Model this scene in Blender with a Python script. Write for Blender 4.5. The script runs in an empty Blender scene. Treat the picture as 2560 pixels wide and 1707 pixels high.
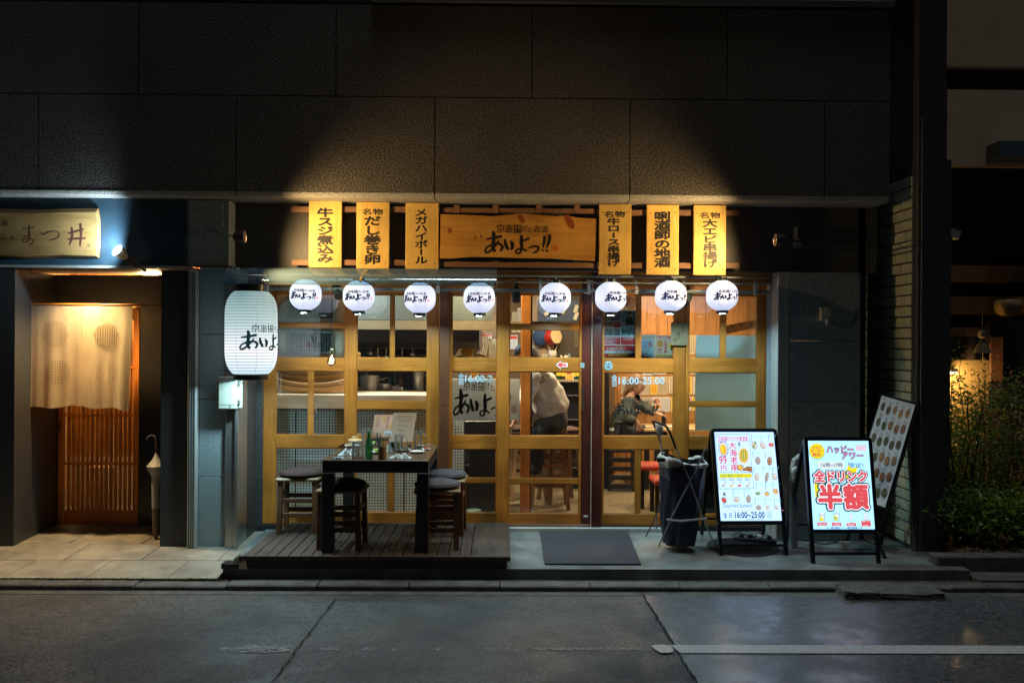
import bpy, bmesh, math, random
from mathutils import Vector, Matrix, Euler, noise
random.seed(7)
SC = bpy.context.scene
COL = SC.collection
rad = math.radians
# ------------------------------------------------------------------ camera
F = 2200.0; CX, CY = 1280.0, 853.5
CAMP = Vector((0.0, -7.2, 1.51))
CAMR = Matrix.Rotation(rad(-0.68), 3, 'Z') @ Matrix.Rotation(rad(90), 3, 'X') @ Matrix.Rotation(0.0062, 3, 'Z')
cd = bpy.data.cameras.new('camera'); cam = bpy.data.objects.new('camera', cd); COL.objects.link(cam)
cam.matrix_world = Matrix.Translation(CAMP) @ CAMR.to_4x4()
cd.sensor_width = 36; cd.lens = 36 * F / 2560; cd.clip_end = 400; cd.clip_start = 0.05
SC.camera = cam
# ------------------------------------------------------------------ night sky, faint sky glow, exposure
W = bpy.data.worlds.new('World'); SC.world = W; W.use_nodes = True
wn = W.node_tree.nodes; wl = W.node_tree.links
for n in list(wn): wn.remove(n)
sky = wn.new('ShaderNodeTexSky'); sky.sky_type = 'NISHITA'; sky.sun_disc = False
sky.sun_elevation = rad(85); sky.sun_rotation = rad(180)
bg = wn.new('ShaderNodeBackground'); bg.inputs[1].default_value = 0.0034
wo = wn.new('ShaderNodeOutputWorld')
wl.new(sky.outputs[0], bg.inputs[0]); wl.new(bg.outputs[0], wo.inputs[0])
sl = bpy.data.lights.new('sun', 'SUN'); sl.energy = .60; sl.angle = rad(14); sl.color = (.90, 0.95, 1.0)
sun = bpy.data.objects.new('sun', sl); COL.objects.link(sun)
sun.rotation_euler = (rad(5), 0, 0); sun.location = (0, -5, 9)
SC.view_settings.view_transform = 'Standard'; SC.view_settings.look = 'None'
SC.view_settings.exposure = 0; SC.view_settings.gamma = 1; SC.view_settings.use_curve_mapping = False
SC.cycles.use_denoising = True
SC.cycles.max_bounces = 7; SC.cycles.transparent_max_bounces = 12
SC.cycles.sample_clamp_indirect = 4.0
SC.cycles.caustics_reflective = False; SC.cycles.caustics_refractive = False

def U(px, py, Y):
    d = CAMR @ Vector(((px - CX) / F, -(py - CY) / F, -1.0))
    return CAMP + d * ((Y - CAMP.y) / d.y)
def RX(x0, y0, x1, y1, Y):           # box limits of a rectangle standing at depth Y
    ym = (y0 + y1) / 2; xm = (x0 + x1) / 2
    return U(x0, ym, Y).x, U(x1, ym, Y).x, U(xm, y1, Y).z, U(xm, y0, Y).z

# ------------------------------------------------------------------ materials
MATS = {}
def new_mat(name):
    m = bpy.data.materials.new(name); m.use_nodes = True
    nt = m.node_tree
    for n in list(nt.nodes): nt.nodes.remove(n)
    out = nt.nodes.new('ShaderNodeOutputMaterial')
    return m, nt, out
def mat(name, col, rough=0.6, metal=0.0, var=0.0, scale=20.0, bump=0.0, col2=None, spec=0.5, stretch=None, detail=4, bscale=None, rvar=0.0, ramp=(.32, .68), macro=0.0):
    if name in MATS: return MATS[name]
    m, nt, out = new_mat(name)
    b = nt.nodes.new('ShaderNodeBsdfPrincipled'); nt.links.new(b.outputs[0], out.inputs[0])
    b.inputs['Base Color'].default_value = (*col, 1); b.inputs['Roughness'].default_value = rough
    b.inputs['Metallic'].default_value = metal; b.inputs['Specular IOR Level'].default_value = spec
    if var or bump or col2 or rvar:
        tc = nt.nodes.new('ShaderNodeTexCoord'); src = tc.outputs['Object']
        if stretch:
            mp = nt.nodes.new('ShaderNodeMapping'); mp.inputs['Scale'].default_value = stretch
            nt.links.new(src, mp.inputs[0]); src = mp.outputs[0]
        nz = nt.nodes.new('ShaderNodeTexNoise'); nz.inputs['Scale'].default_value = scale
        nz.inputs['Detail'].default_value = detail; nz.inputs['Roughness'].default_value = 0.65
        nt.links.new(src, nz.inputs['Vector'])
        if var or col2:
            cr = nt.nodes.new('ShaderNodeValToRGB')
            cr.color_ramp.elements[0].position = ramp[0]; cr.color_ramp.elements[1].position = ramp[1]
            c2 = col2 or tuple(min(1, c * (1 + var)) for c in col); c1 = col if col2 else tuple(c * (1 - var) for c in col)
            cr.color_ramp.elements[0].color = (*c1, 1); cr.color_ramp.elements[1].color = (*c2, 1)
            nt.links.new(nz.outputs['Fac'], cr.inputs[0]); nt.links.new(cr.outputs[0], b.inputs['Base Color'])
            if macro:
                nm = nt.nodes.new('ShaderNodeTexNoise'); nm.inputs['Scale'].default_value = 1.1; nm.inputs['Detail'].default_value = 6; nm.inputs['Roughness'].default_value = .6; nt.links.new(tc.outputs['Object'], nm.inputs['Vector'])
                mm = nt.nodes.new('ShaderNodeMapRange'); mm.inputs[1].default_value = .33; mm.inputs[2].default_value = .67; mm.inputs[3].default_value = 1 - macro; mm.inputs[4].default_value = 1 + macro * .7; nt.links.new(nm.outputs['Fac'], mm.inputs[0])
                mq = nt.nodes.new('ShaderNodeMix'); mq.data_type = 'RGBA'; mq.blend_type = 'MULTIPLY'; mq.inputs[0].default_value = 1; nt.links.new(cr.outputs[0], mq.inputs[6]); nt.links.new(mm.outputs[0], mq.inputs[7]); nt.links.new(mq.outputs[2], b.inputs['Base Color'])
        if rvar:
            mr = nt.nodes.new('ShaderNodeMapRange'); mr.inputs[3].default_value = max(0.02, rough - rvar); mr.inputs[4].default_value = min(1, rough + rvar)
            mr.inputs[1].default_value = 0.3; mr.inputs[2].default_value = 0.7
            nt.links.new(nz.outputs['Fac'], mr.inputs[0]); nt.links.new(mr.outputs[0], b.inputs['Roughness'])
        if bump:
            src2 = nz.outputs['Fac']
            if bscale:
                n2 = nt.nodes.new('ShaderNodeTexNoise'); n2.inputs['Scale'].default_value = bscale; n2.inputs['Detail'].default_value = 3
                nt.links.new(src, n2.inputs['Vector']); src2 = n2.outputs['Fac']
            bp = nt.nodes.new('ShaderNodeBump'); bp.inputs['Strength'].default_value = min(1, bump); bp.inputs['Distance'].default_value = 0.01
            nt.links.new(src2, bp.inputs['Height']); nt.links.new(bp.outputs[0], b.inputs['Normal'])
    MATS[name] = m
    return m
def wood(name, c1, c2, axis='Z', rough=0.5, scale=6.0, knots=False, bump=0.15, coat=0.0):
    if name in MATS: return MATS[name]
    m, nt, out = new_mat(name)
    b = nt.nodes.new('ShaderNodeBsdfPrincipled'); nt.links.new(b.outputs[0], out.inputs[0])
    b.inputs['Roughness'].default_value = rough; b.inputs['Coat Weight'].default_value = coat
    tc = nt.nodes.new('ShaderNodeTexCoord')
    oi = nt.nodes.new('ShaderNodeObjectInfo')
    ad = nt.nodes.new('ShaderNodeVectorMath'); ad.operation = 'MULTIPLY_ADD'
    nt.links.new(oi.outputs['Random'], ad.inputs[0]); ad.inputs[1].default_value = (37, 51, 23); nt.links.new(tc.outputs['Object'], ad.inputs[2])
    mp = nt.nodes.new('ShaderNodeMapping')
    s = {'X': (0.35, 5, 5), 'Y': (5, 0.35, 5), 'Z': (5, 5, 0.35)}[axis]
    mp.inputs['Scale'].default_value = s; nt.links.new(ad.outputs[0], mp.inputs[0])
    nz = nt.nodes.new('ShaderNodeTexNoise'); nz.inputs['Scale'].default_value = scale; nz.inputs['Detail'].default_value = 7
    nz.inputs['Distortion'].default_value = 1.2; nz.inputs['Roughness'].default_value = 0.6
    nt.links.new(mp.outputs[0], nz.inputs['Vector'])
    cr = nt.nodes.new('ShaderNodeValToRGB'); e = cr.color_ramp.elements
    e[0].position = 0.3; e[1].position = 0.72; e[0].color = (*c1, 1); e[1].color = (*c2, 1)
    mid = cr.color_ramp.elements.new(0.5); mid.color = (*[(a * 0.35 + b_ * 0.65) for a, b_ in zip(c1, c2)], 1)
    nt.links.new(nz.outputs['Fac'], cr.inputs[0])
    col = cr.outputs[0]
    # broad tone changes, board to board and along the board
    n2 = nt.nodes.new('ShaderNodeTexNoise'); n2.inputs['Scale'].default_value = 2.2; n2.inputs['Detail'].default_value = 3
    nt.links.new(ad.outputs[0], n2.inputs['Vector'])
    mr = nt.nodes.new('ShaderNodeMapRange'); mr.inputs[1].default_value = 0.3; mr.inputs[2].default_value = 0.7
    mr.inputs[3].default_value = 0.60; mr.inputs[4].default_value = 1.15; nt.links.new(n2.outputs['Fac'], mr.inputs[0])
    mx = nt.nodes.new('ShaderNodeMix'); mx.data_type = 'RGBA'; mx.blend_type = 'MULTIPLY'; mx.inputs[0].default_value = 1
    nt.links.new(col, mx.inputs[6]); nt.links.new(mr.outputs[0], mx.inputs[7]); col = mx.outputs[2]
    if knots:
        vo = nt.nodes.new('ShaderNodeTexVoronoi'); vo.inputs['Scale'].default_value = 3.0
        nt.links.new(tc.outputs['Object'], vo.inputs['Vector'])
        k = nt.nodes.new('ShaderNodeMapRange'); k.inputs[1].default_value = 0.03; k.inputs[2].default_value = 0.09; k.inputs[3].default_value = 1; k.inputs[4].default_value = 0
        nt.links.new(vo.outputs['Distance'], k.inputs[0])
        m2 = nt.nodes.new('ShaderNodeMix'); m2.data_type = 'RGBA'; m2.inputs[7].default_value = (c1[0] * 0.45, c1[1] * 0.25, c1[2] * 0.15, 1)
        nt.links.new(k.outputs[0], m2.inputs[0]); nt.links.new(col, m2.inputs[6]); col = m2.outputs[2]
    nt.links.new(col, b.inputs['Base Color'])
    bp = nt.nodes.new('ShaderNodeBump'); bp.inputs['Strength'].default_value = bump; bp.inputs['Distance'].default_value = 0.004
    nt.links.new(nz.outputs['Fac'], bp.inputs['Height']); nt.links.new(bp.outputs[0], b.inputs['Normal'])
    MATS[name] = m
    return m
def emit(name, col, s=1.0):
    if name in MATS: return MATS[name]
    m, nt, out = new_mat(name)
    e = nt.nodes.new('ShaderNodeEmission'); e.inputs[0].default_value = (*col, 1); e.inputs[1].default_value = s
    nt.links.new(e.outputs[0], out.inputs[0]); MATS[name] = m
    return m
def glass(name, tint=(0.9, 0.93, 0.93), refl=0.08, rough=0.02, haze=0.0, hazecol=(0.6, 0.7, 0.72), fres=1.0):
    if name in MATS: return MATS[name]
    m, nt, out = new_mat(name)
    t = nt.nodes.new('ShaderNodeBsdfTransparent'); t.inputs[0].default_value = (*tint, 1)
    g = nt.nodes.new('ShaderNodeBsdfGlossy'); g.inputs['Roughness'].default_value = rough
    fr = nt.nodes.new('ShaderNodeFresnel'); fr.inputs[0].default_value = 1.45
    ma = nt.nodes.new('ShaderNodeMath'); ma.operation = 'MULTIPLY_ADD'; ma.inputs[1].default_value = fres; ma.inputs[2].default_value = refl - 0.04 * fres
    ma.use_clamp = True
    nt.links.new(fr.outputs[0], ma.inputs[0])
    mx = nt.nodes.new('ShaderNodeMixShader'); nt.links.new(ma.outputs[0], mx.inputs[0]); nt.links.new(t.outputs[0], mx.inputs[1]); nt.links.new(g.outputs[0], mx.inputs[2])
    res = mx.outputs[0]
    if haze:
        d = nt.nodes.new('ShaderNodeBsdfDiffuse'); d.inputs[0].default_value = (*hazecol, 1)
        m2 = nt.nodes.new('ShaderNodeMixShader'); m2.inputs[0].default_value = haze
        nt.links.new(res, m2.inputs[1]); nt.links.new(d.outputs[0], m2.inputs[2]); res = m2.outputs[0]
    nt.links.new(res, out.inputs[0]); MATS[name] = m
    return m

# ------------------------------------------------------------------ mesh builder
class MB:
    def __init__(s): s.v = []; s.f = []; s.smooth = False
    def add(s, vs, fs):
        n = len(s.v); s.v += [Vector(v) for v in vs]; s.f += [tuple(i + n for i in f) for f in fs]; return s
    def box(s, x0, x1, y0, y1, z0, z1, bev=0.0):
        if x1 < x0: x0, x1 = x1, x0
        if y1 < y0: y0, y1 = y1, y0
        if z1 < z0: z0, z1 = z1, z0
        b = min(bev, (x1 - x0) * .4, (y1 - y0) * .4, (z1 - z0) * .4)
        if b <= 0:
            return s.add([(x0, y0, z0), (x1, y0, z0), (x1, y1, z0), (x0, y1, z0), (x0, y0, z1), (x1, y0, z1), (x1, y1, z1), (x0, y1, z1)],
                  [(0, 3, 2, 1), (4, 5, 6, 7), (0, 1, 5, 4), (1, 2, 6, 5), (2, 3, 7, 6), (3, 0, 4, 7)])
        bm = bmesh.new(); bmesh.ops.create_cube(bm, size=1)
        for v in bm.verts: v.co = Vector(((x0 + x1) / 2 + v.co.x * (x1 - x0), (y0 + y1) / 2 + v.co.y * (y1 - y0), (z0 + z1) / 2 + v.co.z * (z1 - z0)))
        bmesh.ops.bevel(bm, geom=bm.edges[:], offset=b, segments=1, affect='EDGES')
        bm.verts.ensure_lookup_table()
        s.add([v.co.copy() for v in bm.verts], [[v.index for v in f.verts] for f in bm.faces]); bm.free(); return s
    def obox(s, p, u, v, w, a, b, c):      # oriented box centred at p, half sizes a b c along u v w
        u, v, w = Vector(u).normalized() * a, Vector(v).normalized() * b, Vector(w).normalized() * c; p = Vector(p)
        return s.add([p - u - v - w, p + u - v - w, p + u + v - w, p - u + v - w, p - u - v + w, p + u - v + w, p + u + v + w, p - u + v + w],
              [(0, 3, 2, 1), (4, 5, 6, 7), (0, 1, 5, 4), (1, 2, 6, 5), (2, 3, 7, 6), (3, 0, 4, 7)])
    def bar(s, p0, p1, w, t, up=(0, 0, 1)):
        p0, p1 = Vector(p0), Vector(p1); d = (p1 - p0); L = d.length; d.normalize()
        up = Vector(up); 
        if abs(d.dot(up)) > .95: up = Vector((0, 1, 0))
        r = d.cross(up).normalized(); q = r.cross(d).normalized()
        return s.obox((p0 + p1) / 2, d, r, q, L / 2, w / 2, t / 2)
    def tube(s, pts, r, n=8, cap=True, rs=None):
        pts = [Vector(p) for p in pts]; rings = []; s.smooth = True
        prev = None
        for i, p in enumerate(pts):
            d = (pts[min(i + 1, len(pts) - 1)] - pts[max(i - 1, 0)])
            if d.length < 1e-9: d = Vector((0, 0, 1))
            d.normalize()
            if prev is None:
                a = Vector((0, 0, 1)) if abs(d.z) < .9 else Vector((1, 0, 0)); x = d.cross(a).normalized()
            else:
                x = (prev - d * prev.dot(d)); x = x.normalized() if x.length > 1e-6 else d.orthogonal().normalized()
            prev = x; y = d.cross(x); rr = rs[i] if rs else r
            rings.append([p + (x * math.cos(2 * math.pi * k / n) + y * math.sin(2 * math.pi * k / n)) * rr for k in range(n)])
        vs = [v for R_ in rings for v in R_]; fs = []
        for i in range(len(rings) - 1):
            for k in range(n): fs.append((i * n + k, i * n + (k + 1) % n, (i + 1) * n + (k + 1) % n, (i + 1) * n + k))
        if cap: fs.append(tuple(range(n))[::-1]); fs.append(tuple((len(rings) - 1) * n + k for k in range(n)))
        return s.add(vs, fs)
    def lathe(s, prof, c=(0, 0, 0), n=24, axis='Z', cap=True):
        s.smooth = True; vs = []; fs = []; c = Vector(c)
        for r, h in prof:
            for k in range(n):
                a = 2 * math.pi * k / n; x, y = r * math.cos(a), r * math.sin(a)
                vs.append(c + (Vector((x, y, h)) if axis == 'Z' else Vector((x, h, y)) if axis == 'Y' else Vector((h, x, y))))
        for i in range(len(prof) - 1):
            for k in range(n): fs.append((i * n + k, i * n + (k + 1) % n, (i + 1) * n + (k + 1) % n, (i + 1) * n + k))
        if cap:
            fs.append(tuple(range(n))[::-1]); fs.append(tuple((len(prof) - 1) * n + k for k in range(n)))
        return s.add(vs, fs)
    def prism(s, poly, p, u, v, w, t):     # 2D polygon in plane p,u,v extruded t along w
        p, u, v, w = Vector(p), Vector(u), Vector(v), Vector(w) * t; n = len(poly)
        a = [p + u * x + v * y for x, y in poly]
        return s.add(a + [q + w for q in a], [tuple(range(n))[::-1], tuple(range(n, 2 * n))] + [(i, (i + 1) % n, (i + 1) % n + n, i + n) for i in range(n)])
    def grid(s, fn, nu, nv, thick=None):
        s.smooth = True
        vs = [fn(i / nu, j / nv) for j in range(nv + 1) for i in range(nu + 1)]
        fs = [(j * (nu + 1) + i, j * (nu + 1) + i + 1, (j + 1) * (nu + 1) + i + 1, (j + 1) * (nu + 1) + i) for j in range(nv) for i in range(nu)]
        if thick:
            n = len(vs); t = Vector(thick); vs2 = [Vector(v) + t for v in vs]
            f2 = [tuple(k + n for k in f[::-1]) for f in fs]
            bd = [i for i in range(nu + 1)] + [(j + 1) * (nu + 1) - 1 for j in range(1, nv + 1)] + [nv * (nu + 1) + i for i in range(nu - 1, -1, -1)] + [j * (nu + 1) for j in range(nv - 1, 0, -1)]
            f3 = [(bd[k], bd[(k + 1) % len(bd)], bd[(k + 1) % len(bd)] + n, bd[k] + n) for k in range(len(bd))]
            return s.add(list(vs) + vs2, fs + f2 + f3)
        return s.add(vs, fs)
    def ball(s, c, rx, ry=None, rz=None, n=16, m=10):
        ry = ry or rx; rz = rz or rx; c = Vector(c)
        s.smooth = True
        vs = [c + Vector((0, 0, -rz))]
        for j in range(1, m):
            t = -math.pi / 2 + math.pi * j / m
            for k in range(n):
                a = 2 * math.pi * k / n; vs.append(c + Vector((rx * math.cos(t) * math.cos(a), ry * math.cos(t) * math.sin(a), rz * math.sin(t))))
        vs.append(c + Vector((0, 0, rz))); fs = []
        for k in range(n): fs.append((0, 1 + (k + 1) % n, 1 + k))
        for j in range(m - 2):
            for k in range(n): fs.append((1 + j * n + k, 1 + j * n + (k + 1) % n, 1 + (j + 1) * n + (k + 1) % n, 1 + (j + 1) * n + k))
        L = len(vs) - 1
        for k in range(n): fs.append((1 + (m - 2) * n + k, 1 + (m - 2) * n + (k + 1) % n, L))
        return s.add(vs, fs)
    def mesh(s, name):
        me = bpy.data.meshes.new(name); me.from_pydata([tuple(v) for v in s.v], [], s.f); me.update()
        if s.smooth:
            me.polygons.foreach_set('use_smooth', [True] * len(me.polygons))
            me.set_sharp_from_angle(angle=rad(38))
        return me
def put(name, mb, m, parent=None, label=None, cat=None, kind=None, group=None, loc=None):
    me = mb.mesh(name) if isinstance(mb, MB) else mb
    if m is not None and len(me.materials) == 0: me.materials.append(m)
    o = bpy.data.objects.new(name, me); COL.objects.link(o)
    if parent is not None: o.parent = parent
    if loc is not None: o.location = loc
    for k, v in (('label', label), ('category', cat), ('kind', kind), ('group', group)):
        if v: o[k] = v
    return o
def thing(name, label, cat, loc=(0, 0, 0), rz=0.0, group=None, kind=None):
    o = bpy.data.objects.new(name, None); COL.objects.link(o); o.location = loc; o.rotation_euler = (0, 0, rz); o.empty_display_size = .1
    o['label'] = label; o['category'] = cat
    if group: o['group'] = group
    if kind: o['kind'] = kind
    return o
def dup(root, loc, rz=0.0, label=None):
    def cp(o, p):
        c = o.copy(); COL.objects.link(c); c.parent = p
        for ch in KIDS.get(o.name, []): cp(ch, c)
        return c
    KIDS = {}
    for o in bpy.data.objects:
        if o.parent: KIDS.setdefault(o.parent.name, []).append(o)
    r = cp(root, None); r.location = loc; r.rotation_euler = (0, 0, rz)
    if label: r['label'] = label
    return r

# ------------------------------------------------------------------ flat print: lettering and shapes mapped on to a surface
TXT = {}
def glyphs(body, bold):
    k = (body, bold)
    if k not in TXT:
        c = bpy.data.curves.new('t', 'FONT'); c.body = body; c.offset = bold; c.resolution_u = 2
        o = bpy.data.objects.new('t', c); COL.objects.link(o)
        me = bpy.data.meshes.new_from_object(o.evaluated_get(bpy.context.evaluated_depsgraph_get()))
        TXT[k] = ([(v.co.x, v.co.y) for v in me.vertices], [tuple(p.vertices) for p in me.polygons])
        bpy.data.objects.remove(o); bpy.data.curves.remove(c); bpy.data.meshes.remove(me)
    return TXT[k]
class Sheet:
    """shapes given in (u, v), v downwards, laid on a surface by fn(u, v, lift)"""
    def __init__(s, fn, step=0.00006, base=0.0005): s.fn = fn; s.step = step; s.lift = base; s.parts = {}; s.run = 0; s.fresh = True
    def _mb(s, key):
        if key[0] in ('picture', 'knot', 'print', 'photo', 'lettering', 'seal') and key[1] is not None:
            if key[0] == 'lettering' and s.fresh: s.run += 1; s.fresh = False
            if key[0] != 'lettering': s.run += 1
            key = key + (s.run,)
        return s.parts.setdefault(key, MB())
    def poly(s, pts, m, name='print'):
        s.lift += s.step
        s._mb((name, m)).add([s.fn(x, y, s.lift) for x, y in pts], [tuple(range(len(pts)))])
    def rect(s, x0, y0, x1, y1, m, name='print'): s.poly([(x0, y0), (x1, y0), (x1, y1), (x0, y1)], m, name)
    def frame(s, x0, y0, x1, y1, t, m, name='print'):
        s.rect(x0, y0, x1, y0 + t, m, name); s.rect(x0, y1 - t, x1, y1, m, name); s.rect(x0, y0 + t, x0 + t, y1 - t, m, name); s.rect(x1 - t, y0 + t, x1, y1 - t, m, name)
    def disc(s, x, y, rx, ry, m, n=20, name='print', rot=0.0):
        s.poly([(x + rx * math.cos(a) * math.cos(rot) - ry * math.sin(a) * math.sin(rot), y + rx * math.cos(a) * math.sin(rot) + ry * math.sin(a) * math.cos(rot)) for a in [2 * math.pi * k / n for k in range(n)]], m, name)
    def text(s, body, x0, y0, x1, y1, m, bold=0.0, name='lettering', jit=0.0, rot=0.0):
        vs, fs = glyphs(body, 0)
        if not vs: return
        s.fresh = True
        ax = min(v[0] for v in vs); bx = max(v[0] for v in vs); ay = min(v[1] for v in vs); by = max(v[1] for v in vs)
        cx, cy = (x0 + x1) / 2, (y0 + y1) / 2
        em = abs(y1 - y0) / max(by - ay, .5); ex = abs(x1 - x0) / max(bx - ax, .2)
        for q in range(7 if bold > .012 else 4 if bold > 0 else 1):
          out = []; s.lift += s.step if q == 0 else s.step * .12; a_ = 6.2832 * q / (6 if bold > .012 else 3); ox, oy = (bold * ex * math.cos(a_), bold * em * math.sin(a_)) if q else (0, 0)
          for x, y in vs:
            u = ox + x0 + (x - ax) / (bx - ax or 1) * (x1 - x0); v = oy + y1 - (y - ay) / (by - ay or 1) * (y1 - y0)
            if rot: u, v = cx + (u - cx) * math.cos(rot) - (v - cy) * math.sin(rot), cy + (u - cx) * math.sin(rot) + (v - cy) * math.cos(rot)
            out.append(s.fn(u, v, s.lift))
          s._mb((name, m)).add(out, fs)
    def vtext(s, body, xc, y0, y1, w, m, bold=0.0, name='lettering', aspect=1.0):
        n = len(body); h = (y1 - y0) / n; s.fresh = True
        for i, ch in enumerate(body):
            vs, fs = glyphs(ch, 0)
            if not vs: continue
            for q in range(9 if bold else 1):
              s.lift += s.step * 0.06; out = []; a_ = 6.2832 * q / 8; ox, oy = (bold * w * math.cos(a_), bold * w * .8 * math.sin(a_)) if q else (0, 0)
              for x, y in vs:
                if ch in 'ー': x, y = 0.5 + (y - 0.38), 0.38 - (x - 0.5) * 0.8
                u = ox + xc + (x - 0.5) * w; v = oy + y0 + h * (i + 0.5) - (y - 0.38) * h * 1.06 * aspect
                out.append(s.fn(u, v, s.lift))
              s._mb((name, m)).add(out, fs)
    def stroke(s, pts, ws, m, name='lettering', n=None):
        # smooth a polyline and sweep it with a changing width
        P = [Vector(p) for p in pts]; Q = []; Ws = []; s.fresh = True
        k = n or 6
        for i in range(len(P) - 1):
            p0 = P[max(i - 1, 0)]; p1 = P[i]; p2 = P[i + 1]; p3 = P[min(i + 2, len(P) - 1)]
            for j in range(k):
                t = j / k
                Q.append(0.5 * ((2 * p1) + (p2 - p0) * t + (2 * p0 - 5 * p1 + 4 * p2 - p3) * t * t + (3 * p1 - p0 - 3 * p2 + p3) * t ** 3)); Ws.append(ws[i] * (1 - t) + ws[i + 1] * t)
        Q.append(P[-1]); Ws.append(ws[-1]); L = []; R_ = []
        for i, q in enumerate(Q):
            d = Q[min(i + 1, len(Q) - 1)] - Q[max(i - 1, 0)]
            d = d.normalized() if d.length > 1e-9 else Vector((1, 0)); nn = Vector((-d.y, d.x)) * Ws[i] / 2
            L.append(q + nn); R_.append(q - nn)
        s.lift += s.step * 0.5; vs = []
        for a, b in zip(L, R_): vs += [s.fn(a.x, a.y, s.lift), s.fn(b.x, b.y, s.lift)]
        fs = [(2 * i, 2 * i + 1, 2 * i + 3, 2 * i + 2) for i in range(len(L) - 1)]
        s._mb((name, m)).add(vs, fs)
        for q, w_, sgn in ((Q[0], Ws[0], -1), (Q[-1], Ws[-1], 1)):
            pts2 = [(q.x + w_ / 2 * math.cos(2 * math.pi * a / 10), q.y + w_ / 2 * math.sin(2 * math.pi * a / 10)) for a in range(10)]
            s.lift += s.step * 0.25
            s._mb((name, m)).add([s.fn(x, y, s.lift) for x, y in pts2], [tuple(range(10))])
    def done(s, parent):
        for key, mb in s.parts.items():
            o = put(key[0], mb, key[1], parent)
            if key[0] in ('scribble', 'stitch', 'small_print', 'lettering_outline', 'drawing', 'nail'): o['kind'] = 'stuff'
def flat(Y, off=Vector((0, 0, 0))):
    return lambda u, v, l: U(u, v, Y - l) - off
def plane(o, u, v, n):                     # (0..1, 0..1) on a parallelogram, v downwards
    o, u, v, n = Vector(o), Vector(u), Vector(v), Vector(n).normalized()
    return lambda a, b, l: o + u * a + v * b + n * l
LOGO = [  # brush strokes of the shop name, x 468..1062, y 350..550
    ([(488, 420), (545, 410), (612, 396)], [12, 17, 22]),
    ([(546, 358), (552, 405), (545, 455), (540, 500), (556, 522)], [20, 30, 24, 22, 26]),
    ([(594, 436), (566, 478), (524, 522), (488, 540), (474, 522), (494, 490), (545, 466), (600, 462), (628, 488), (612, 524)], [12, 14, 17, 16, 14, 14, 16, 18, 20, 15]),
    ([(650, 428), (656, 468), (674, 506)], [16, 24, 22]),
    ([(704, 442), (716, 466), (713, 500), (700, 512)], [16, 28, 20, 8]),
    ([(798, 392), (797, 440), (800, 490), (796, 516)], [18, 26, 22, 18]),
    ([(806, 434), (830, 428), (858, 418)], [14, 16, 18]),
    ([(800, 500), (786, 540), (758, 545), (746, 528), (768, 510), (806, 508), (840, 524)], [14, 16, 14, 12, 13, 15, 14]),
    ([(866, 498), (905, 484), (942, 488), (948, 508), (928, 532), (900, 546)], [12, 14, 17, 17, 14, 8]),
    ([(1003, 402), (1000, 440), (990, 492)], [22, 20, 9]), ([(986, 516), (990, 522)], [14, 12]),
    ([(1050, 400), (1042, 446), (1022, 496)], [24, 22, 9]), ([(1022, 520), (1027, 528)], [14, 13])]
def logo(sh, x0, y0, x1, y1, m, mseal=None, m2=None, small=True, fat=1.22):
    """the shop's mark; the box is that of the big brush letters"""
    sx = (x1 - x0) / 594; sy = (y1 - y0) / 200; k = (abs(sx) + abs(sy)) / 2
    for pts, ws in LOGO:
        sh.stroke([(x0 + (x - 468) * sx, y0 + (y - 350) * sy) for x, y in pts], [w * k * fat for w in ws], m)
    if small:
        xs = 570
        for i, (ch, w, dy, h) in enumerate(zip('京串揚げとお酒', (88, 60, 84, 50, 50, 70, 64), (-4, 2, 0, 0, 12, 0, 4), (76, 86, 80, 62, 44, 56, 60))):
            yc = 328 + dy
            sh.text(ch, x0 + (xs - 468) * sx, y0 + (yc - h / 2 - 350) * sy, x0 + (xs + w - 6 - 468) * sx, y0 + (yc + h / 2 - 350) * sy, m2 or m, bold=0.006 if fat < 1.5 else .03)
            xs += w + 1
    if mseal:
        a, b, c, d = x0 + (1072 - 468) * sx, y0 + (476 - 350) * sy, x0 + (1122 - 468) * sx, y0 + (526 - 350) * sy
        sh.frame(a, b, c, d, (c - a) * .14, mseal, 'seal'); mx = (a + c) / 2; my = (b + d) / 2; t = (c - a) * .06
        sh.rect(mx - t, b + t * 2, mx + t, d - t * 2, mseal, 'seal')
        for q in (.3, .5, .7): sh.rect(a + t * 3, b + (d - b) * q - t * .8, c - t * 3, b + (d - b) * q + t * .8, mseal, 'seal')
def G(px, py, z):                       # the point of a level surface at height z seen at a pixel
    d = CAMR @ Vector(((px - CX) / F, -(py - CY) / F, -1.0))
    return CAMP + d * ((z - CAMP.z) / d.z)
V = Vector
# ------------------------------------------------------------------ palette
granite = mat('granite_dark', (0.026, 0.024, 0.020), .75, var=.0, col2=(0.135, 0.115, 0.090), scale=70, bump=1.0, detail=3, bscale=75, ramp=(.38, .62), macro=.25)
granite_g = mat('granite_grey', (0.13, 0.165, 0.165), .55, col2=(0.42, 0.52, 0.52), scale=110, bump=.3, detail=3)
granite_k = mat('granite_black', (0.010, 0.010, 0.010), .45, col2=(0.085, 0.083, 0.08), scale=110, bump=.2, detail=3)
blue_panel = mat('blue_panel', (0.030, 0.060, 0.085), .38, var=.12, scale=8, bump=.05)
band_m = mat('dark_band', (0.085, 0.078, 0.068), .5, var=.3, scale=60, bump=.1)
black_m = mat('black_paint', (0.012, 0.012, 0.013), .35, var=.3, scale=30, bump=.05)
matte_black = mat('matte_black', (0.010, 0.010, 0.011), .8)
dark_joint = mat('joint_dark', (0.006, 0.006, 0.006), .9)
steel = mat('stainless', (0.42, 0.41, 0.38), .32, metal=.85, var=.15, scale=14, bump=.05, stretch=(1, 1, .1))
alu = mat('aluminium', (0.42, 0.43, 0.40), .5, metal=.15, var=.1, scale=20, stretch=(1, 1, .05))
chrome = mat('chrome_tube', (0.6, 0.6, 0.6), .2, metal=.95)
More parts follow.
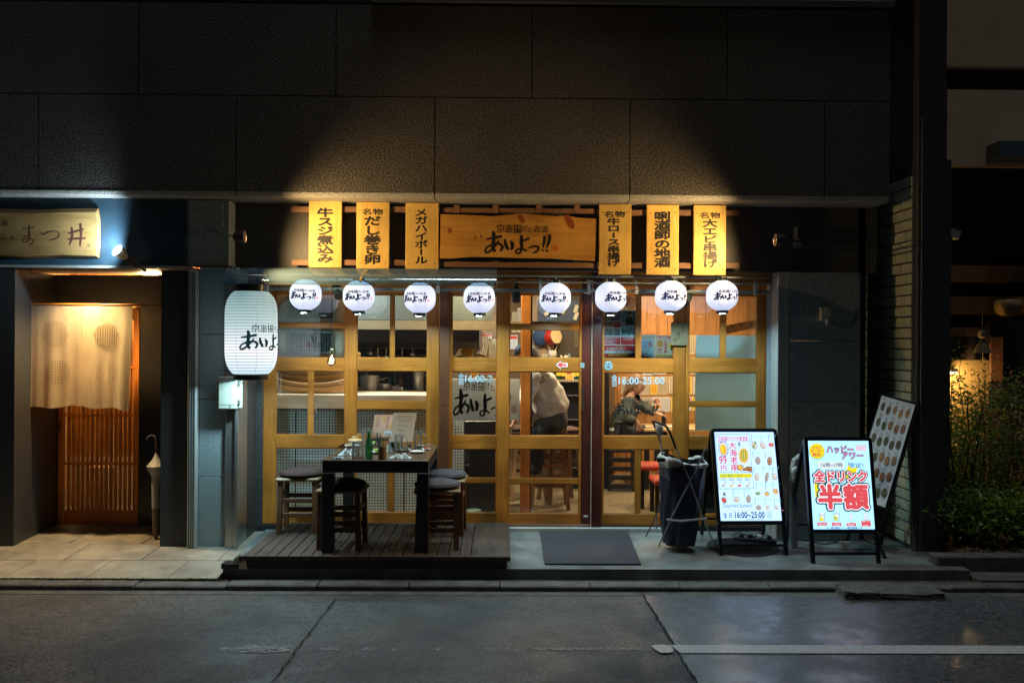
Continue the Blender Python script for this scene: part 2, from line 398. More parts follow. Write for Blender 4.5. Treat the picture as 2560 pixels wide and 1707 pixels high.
w_frame = wood('window_wood', (0.35, 0.118, 0.012), (0.55, 0.205, 0.026), 'Z', .42)
w_rail = wood('window_wood_rail', (0.35, 0.118, 0.012), (0.55, 0.205, 0.026), 'X', .42)
w_red = wood('lattice_wood', (0.50, 0.14, 0.018), (0.66, 0.23, 0.030), 'Z', .45)
w_redx = wood('lattice_wood_rail', (0.50, 0.14, 0.018), (0.66, 0.23, 0.030), 'X', .45)
w_maroon = wood('maroon_stained_wood', (0.055, 0.012, 0.008), (0.11, 0.028, 0.016), 'Z', .35)
w_brownpost = wood('brown_post_wood', (0.10, 0.035, 0.012), (0.17, 0.06, 0.022), 'Z', .45)
w_plaque = wood('plaque_wood', (0.62, 0.36, 0.075), (0.80, 0.53, 0.16), 'Z', .4, scale=5)
w_sign = wood('sign_slab_wood', (0.46, 0.20, 0.035), (0.66, 0.34, 0.075), 'X', .35, scale=5, knots=True)
w_sign2 = wood('pale_slab_wood', (0.36, 0.19, 0.06), (0.54, 0.33, 0.12), 'X', .45, scale=4)
w_batten = wood('batten_wood', (0.16, 0.075, 0.035), (0.26, 0.13, 0.065), 'X', .6)
w_deck = wood('deck_wood', (0.032, 0.020, 0.013), (0.105, 0.068, 0.044), 'Y', .55, scale=7, bump=.4)
w_stool = wood('stool_wood', (0.12, 0.045, 0.018), (0.22, 0.09, 0.035), 'Z', .5)
w_table = wood('black_table_wood', (0.014, 0.012, 0.012), (0.030, 0.026, 0.024), 'X', .38)
w_tabletop = wood('table_top_wood', (0.075, 0.042, 0.024), (0.13, 0.075, 0.045), 'X', .22)
w_inside = wood('interior_pine', (0.36, 0.145, 0.035), (0.55, 0.26, 0.075), 'Z', .45, knots=True)
w_counter = wood('counter_wood', (0.52, 0.40, 0.24), (0.66, 0.53, 0.34), 'X', .4)
w_boat = wood('boat_wood', (0.36, 0.18, 0.05), (0.52, 0.30, 0.11), 'X', .4)
w_barstool = wood('bar_stool_wood', (0.24, 0.12, 0.04), (0.38, 0.2, 0.08), 'Z', .45)
concrete = mat('concrete_apron', (0.085, 0.092, 0.086), .55, col2=(0.22, 0.235, 0.22), macro=.35, scale=5, bump=.15, detail=8, bscale=90, rvar=.15)
paver = mat('paving_stone', (0.19, 0.165, 0.12), .6, col2=(0.34, 0.305, 0.235), macro=.3, scale=7, bump=.2, detail=9, bscale=120, rvar=.12)
kerb_m = mat('kerb_concrete', (0.045, 0.043, 0.038), .8, col2=(0.13, 0.125, 0.11), scale=9, bump=.5, detail=8, bscale=70)
asphalt = mat('asphalt', (0.022, 0.021, 0.020), .6, col2=(0.125, 0.120, 0.112), ramp=(.40, .60), macro=.5, scale=62, bump=.8, detail=4, bscale=150, rvar=.12)
asphalt_w = mat('asphalt_damp', (0.024, 0.025, 0.028), .5, col2=(0.120, 0.122, 0.128), ramp=(.40, .60), macro=.35, scale=66, bump=.10, detail=4, bscale=170, rvar=.10, spec=.9)
def wetness(m, lo, hi, r0, r1, sc=2.2):
    nt = m.node_tree; b = nt.nodes['Principled BSDF']; tc = nt.nodes.new('ShaderNodeTexCoord')
    n1 = nt.nodes.new('ShaderNodeTexNoise'); n1.inputs['Scale'].default_value = sc; n1.inputs['Detail'].default_value = 9; n1.inputs['Roughness'].default_value = .72; nt.links.new(tc.outputs['Object'], n1.inputs['Vector'])
    a = nt.nodes.new('ShaderNodeMapRange'); a.inputs[1].default_value = .42; a.inputs[2].default_value = .60; a.inputs[3].default_value = lo; a.inputs[4].default_value = hi; nt.links.new(n1.outputs['Fac'], a.inputs[0]); nt.links.new(a.outputs[0], b.inputs['Coat Weight'])
    c = nt.nodes.new('ShaderNodeMapRange'); c.inputs[1].default_value = .4; c.inputs[2].default_value = .62; c.inputs[3].default_value = r1; c.inputs[4].default_value = r0; nt.links.new(n1.outputs['Fac'], c.inputs[0]); nt.links.new(c.outputs[0], b.inputs['Coat Roughness'])
    n2 = nt.nodes.new('ShaderNodeTexNoise'); n2.inputs['Scale'].default_value = 90; n2.inputs['Detail'].default_value = 3; nt.links.new(tc.outputs['Object'], n2.inputs['Vector'])
    bp = nt.nodes.new('ShaderNodeBump'); bp.inputs['Strength'].default_value = .22; bp.inputs['Distance'].default_value = .004; nt.links.new(n2.outputs['Fac'], bp.inputs['Height']); nt.links.new(bp.outputs[0], b.inputs['Coat Normal'])
wetness(asphalt_w, .12, .85, .14, .38); wetness(asphalt, .0, .22, .3, .5)
line_w = mat('road_paint', (0.34, 0.35, 0.34), .5, col2=(0.56, 0.57, 0.56), scale=40, bump=.3, detail=8, bscale=160)
paper = mat('paper_white', (0.78, 0.80, 0.80), .6)
def translucent(m, f=.6):
    nt = m.node_tree; out = [n for n in nt.nodes if n.type == 'OUTPUT_MATERIAL'][0]; b = [n for n in nt.nodes if n.type == 'BSDF_PRINCIPLED'][0]
    t = nt.nodes.new('ShaderNodeBsdfTranslucent'); t.inputs[0].default_value = b.inputs['Base Color'].default_value
    mx = nt.nodes.new('ShaderNodeMixShader'); mx.inputs[0].default_value = f; nt.links.new(b.outputs[0], mx.inputs[1]); nt.links.new(t.outputs[0], mx.inputs[2]); nt.links.new(mx.outputs[0], out.inputs[0]); return m
paper_b = translucent(mat('paper_bluish', (0.60, 0.80, 0.88), .6), .6)
ink = mat('black_ink', (0.012, 0.010, 0.009), .5)
ink_red = mat('red_ink', (0.55, 0.05, 0.03), .5)
seal_m = mat('seal_red', (0.75, 0.12, 0.03), .5)
glass_m = glass('window_glass')
glass_f = glass('film_glass', (0.75, .82, .84), .08, .1, haze=.55, hazecol=(0.45, 0.56, 0.6))
white_pl = mat('white_plastic', (0.7, 0.7, 0.66), .4)

# ------------------------------------------------------------------ ground
def sheet_obj(name, pts, m, kind='structure', parent=None):
    return put(name, MB().add(pts, [tuple(range(len(pts)))]), m, parent, kind=kind)
ZR = -0.135
sheet_obj('ground', [(-120, -120, -.6), (120, -120, -.6), (120, 120, -.6), (-120, 120, -.6)], asphalt)
put('road', MB().box(-60, 60, -26, -1.41, -.5, ZR), asphalt, kind='structure')
a0, a1 = G(1608, 1486, ZR), G(1748, 1720, ZR)
dirr = (a1 - a0); far_pt = a1 + dirr * 1.2
damp = MB(); jag = []
for i in range(25):
    t = i / 24; p = a0.lerp(far_pt, t); jag.append(V((p.x + random.uniform(-.006, .006), p.y, ZR + .004)))
damp.add([V((a0.x, -1.502, ZR + .004))] + jag + [V((12, far_pt.y, ZR + .004)), V((12, -1.502, ZR + .004))], [tuple(range(len(jag) + 3))])
put('road_resurfaced_patch', damp, asphalt_w, kind='structure')
def crack(name, p, q, w, n=40, z=ZR + .0085):
    m_ = MB(); L, R_ = [], []
    for i in range(n + 1):
        c = p.lerp(q, i / n); o = random.uniform(-.006, .006); ww = w * random.uniform(.3, 1.1)
        L.append(V((c.x + o - ww, c.y, z))); R_.append(V((c.x + o + ww, c.y, z)))
    m_.add(L + R_, [(i, i + 1, n + 2 + i, n + 1 + i) for i in range(n)])
    return put(name, m_, dark_joint, kind='structure')
crack('road_seam', G(1606, 1484, ZR), G(1772, 1760, ZR), .008)
crack('road_seam', G(838, 1500, ZR), G(655, 1740, ZR), .006)
put('gutter_strip', MB().box(-30, 30, -1.50, -1.411, -.4, ZR + .003), kerb_m, kind='structure')
lm = MB(); yl = -2.505
e_unused = [V((x, yl - .062 + random.uniform(-.006, .006), 0)) for x in [0.83 + .06 * i for i in range(6)]]
top = [(0.85, yl + .05), (0.90, yl + .066), (0.94, yl + .06), (.955, yl + .045), (.958, yl - .002), (.95, yl - .04), (.93, yl - .058), (.88, yl - .06), (.86, yl - .01)]
lm.add([(x - .03, y, ZR + .009) for x, y in top], [tuple(range(len(top)))])
lm.add([(.955, yl - .062, ZR + .009), (12, yl - .062, ZR + .009), (12, yl + .062, ZR + .009), (.925, yl + .062, ZR + .009)], [(0, 1, 2, 3)])
fl = MB()
for (px, w_, n_) in ((640, 28, 26), (708, 22, 12), (820, 18, 6), (915, 5, 3), (985, 4, 2), (1098, 5, 3), (1150, 3, 1), (560, 3, 2), (1415, 30, 16), (1500, 40, 12), (1580, 30, 10), (1350, 20, 6), (1240, 30, 5)):
    for i in range(n_ * 7):
        c = G(px + random.gauss(0, w_ * .8), 1623 + random.gauss(0, 5 if w_ > 20 and px < 800 else 1.8), ZR); s_ = random.uniform(.0015, .0065) * (1.6 if px < 760 else .9); k = random.randint(5, 7); a_ = random.random() * 6
        fl.add([(c.x + s_ * random.uniform(.5, 1.5) * 1.5 * math.cos(a_ + 6.283 * j / k), c.y + s_ * random.uniform(.2, .7) * math.sin(a_ + 6.283 * j / k), ZR + .0045 + i * .00002) for j in range(k)], [tuple(range(k))])
put('road_marking', lm, line_w, kind='structure'); put('worn_paint_flakes', fl, mat('worn_paint', (.26, .26, .25), .7, col2=(.50, .50, .48), scale=90), kind='stuff')
# kerb of single stones
kerb = thing('kerb', 'low concrete kerb of short stones along the road edge', 'kerb', kind='structure')
x = -9.0; i = 0
ks = MB().box(0, .594, -1.41, -1.281, -.4, -.10, .008).mesh('stone')
while x < 9:
    o = put('stone', ks, kerb_m, kerb, loc=(x, random.uniform(-.003, .003), random.uniform(-.006, .004))); x += .6
# left pavement of stone slabs, sloping down to the kerb
XL = -1.90
walk = thing('sidewalk', 'pale stone slab paving in front of the left doorway', 'pavement', kind='structure')
def zs(y): return -.09 + (y + 1.28) * (.052 / 1.28)
rows = [(-1.28, -.86, -3.32, .545), (-.86, -.43, -3.127, .55), (-.43, .0, -3.3, .55), (0, .45, -3.2, .55)]
for (ya, yb, xo, w_) in rows:
    k = -8
    while xo + k * w_ < XL - .02:
        xa, xb = xo + k * w_, min(xo + (k + 1) * w_, XL)
        g = .003; m_ = MB(); dz = random.uniform(-.0015, .0015)
        xa += g; xb -= g
        m_.add([(xa, ya + g, -.3), (xb, ya + g, -.3), (xb, yb - g, -.3), (xa, yb - g, -.3), (xa, ya + g, zs(ya) + dz), (xb, ya + g, zs(ya) + dz), (xb, yb - g, zs(yb) + dz), (xa, yb - g, zs(yb) + dz)],
               [(0, 3, 2, 1), (4, 5, 6, 7), (0, 1, 5, 4), (1, 2, 6, 5), (2, 3, 7, 6), (3, 0, 4, 7)])
        put('slab', m_, paver, walk); k += 1
sheet_obj('sidewalk_bed', [(-9, -1.275, -.108), (XL, -1.275, -.108), (XL, .6, -.06), (-9, .6, -.06)], dark_joint)
# right platform of poured concrete
ap = MB()
def zp(y): return -.052 + (y + 1.15) * (.032 / 1.15)
ap.add([(XL, -1.15, -.4), (3.25, -1.15, -.4), (3.25, .3, -.4), (XL, .3, -.4), (XL, -1.15, zp(-1.15)), (3.25, -1.15, zp(-1.15)), (3.25, .3, zp(.1)), (XL, .3, zp(.1))],
       [(0, 3, 2, 1), (4, 5, 6, 7), (0, 1, 5, 4), (1, 2, 6, 5), (2, 3, 7, 6), (3, 0, 4, 7)])
put('entrance_platform', ap, concrete, kind='structure')
put('gutter_channel', MB().box(XL, 9, -1.281, -1.15, -.4, -.125), kerb_m, kind='structure')
# moss line between slabs and kerb
mo = MB(); 
for i in range(700):
    x = random.choice([random.gauss(-3.1, .25), random.gauss(-2.55, .22), random.uniform(-6, -1.9), random.gauss(-1.98, .06)]); y = -1.285 + random.gauss(0, .008); s_ = random.uniform(.003, .008); z = -.104 + random.uniform(0, .01)
    mo.add([(x - s_, y, z), (x + s_, y, z), (x, y + s_ * .4, z + s_ * 1.6)], [(0, 1, 2)])
put('moss', mo, mat('moss', (0.05, 0.075, 0.015), .9), kind='stuff')

# ------------------------------------------------------------------ the building front
B = thing('restaurant_building', 'dark stone fronted building with two lit restaurants at street level', 'building')
FY = -.60
def xf(px, Y, py=None): return U(px, py or (350 if Y == FY else 560 if px > 2160 or Y == -.3 else 1000), Y).x
zt, zj, zb = 4.02, 3.335, 2.578
def fascia_panel(xa, xb, lower):
    g = .004; m_ = MB()
    if lower:
        prof = [(FY, zj - g), (FY, zb + .042), (FY + .30, zb + .042), (FY + .30, zj - g)]
    else: prof = [(FY, zt), (FY, zj + g), (FY + .3, zj + g), (FY + .3, zt)]
    m_.prism(prof, (xa + g, 0, 0), (0, 1, 0), (0, 0, 1), (1, 0, 0), xb - xa - 2 * g)
    put('stone_panel', m_, granite, B)
    if lower: put('edge_trim', MB().prism([(FY - .003, zb + .039), (FY - .003, zb + .030), (FY + .005, zb + .012), (FY + .025, zb), (FY + .30, zb), (FY + .30, zb + .039)], (xa + g, 0, 0), (0, 1, 0), (0, 0, 1), (1, 0, 0), xb - xa - 2 * g), edge_m, B)
edge_m = mat('edge_trim', (.20, .19, .17), .7, col2=(.42, .40, .36), scale=90, bump=1.0, bscale=110, detail=3)
step = 1.468; XE = xf(2225, FY)
xs = [XE - .49 - step * k for k in range(0, 7)]; xs = [XE] + [xf(1575, FY) + step, xf(1575, FY), xf(1087, FY), xf(590, FY), xf(590, FY) - step, xf(590, FY) - 2 * step, xf(590, FY) - 3 * step]
xs = sorted(set(x for x in xs if x <= XE + .001))
for a, b in zip(xs, xs[1:]): fascia_panel(a, b, True)
xs = [xf(1329, FY) + step * k for k in range(-5, 2)] + [XE]
for a, b in zip(xs, xs[1:]): fascia_panel(a, b, False)
put('panel_backing', MB().box(xs[0] + .05, XE - .02, FY + .02, FY + .28, zb + .05, zt - .01), dark_joint, B)
put('roof_coping', MB().box(xf(925, FY), XE + .02, FY - .04, FY + .4, zt + .02, zt + .06, .005), mat('coping', (0.07, 0.07, 0.07), .6), B)
put('upper_wall', MB().box(-7, XE - .05, FY + .1, FY + 1.2, zt + .06, 7.5), granite_k, B)
put('soffit', MB().box(-7, XE, FY + .31, .6, zb - .0, zb + .2), matte_black, B)
# band behind the plaques
put('sign_band', MB().box(xf(555, -.3), xf(2192, -.3), -.30, -.16, 2.068, zb - .002), band_m, B)
put('band_soffit', MB().box(xf(555, -.3) + .01, xf(2192, -.3), -.158, .10, 2.09, 2.3), matte_black, B)
# panel above the left doorway and its soffit
XP = xf(463, -.48)
put('blue_wall_panel', MB().box(-7, XP, -.48, -.38, 2.066, zb - .002), blue_panel, B)
put('doorway_soffit', MB().box(-7, XP + .03, -.50, .3, 2.0605, 2.0650), mat('soffit_panel', (0.14, 0.125, 0.10), .5), B)
put('doorway_edge_strip', MB().box(-7, XP + .06, -.515, -.502, 2.045, 2.064), alu, B)
# stone columns
def slabs(name, x0, x1, y0, y1, zs_, m, bev=.003):
    for a, b in zip(zs_, zs_[1:]): put(name, MB().box(x0, x1, y0, y1, a + .002, b - .002, bev), m, B)
X1, X2, X3, X4 = xf(475, -.5), xf(498, -.5), xf(566, -.5), xf(598, -.5)
slabs('stone_slab', XP + .004, X3, -.46, -.30, [2.07, zb - .004], granite_g)
slabs('stone_slab', X2, X3, -.5, -.1, [-.12, .47, 1.06, 1.55, 2.06], granite_g)
slabs('stone_slab', X3 + .004, xf(555, -.3) - .004, -.42, -.2, [2.07, zb - .004], granite_g)
put('metal_post', MB().box(X1, X2 - .003, -.555, -.40, -.13, 2.03, .006), alu, B)
for dx in (.012, .03, .046): put('post_groove', MB().box(X1 + dx, X1 + dx + .004, -.5575, -.5545, -.12, 2.02), dark_joint, B)
put('stainless_post', MB().box(X3 + .002, X4, -.54, -.28, -.07, 2.05, .008), steel, B)
put('stainless_post_edge', MB().box(X4 - .012, X4 + .012, -.575, -.542, -.07, 2.05, .003), steel, B)
put('reveal_wall', MB().box(X4 - .05, X4, -.279, .05, -.1, 2.068), granite_k, B)
XA = xf(402, -.5)
put('black_column', MB().box(XA, X1 - .003, -.50, .25, -.12, 2.034), granite_k, B)
XB = xf(36, -.5)
put('black_column', MB().box(-7, XB, -.50, .25, -.12, 2.034), granite_k, B)
YD = .16
dx0, dx1 = U(112, 1100, YD).x, U(350, 1100, YD).x
put('door_lintel', MB().box(XB, XA, YD - .06, YD + .06, U(230, 762, YD - .06).z, 2.036), granite_k, B)
put('side_panel', MB().box(dx1 + .002, XA + .0, YD - .02, YD + .04, -.1, U(230, 763, YD).z), black_m, B)
put('side_panel', MB().box(XB, dx0 - .002, YD - .02, YD + .04, -.1, U(230, 763, YD).z), granite_k, B)

# right side
YR = -.36
XR1, XR2, XR3 = xf(1943, YR), xf(1973, YR), xf(2150, YR)
put('aluminium_post', MB().box(XR1, XR2, YR, -.20, -.1, 2.066, .005), alu, B)
slabs('stone_slab', XR2 + .003, XR3, YR, .2, [-.1, .56, 1.055, 1.53, 2.066], granite_g)
put('reveal_wall', MB().box(XR2 - .01, XR2 + .03, -.198, .05, -.1, 2.068), granite_k, B)
put('glass_side_strip', MB().box(XR1 + .012, XR1 + .03, -.19, -.03, -.1, 2.0), glass_f, B)
XK = xf(2150, -.5)
put('passage_wall', MB().box(XR3 + .004, 4.2, 1.5, 1.7, -.3, 7.5), granite_k, B)
put('passage_side_wall', MB().box(XR3 - .1, XR3 + .1, .22, 1.49, -.3, zb - .01), granite_k, B)
put('pipe_shaft_cover', MB().box(XR3 + .004, XR3 + .06, -.30, .2, -.1, zb - .004), black_m, B)

# ------------------------------------------------------------------ white brick side wall of the passage, dark pilaster
bw = thing('brick_wall', 'white glazed brick side wall lit in the dark passage', 'wall')
XW = xf(2292.5, -.66) - .014
brick_m = mat('cream_brick', (0.50, 0.50, 0.34), .4, var=.12, scale=6, bump=.1)
mort = mat('mortar', (0.05, 0.055, 0.04), .9)
put('mortar_bed', MB().box(XW + .012, XW + .3, -.603, 1.4, -.1, 2.9), mort, bw)
bz = .0; r = 0
bmesh1 = {}
while bz < 2.75:
    yy = -.60 + (0.0 if r % 2 else -.09)
    while yy < .30:
        ya, yb = max(yy, -.60), yy + .172
        if yb > ya + .02:
            key = round(yb - ya, 3)
            if key not in bmesh1: bmesh1[key] = MB().box(0, .02, 0, key, 0, .070, .003).mesh('brick')
            put('brick', bmesh1[key], brick_m, bw, loc=(XW + random.uniform(-.001, .002), ya, bz))
        yy += .18
    bz += .082; r += 1
PX0, PX1 = xf(2292.5, -.66), xf(2366, -.66)
pil = thing('dark_pilaster', 'tall dark column between the passage and the planter', 'column')
put('shaft', MB().box(PX0, PX1, -.66, .3, -.2, 7.5, .01), granite_k, pil)
put('conduit', MB().tube([(xf(2305, -.67), -.668, -.05), (xf(2305, -.67), -.668, 3.2)], .006), mat('conduit_grey', (.12, .12, .12), .5), pil)

# ------------------------------------------------------------------ windows and sliding doors
def panel(name, y_ref, x_ref, Y, t, stiles, rails, muntins, panes, gl=None, mats=(None, None), label=None, top=700, bot=1309):
    P = thing(name, '', ''); del P['label']; del P['category']; P.parent = B
    if label: P['label'] = label
    fx = lambda px: U(px, y_ref, Y).x
    fz = lambda py: U(x_ref, py, Y).z
    ms, mr = mats[0] or w_frame, mats[1] or w_rail
    for (a, b) in stiles: put('stile', MB().box(fx(a), fx(b), Y, Y + t, fz(bot), fz(top), .002), ms, P)
    for (a, b, c, d) in rails: put('rail', MB().box(fx(a) + .0005, fx(b) - .0005, Y + .003, Y + t - .003, fz(d), fz(c), .002), mr, P)
    for (a, b, c, d) in muntins: put('muntin', MB().box(fx(a), fx(b), Y + .006, Y + t - .006, fz(d) + .0005, fz(c) - .0005, .001), ms if (b - a) < (d - c) else mr, P)
    for (a, b, c, d) in panes: put('pane', MB().box(fx(a) - .004, fx(b) + .004, Y + t * .5 - .002, Y + t * .5 + .002, fz(d) - .004, fz(c) + .004), gl or glass_m, P)
    for (a, b, c, d) in panes:
        bd = MB(); q = .006
        A, Bx, Z0, Z1 = fx(a), fx(b), fz(d), fz(c)
        for (u0, u1, v0, v1) in ((A, A + q, Z0, Z1), (Bx - q, Bx, Z0, Z1), (A + q, Bx - q, Z0, Z0 + q), (A + q, Bx - q, Z1 - q, Z1)):
            bd.box(u0, u1, Y + .009, Y + t * .5 - .003, v0, v1)
        put('bead', bd, ms, P)
    return P
R1, R2, R3 = (895, 927), (1087, 1120), (1280, 1309)
panel('window', 1000, 775, .0, .045, [(657, 689), (862, 891)],
      [(689, 862, 700, 735)] + [(689, 862, a, b) for a, b in (R1, R2, R3)], [(689, 862, 808, 818), (770, 782, 927, 1087)],
      [(689, 862, 735, 808), (689, 862, 818, 895), (689, 770, 927, 1087), (782, 862, 927, 1087), (689, 862, 1120, 1280)])
panel('window', 1000, 980, .0, .045, [(1067, 1097)],
      [(891, 1067, 700, 737)] + [(891, 1067, a, b) for a, b in (R1, R2, R3)], [(975, 984, 737, 895), (891, 1067, 1003, 1022), (971, 985, 1120, 1280)],
      [(891, 975, 737, 895), (984, 1067, 737, 895), (891, 1067, 927, 1003), (891, 1067, 1022, 1087), (891, 971, 1120, 1280), (985, 1067, 1120, 1280)])
panel('sliding_door', 1000, 1185, .0, .04, [(1123, 1129), (1241, 1275)],
      [(1129, 1241, 700, 739), (1129, 1241, 895, 929), (1129, 1241, 1088, 1122), (1129, 1241, 1281, 1309)], [(1129, 1241, 1195, 1207)],
      [(1129, 1241, 739, 895), (1129, 1241, 929, 1088), (1129, 1241, 1122, 1195), (1129, 1241, 1207, 1281)])
DY = -.055
D = panel('sliding_door', 1000, 1360, DY, .04, [(1243, 1272), (1449, 1453)],
      [(1272, 1449, 700, 737), (1272, 1449, 895, 929), (1272, 1449, 1089, 1122), (1272, 1449, 1283, 1310)], [(1272, 1449, 811, 823), (1272, 1449, 1196, 1209)],
      [(1272, 1449, 737, 811), (1272, 1449, 823, 895), (1272, 1449, 929, 1089), (1272, 1449, 1122, 1196), (1272, 1449, 1209, 1283)], bot=1310)
put('closing_stile', MB().box(U(1453.2, 1000, DY).x, U(1478, 1000, DY).x, DY, DY + .04, U(1460, 1310, DY).z, U(1460, 700, DY).z, .003), w_maroon, D)
hx = U(1456, 1000, DY - .03).x
put('handle', MB().tube([(hx, DY - .001, U(1456, 972, DY).z), (hx, DY - .035, U(1456, 972, DY).z), (hx, DY - .035, U(1456, 1025, DY).z), (hx, DY - .001, U(1456, 1025, DY).z)], .006), matte_black, D)
panel('window', 1000, 1595, .0, .045, [(1505, 1509), (1684, 1713)],
      [(1509, 1684, 702, 738), (1509, 1684, 897, 931), (1509, 1684, 1090, 1123), (1509, 1684, 1285, 1313)], [(1590, 1601, 738, 897), (1590, 1602, 1123, 1285)],
      [(1509, 1590, 738, 897), (1601, 1684, 738, 897), (1509, 1684, 931, 1090), (1509, 1590, 1123, 1285), (1602, 1684, 1123, 1285)], bot=1313)
panel('window', 1000, 1810, -.012, .045, [(1714, 1722), (1893, 1924)],
      [(1722, 1893, 702, 739), (1722, 1893, 897, 931), (1722, 1893, 1090, 1123), (1722, 1893, 1285, 1313)], [(1801, 1813, 739, 897), (1722, 1893, 1004, 1016)],
      [(1722, 1801, 739, 897), (1813, 1893, 739, 897), (1722, 1893, 931, 1004), (1722, 1893, 1016, 1090), (1722, 1893, 1123, 1285)], bot=1313)
def post(name, a, b, Y, t, m, label=None, z1=2.085):
    return put(name, MB().box(U(a, 1000, Y).x, U(b, 1000, Y).x, Y, Y + t, -.02, z1, .004), m, B, label=label)
post('door_post', 1098, 1122.5, -.06, .12, w_brownpost, 'dark brown wooden post with a small lock hole')
post('door_post', 1480, 1504.5, -.06, .12, w_maroon, 'maroon wooden post with a pale rod along its edge')
post('door_post', 638, 656.5, -.03, .09, granite_k)
post('door_post', 1925, 1945, -.02, .08, granite_k)
put('window_head', MB().box(U(640, 700, -.02).x, U(1940, 700, -.02).x, -.02, .06, U(1300, 699, 0).z, 2.088), w_rail, B)
put('window_sill', MB().box(U(640, 1310, 0).x, U(1940, 1310, 0).x, -.04, .09, -.05, U(1300, 1312, 0).z - .002), matte_black, B)
put('door_track', MB().box(U(1243, 1310, 0).x, U(1700, 1310, 0).x, -.10, -.041, -.05, .006, .002), alu, B)
put('lock', MB().lathe([(.0, 0), (.008, 0), (.009, .004)], (U(1108, 1009, -.06).x, -.066, U(1108, 1009, -.06).z), 12, 'Y'), steel, B)
put('door_rod', MB().tube([(U(1479, 1000, -.07).x, -.066, .01), (U(1479, 1000, -.07).x, -.066, 2.0)], .0035), mat('pale_rod', (.5, .4, .3), .4), B)

# ------------------------------------------------------------------ interior shell
floor_m = mat('interior_floor', (0.17, 0.125, 0.06), .5, col2=(0.30, 0.225, 0.12), scale=60, bump=.1)
plaster_g = mat('interior_plaster', (0.19, 0.21, 0.17), .7, var=.1, scale=3)
plaster_br = mat('brown_wallpaper', (0.34, 0.22, 0.12), .7, var=.12, scale=5)
navy = mat('navy_panel', (0.045, 0.065, 0.10), .4, var=.2, scale=4)
put('interior_floor', MB().box(X4 - .1, 3.4, .06, 5.2, -.12, -.018), floor_m, kind='structure')
put('interior_ceiling', MB().box(X4 - .1, 3.4, .10, 5.2, 2.42, 2.5), plaster_g, kind='structure')
put('interior_wall', MB().box(X4 - .1, 1.35, 4.2, 4.3, -.1, 2.42), plaster_br, kind='structure')
put('interior_wall', MB().box(X4 - .15, X4 - .05, .06, 4.3, -.1, 2.42), plaster_g, kind='structure')
put('interior_wall', MB().box(3.2, 3.3, .3, 4.3, -.1, 2.42), plaster_g, kind='structure')
# pine board wall at the back right, board by board
pine = thing('pine_wall', 'orange pine board wall behind the right windows', 'wall', kind='structure')
x = 1.25; YP = 3.05
while x < 3.2:
    w_ = random.uniform(.10, .13); put('board', MB().box(x + .0015, x + w_ - .0015, YP, YP + .03, -.02, 2.42, .002), w_inside, pine); x += w_
# divider between the middle room and right room
put('partition_wall', MB().box(1.15, 1.24, 2.4, 4.2, -.018, 2.419), plaster_br, kind='structure')
put('interior_beam', MB().box(-1.95, 1.2, .60, .75, U(1185, 822, .6).z - .01, U(1185, 808, .6).z + .02), mat('beam_wood', (.13, .10, .05), .6, var=.15, scale=6), kind='structure')
put('upper_partition', MB().box(-1.95, -.09, .61, .67, U(1185, 808, .6).z + .025, 2.418), mat('partition_board', (.055, .066, .052), .6, var=.1, scale=3), kind='structure')
# ------------------------------------------------------------------ things inside
pale_boards = mat('grey_board', (0.40, 0.37, 0.26), .6, var=.15, scale=9, stretch=(1, 1, .15), bump=.1)
t = thing('ventilation_panel', 'grey board panel with a dark screen behind the upper left window', 'panel')
a, b, c, d = RX(689, 735, 862, 896, .075); put('board', MB().box(a, b, .078, .10, c, d), pale_boards, t)
a, b, c, d = RX(722, 746, 833, 796, .06)
fr = MB()
for q in ((a - .03, a, c - .03, d + .03), (b, b + .03, c - .03, d + .03), (a, b, c - .03, c), (a, b, d, d + .03)): fr.box(q[0], q[1], .058, .077, q[2], q[3])
put('frame', fr, pale_boards, t); put('screen', MB().box(a, b, .070, .0775, c, d), mat('dark_screen', (.05, .05, .035), .25), t)
t = thing('vent_grille', 'grey metal vent grille with upright louvres in the left window', 'vent')
a, b, c, d = RX(719, 828, 834, 885, .06); gm = mat('vent_metal', (.11, .135, .13), .4, metal=.3)
fr = MB(); q = .017
for r_ in ((a, a + q, c, d), (b - q, b, c, d), (a + q, b - q, c, c + q), (a + q, b - q, d - q, d)): fr.box(r_[0], r_[1], .045, .077, r_[2], r_[3], .002)
put('frame', fr, gm, t); put('backing', MB().box(a + q, b - q, .07, .0775, c + q, d - q), matte_black, t)
for i in range(17):
    xx = a + q + (b - a - 2 * q) * (i + .5) / 17
    put('slat', MB().obox((xx, .058, (c + d) / 2), (1, 0.9, 0), (0, 0, 1), (-.9, 1, 0), .0065, (d - c) / 2 - q, .0012), gm, t)
# tiled half wall behind the left windows
m, nt, out = new_mat('mosaic_tile')
bt = nt.nodes.new('ShaderNodeTexBrick'); bt.offset = 0; bt.inputs['Scale'].default_value = 1; bt.inputs['Brick Width'].default_value = .0248; bt.inputs['Row Height'].default_value = .0248
bt.inputs['Mortar Size'].default_value = .0026; bt.inputs['Mortar Smooth'].default_value = .2; bt.inputs['Bias'].default_value = 0
bt.inputs['Color1'].default_value = (.58, .72, .70, 1); bt.inputs['Color2'].default_value = (.68, .80, .77, 1); bt.inputs['Mortar'].default_value = (.03, .05, .05, 1)
tc = nt.nodes.new('ShaderNodeTexCoord'); sx_ = nt.nodes.new('ShaderNodeSeparateXYZ'); cx_ = nt.nodes.new('ShaderNodeCombineXYZ')
nt.links.new(tc.outputs['Object'], sx_.inputs[0]); nt.links.new(sx_.outputs[0], cx_.inputs[0]); nt.links.new(sx_.outputs[2], cx_.inputs[1]); nt.links.new(cx_.outputs[0], bt.inputs['Vector'])
pb = nt.nodes.new('ShaderNodeBsdfPrincipled'); pb.inputs['Roughness'].default_value = .3; nt.links.new(bt.outputs[0], pb.inputs['Base Color'])
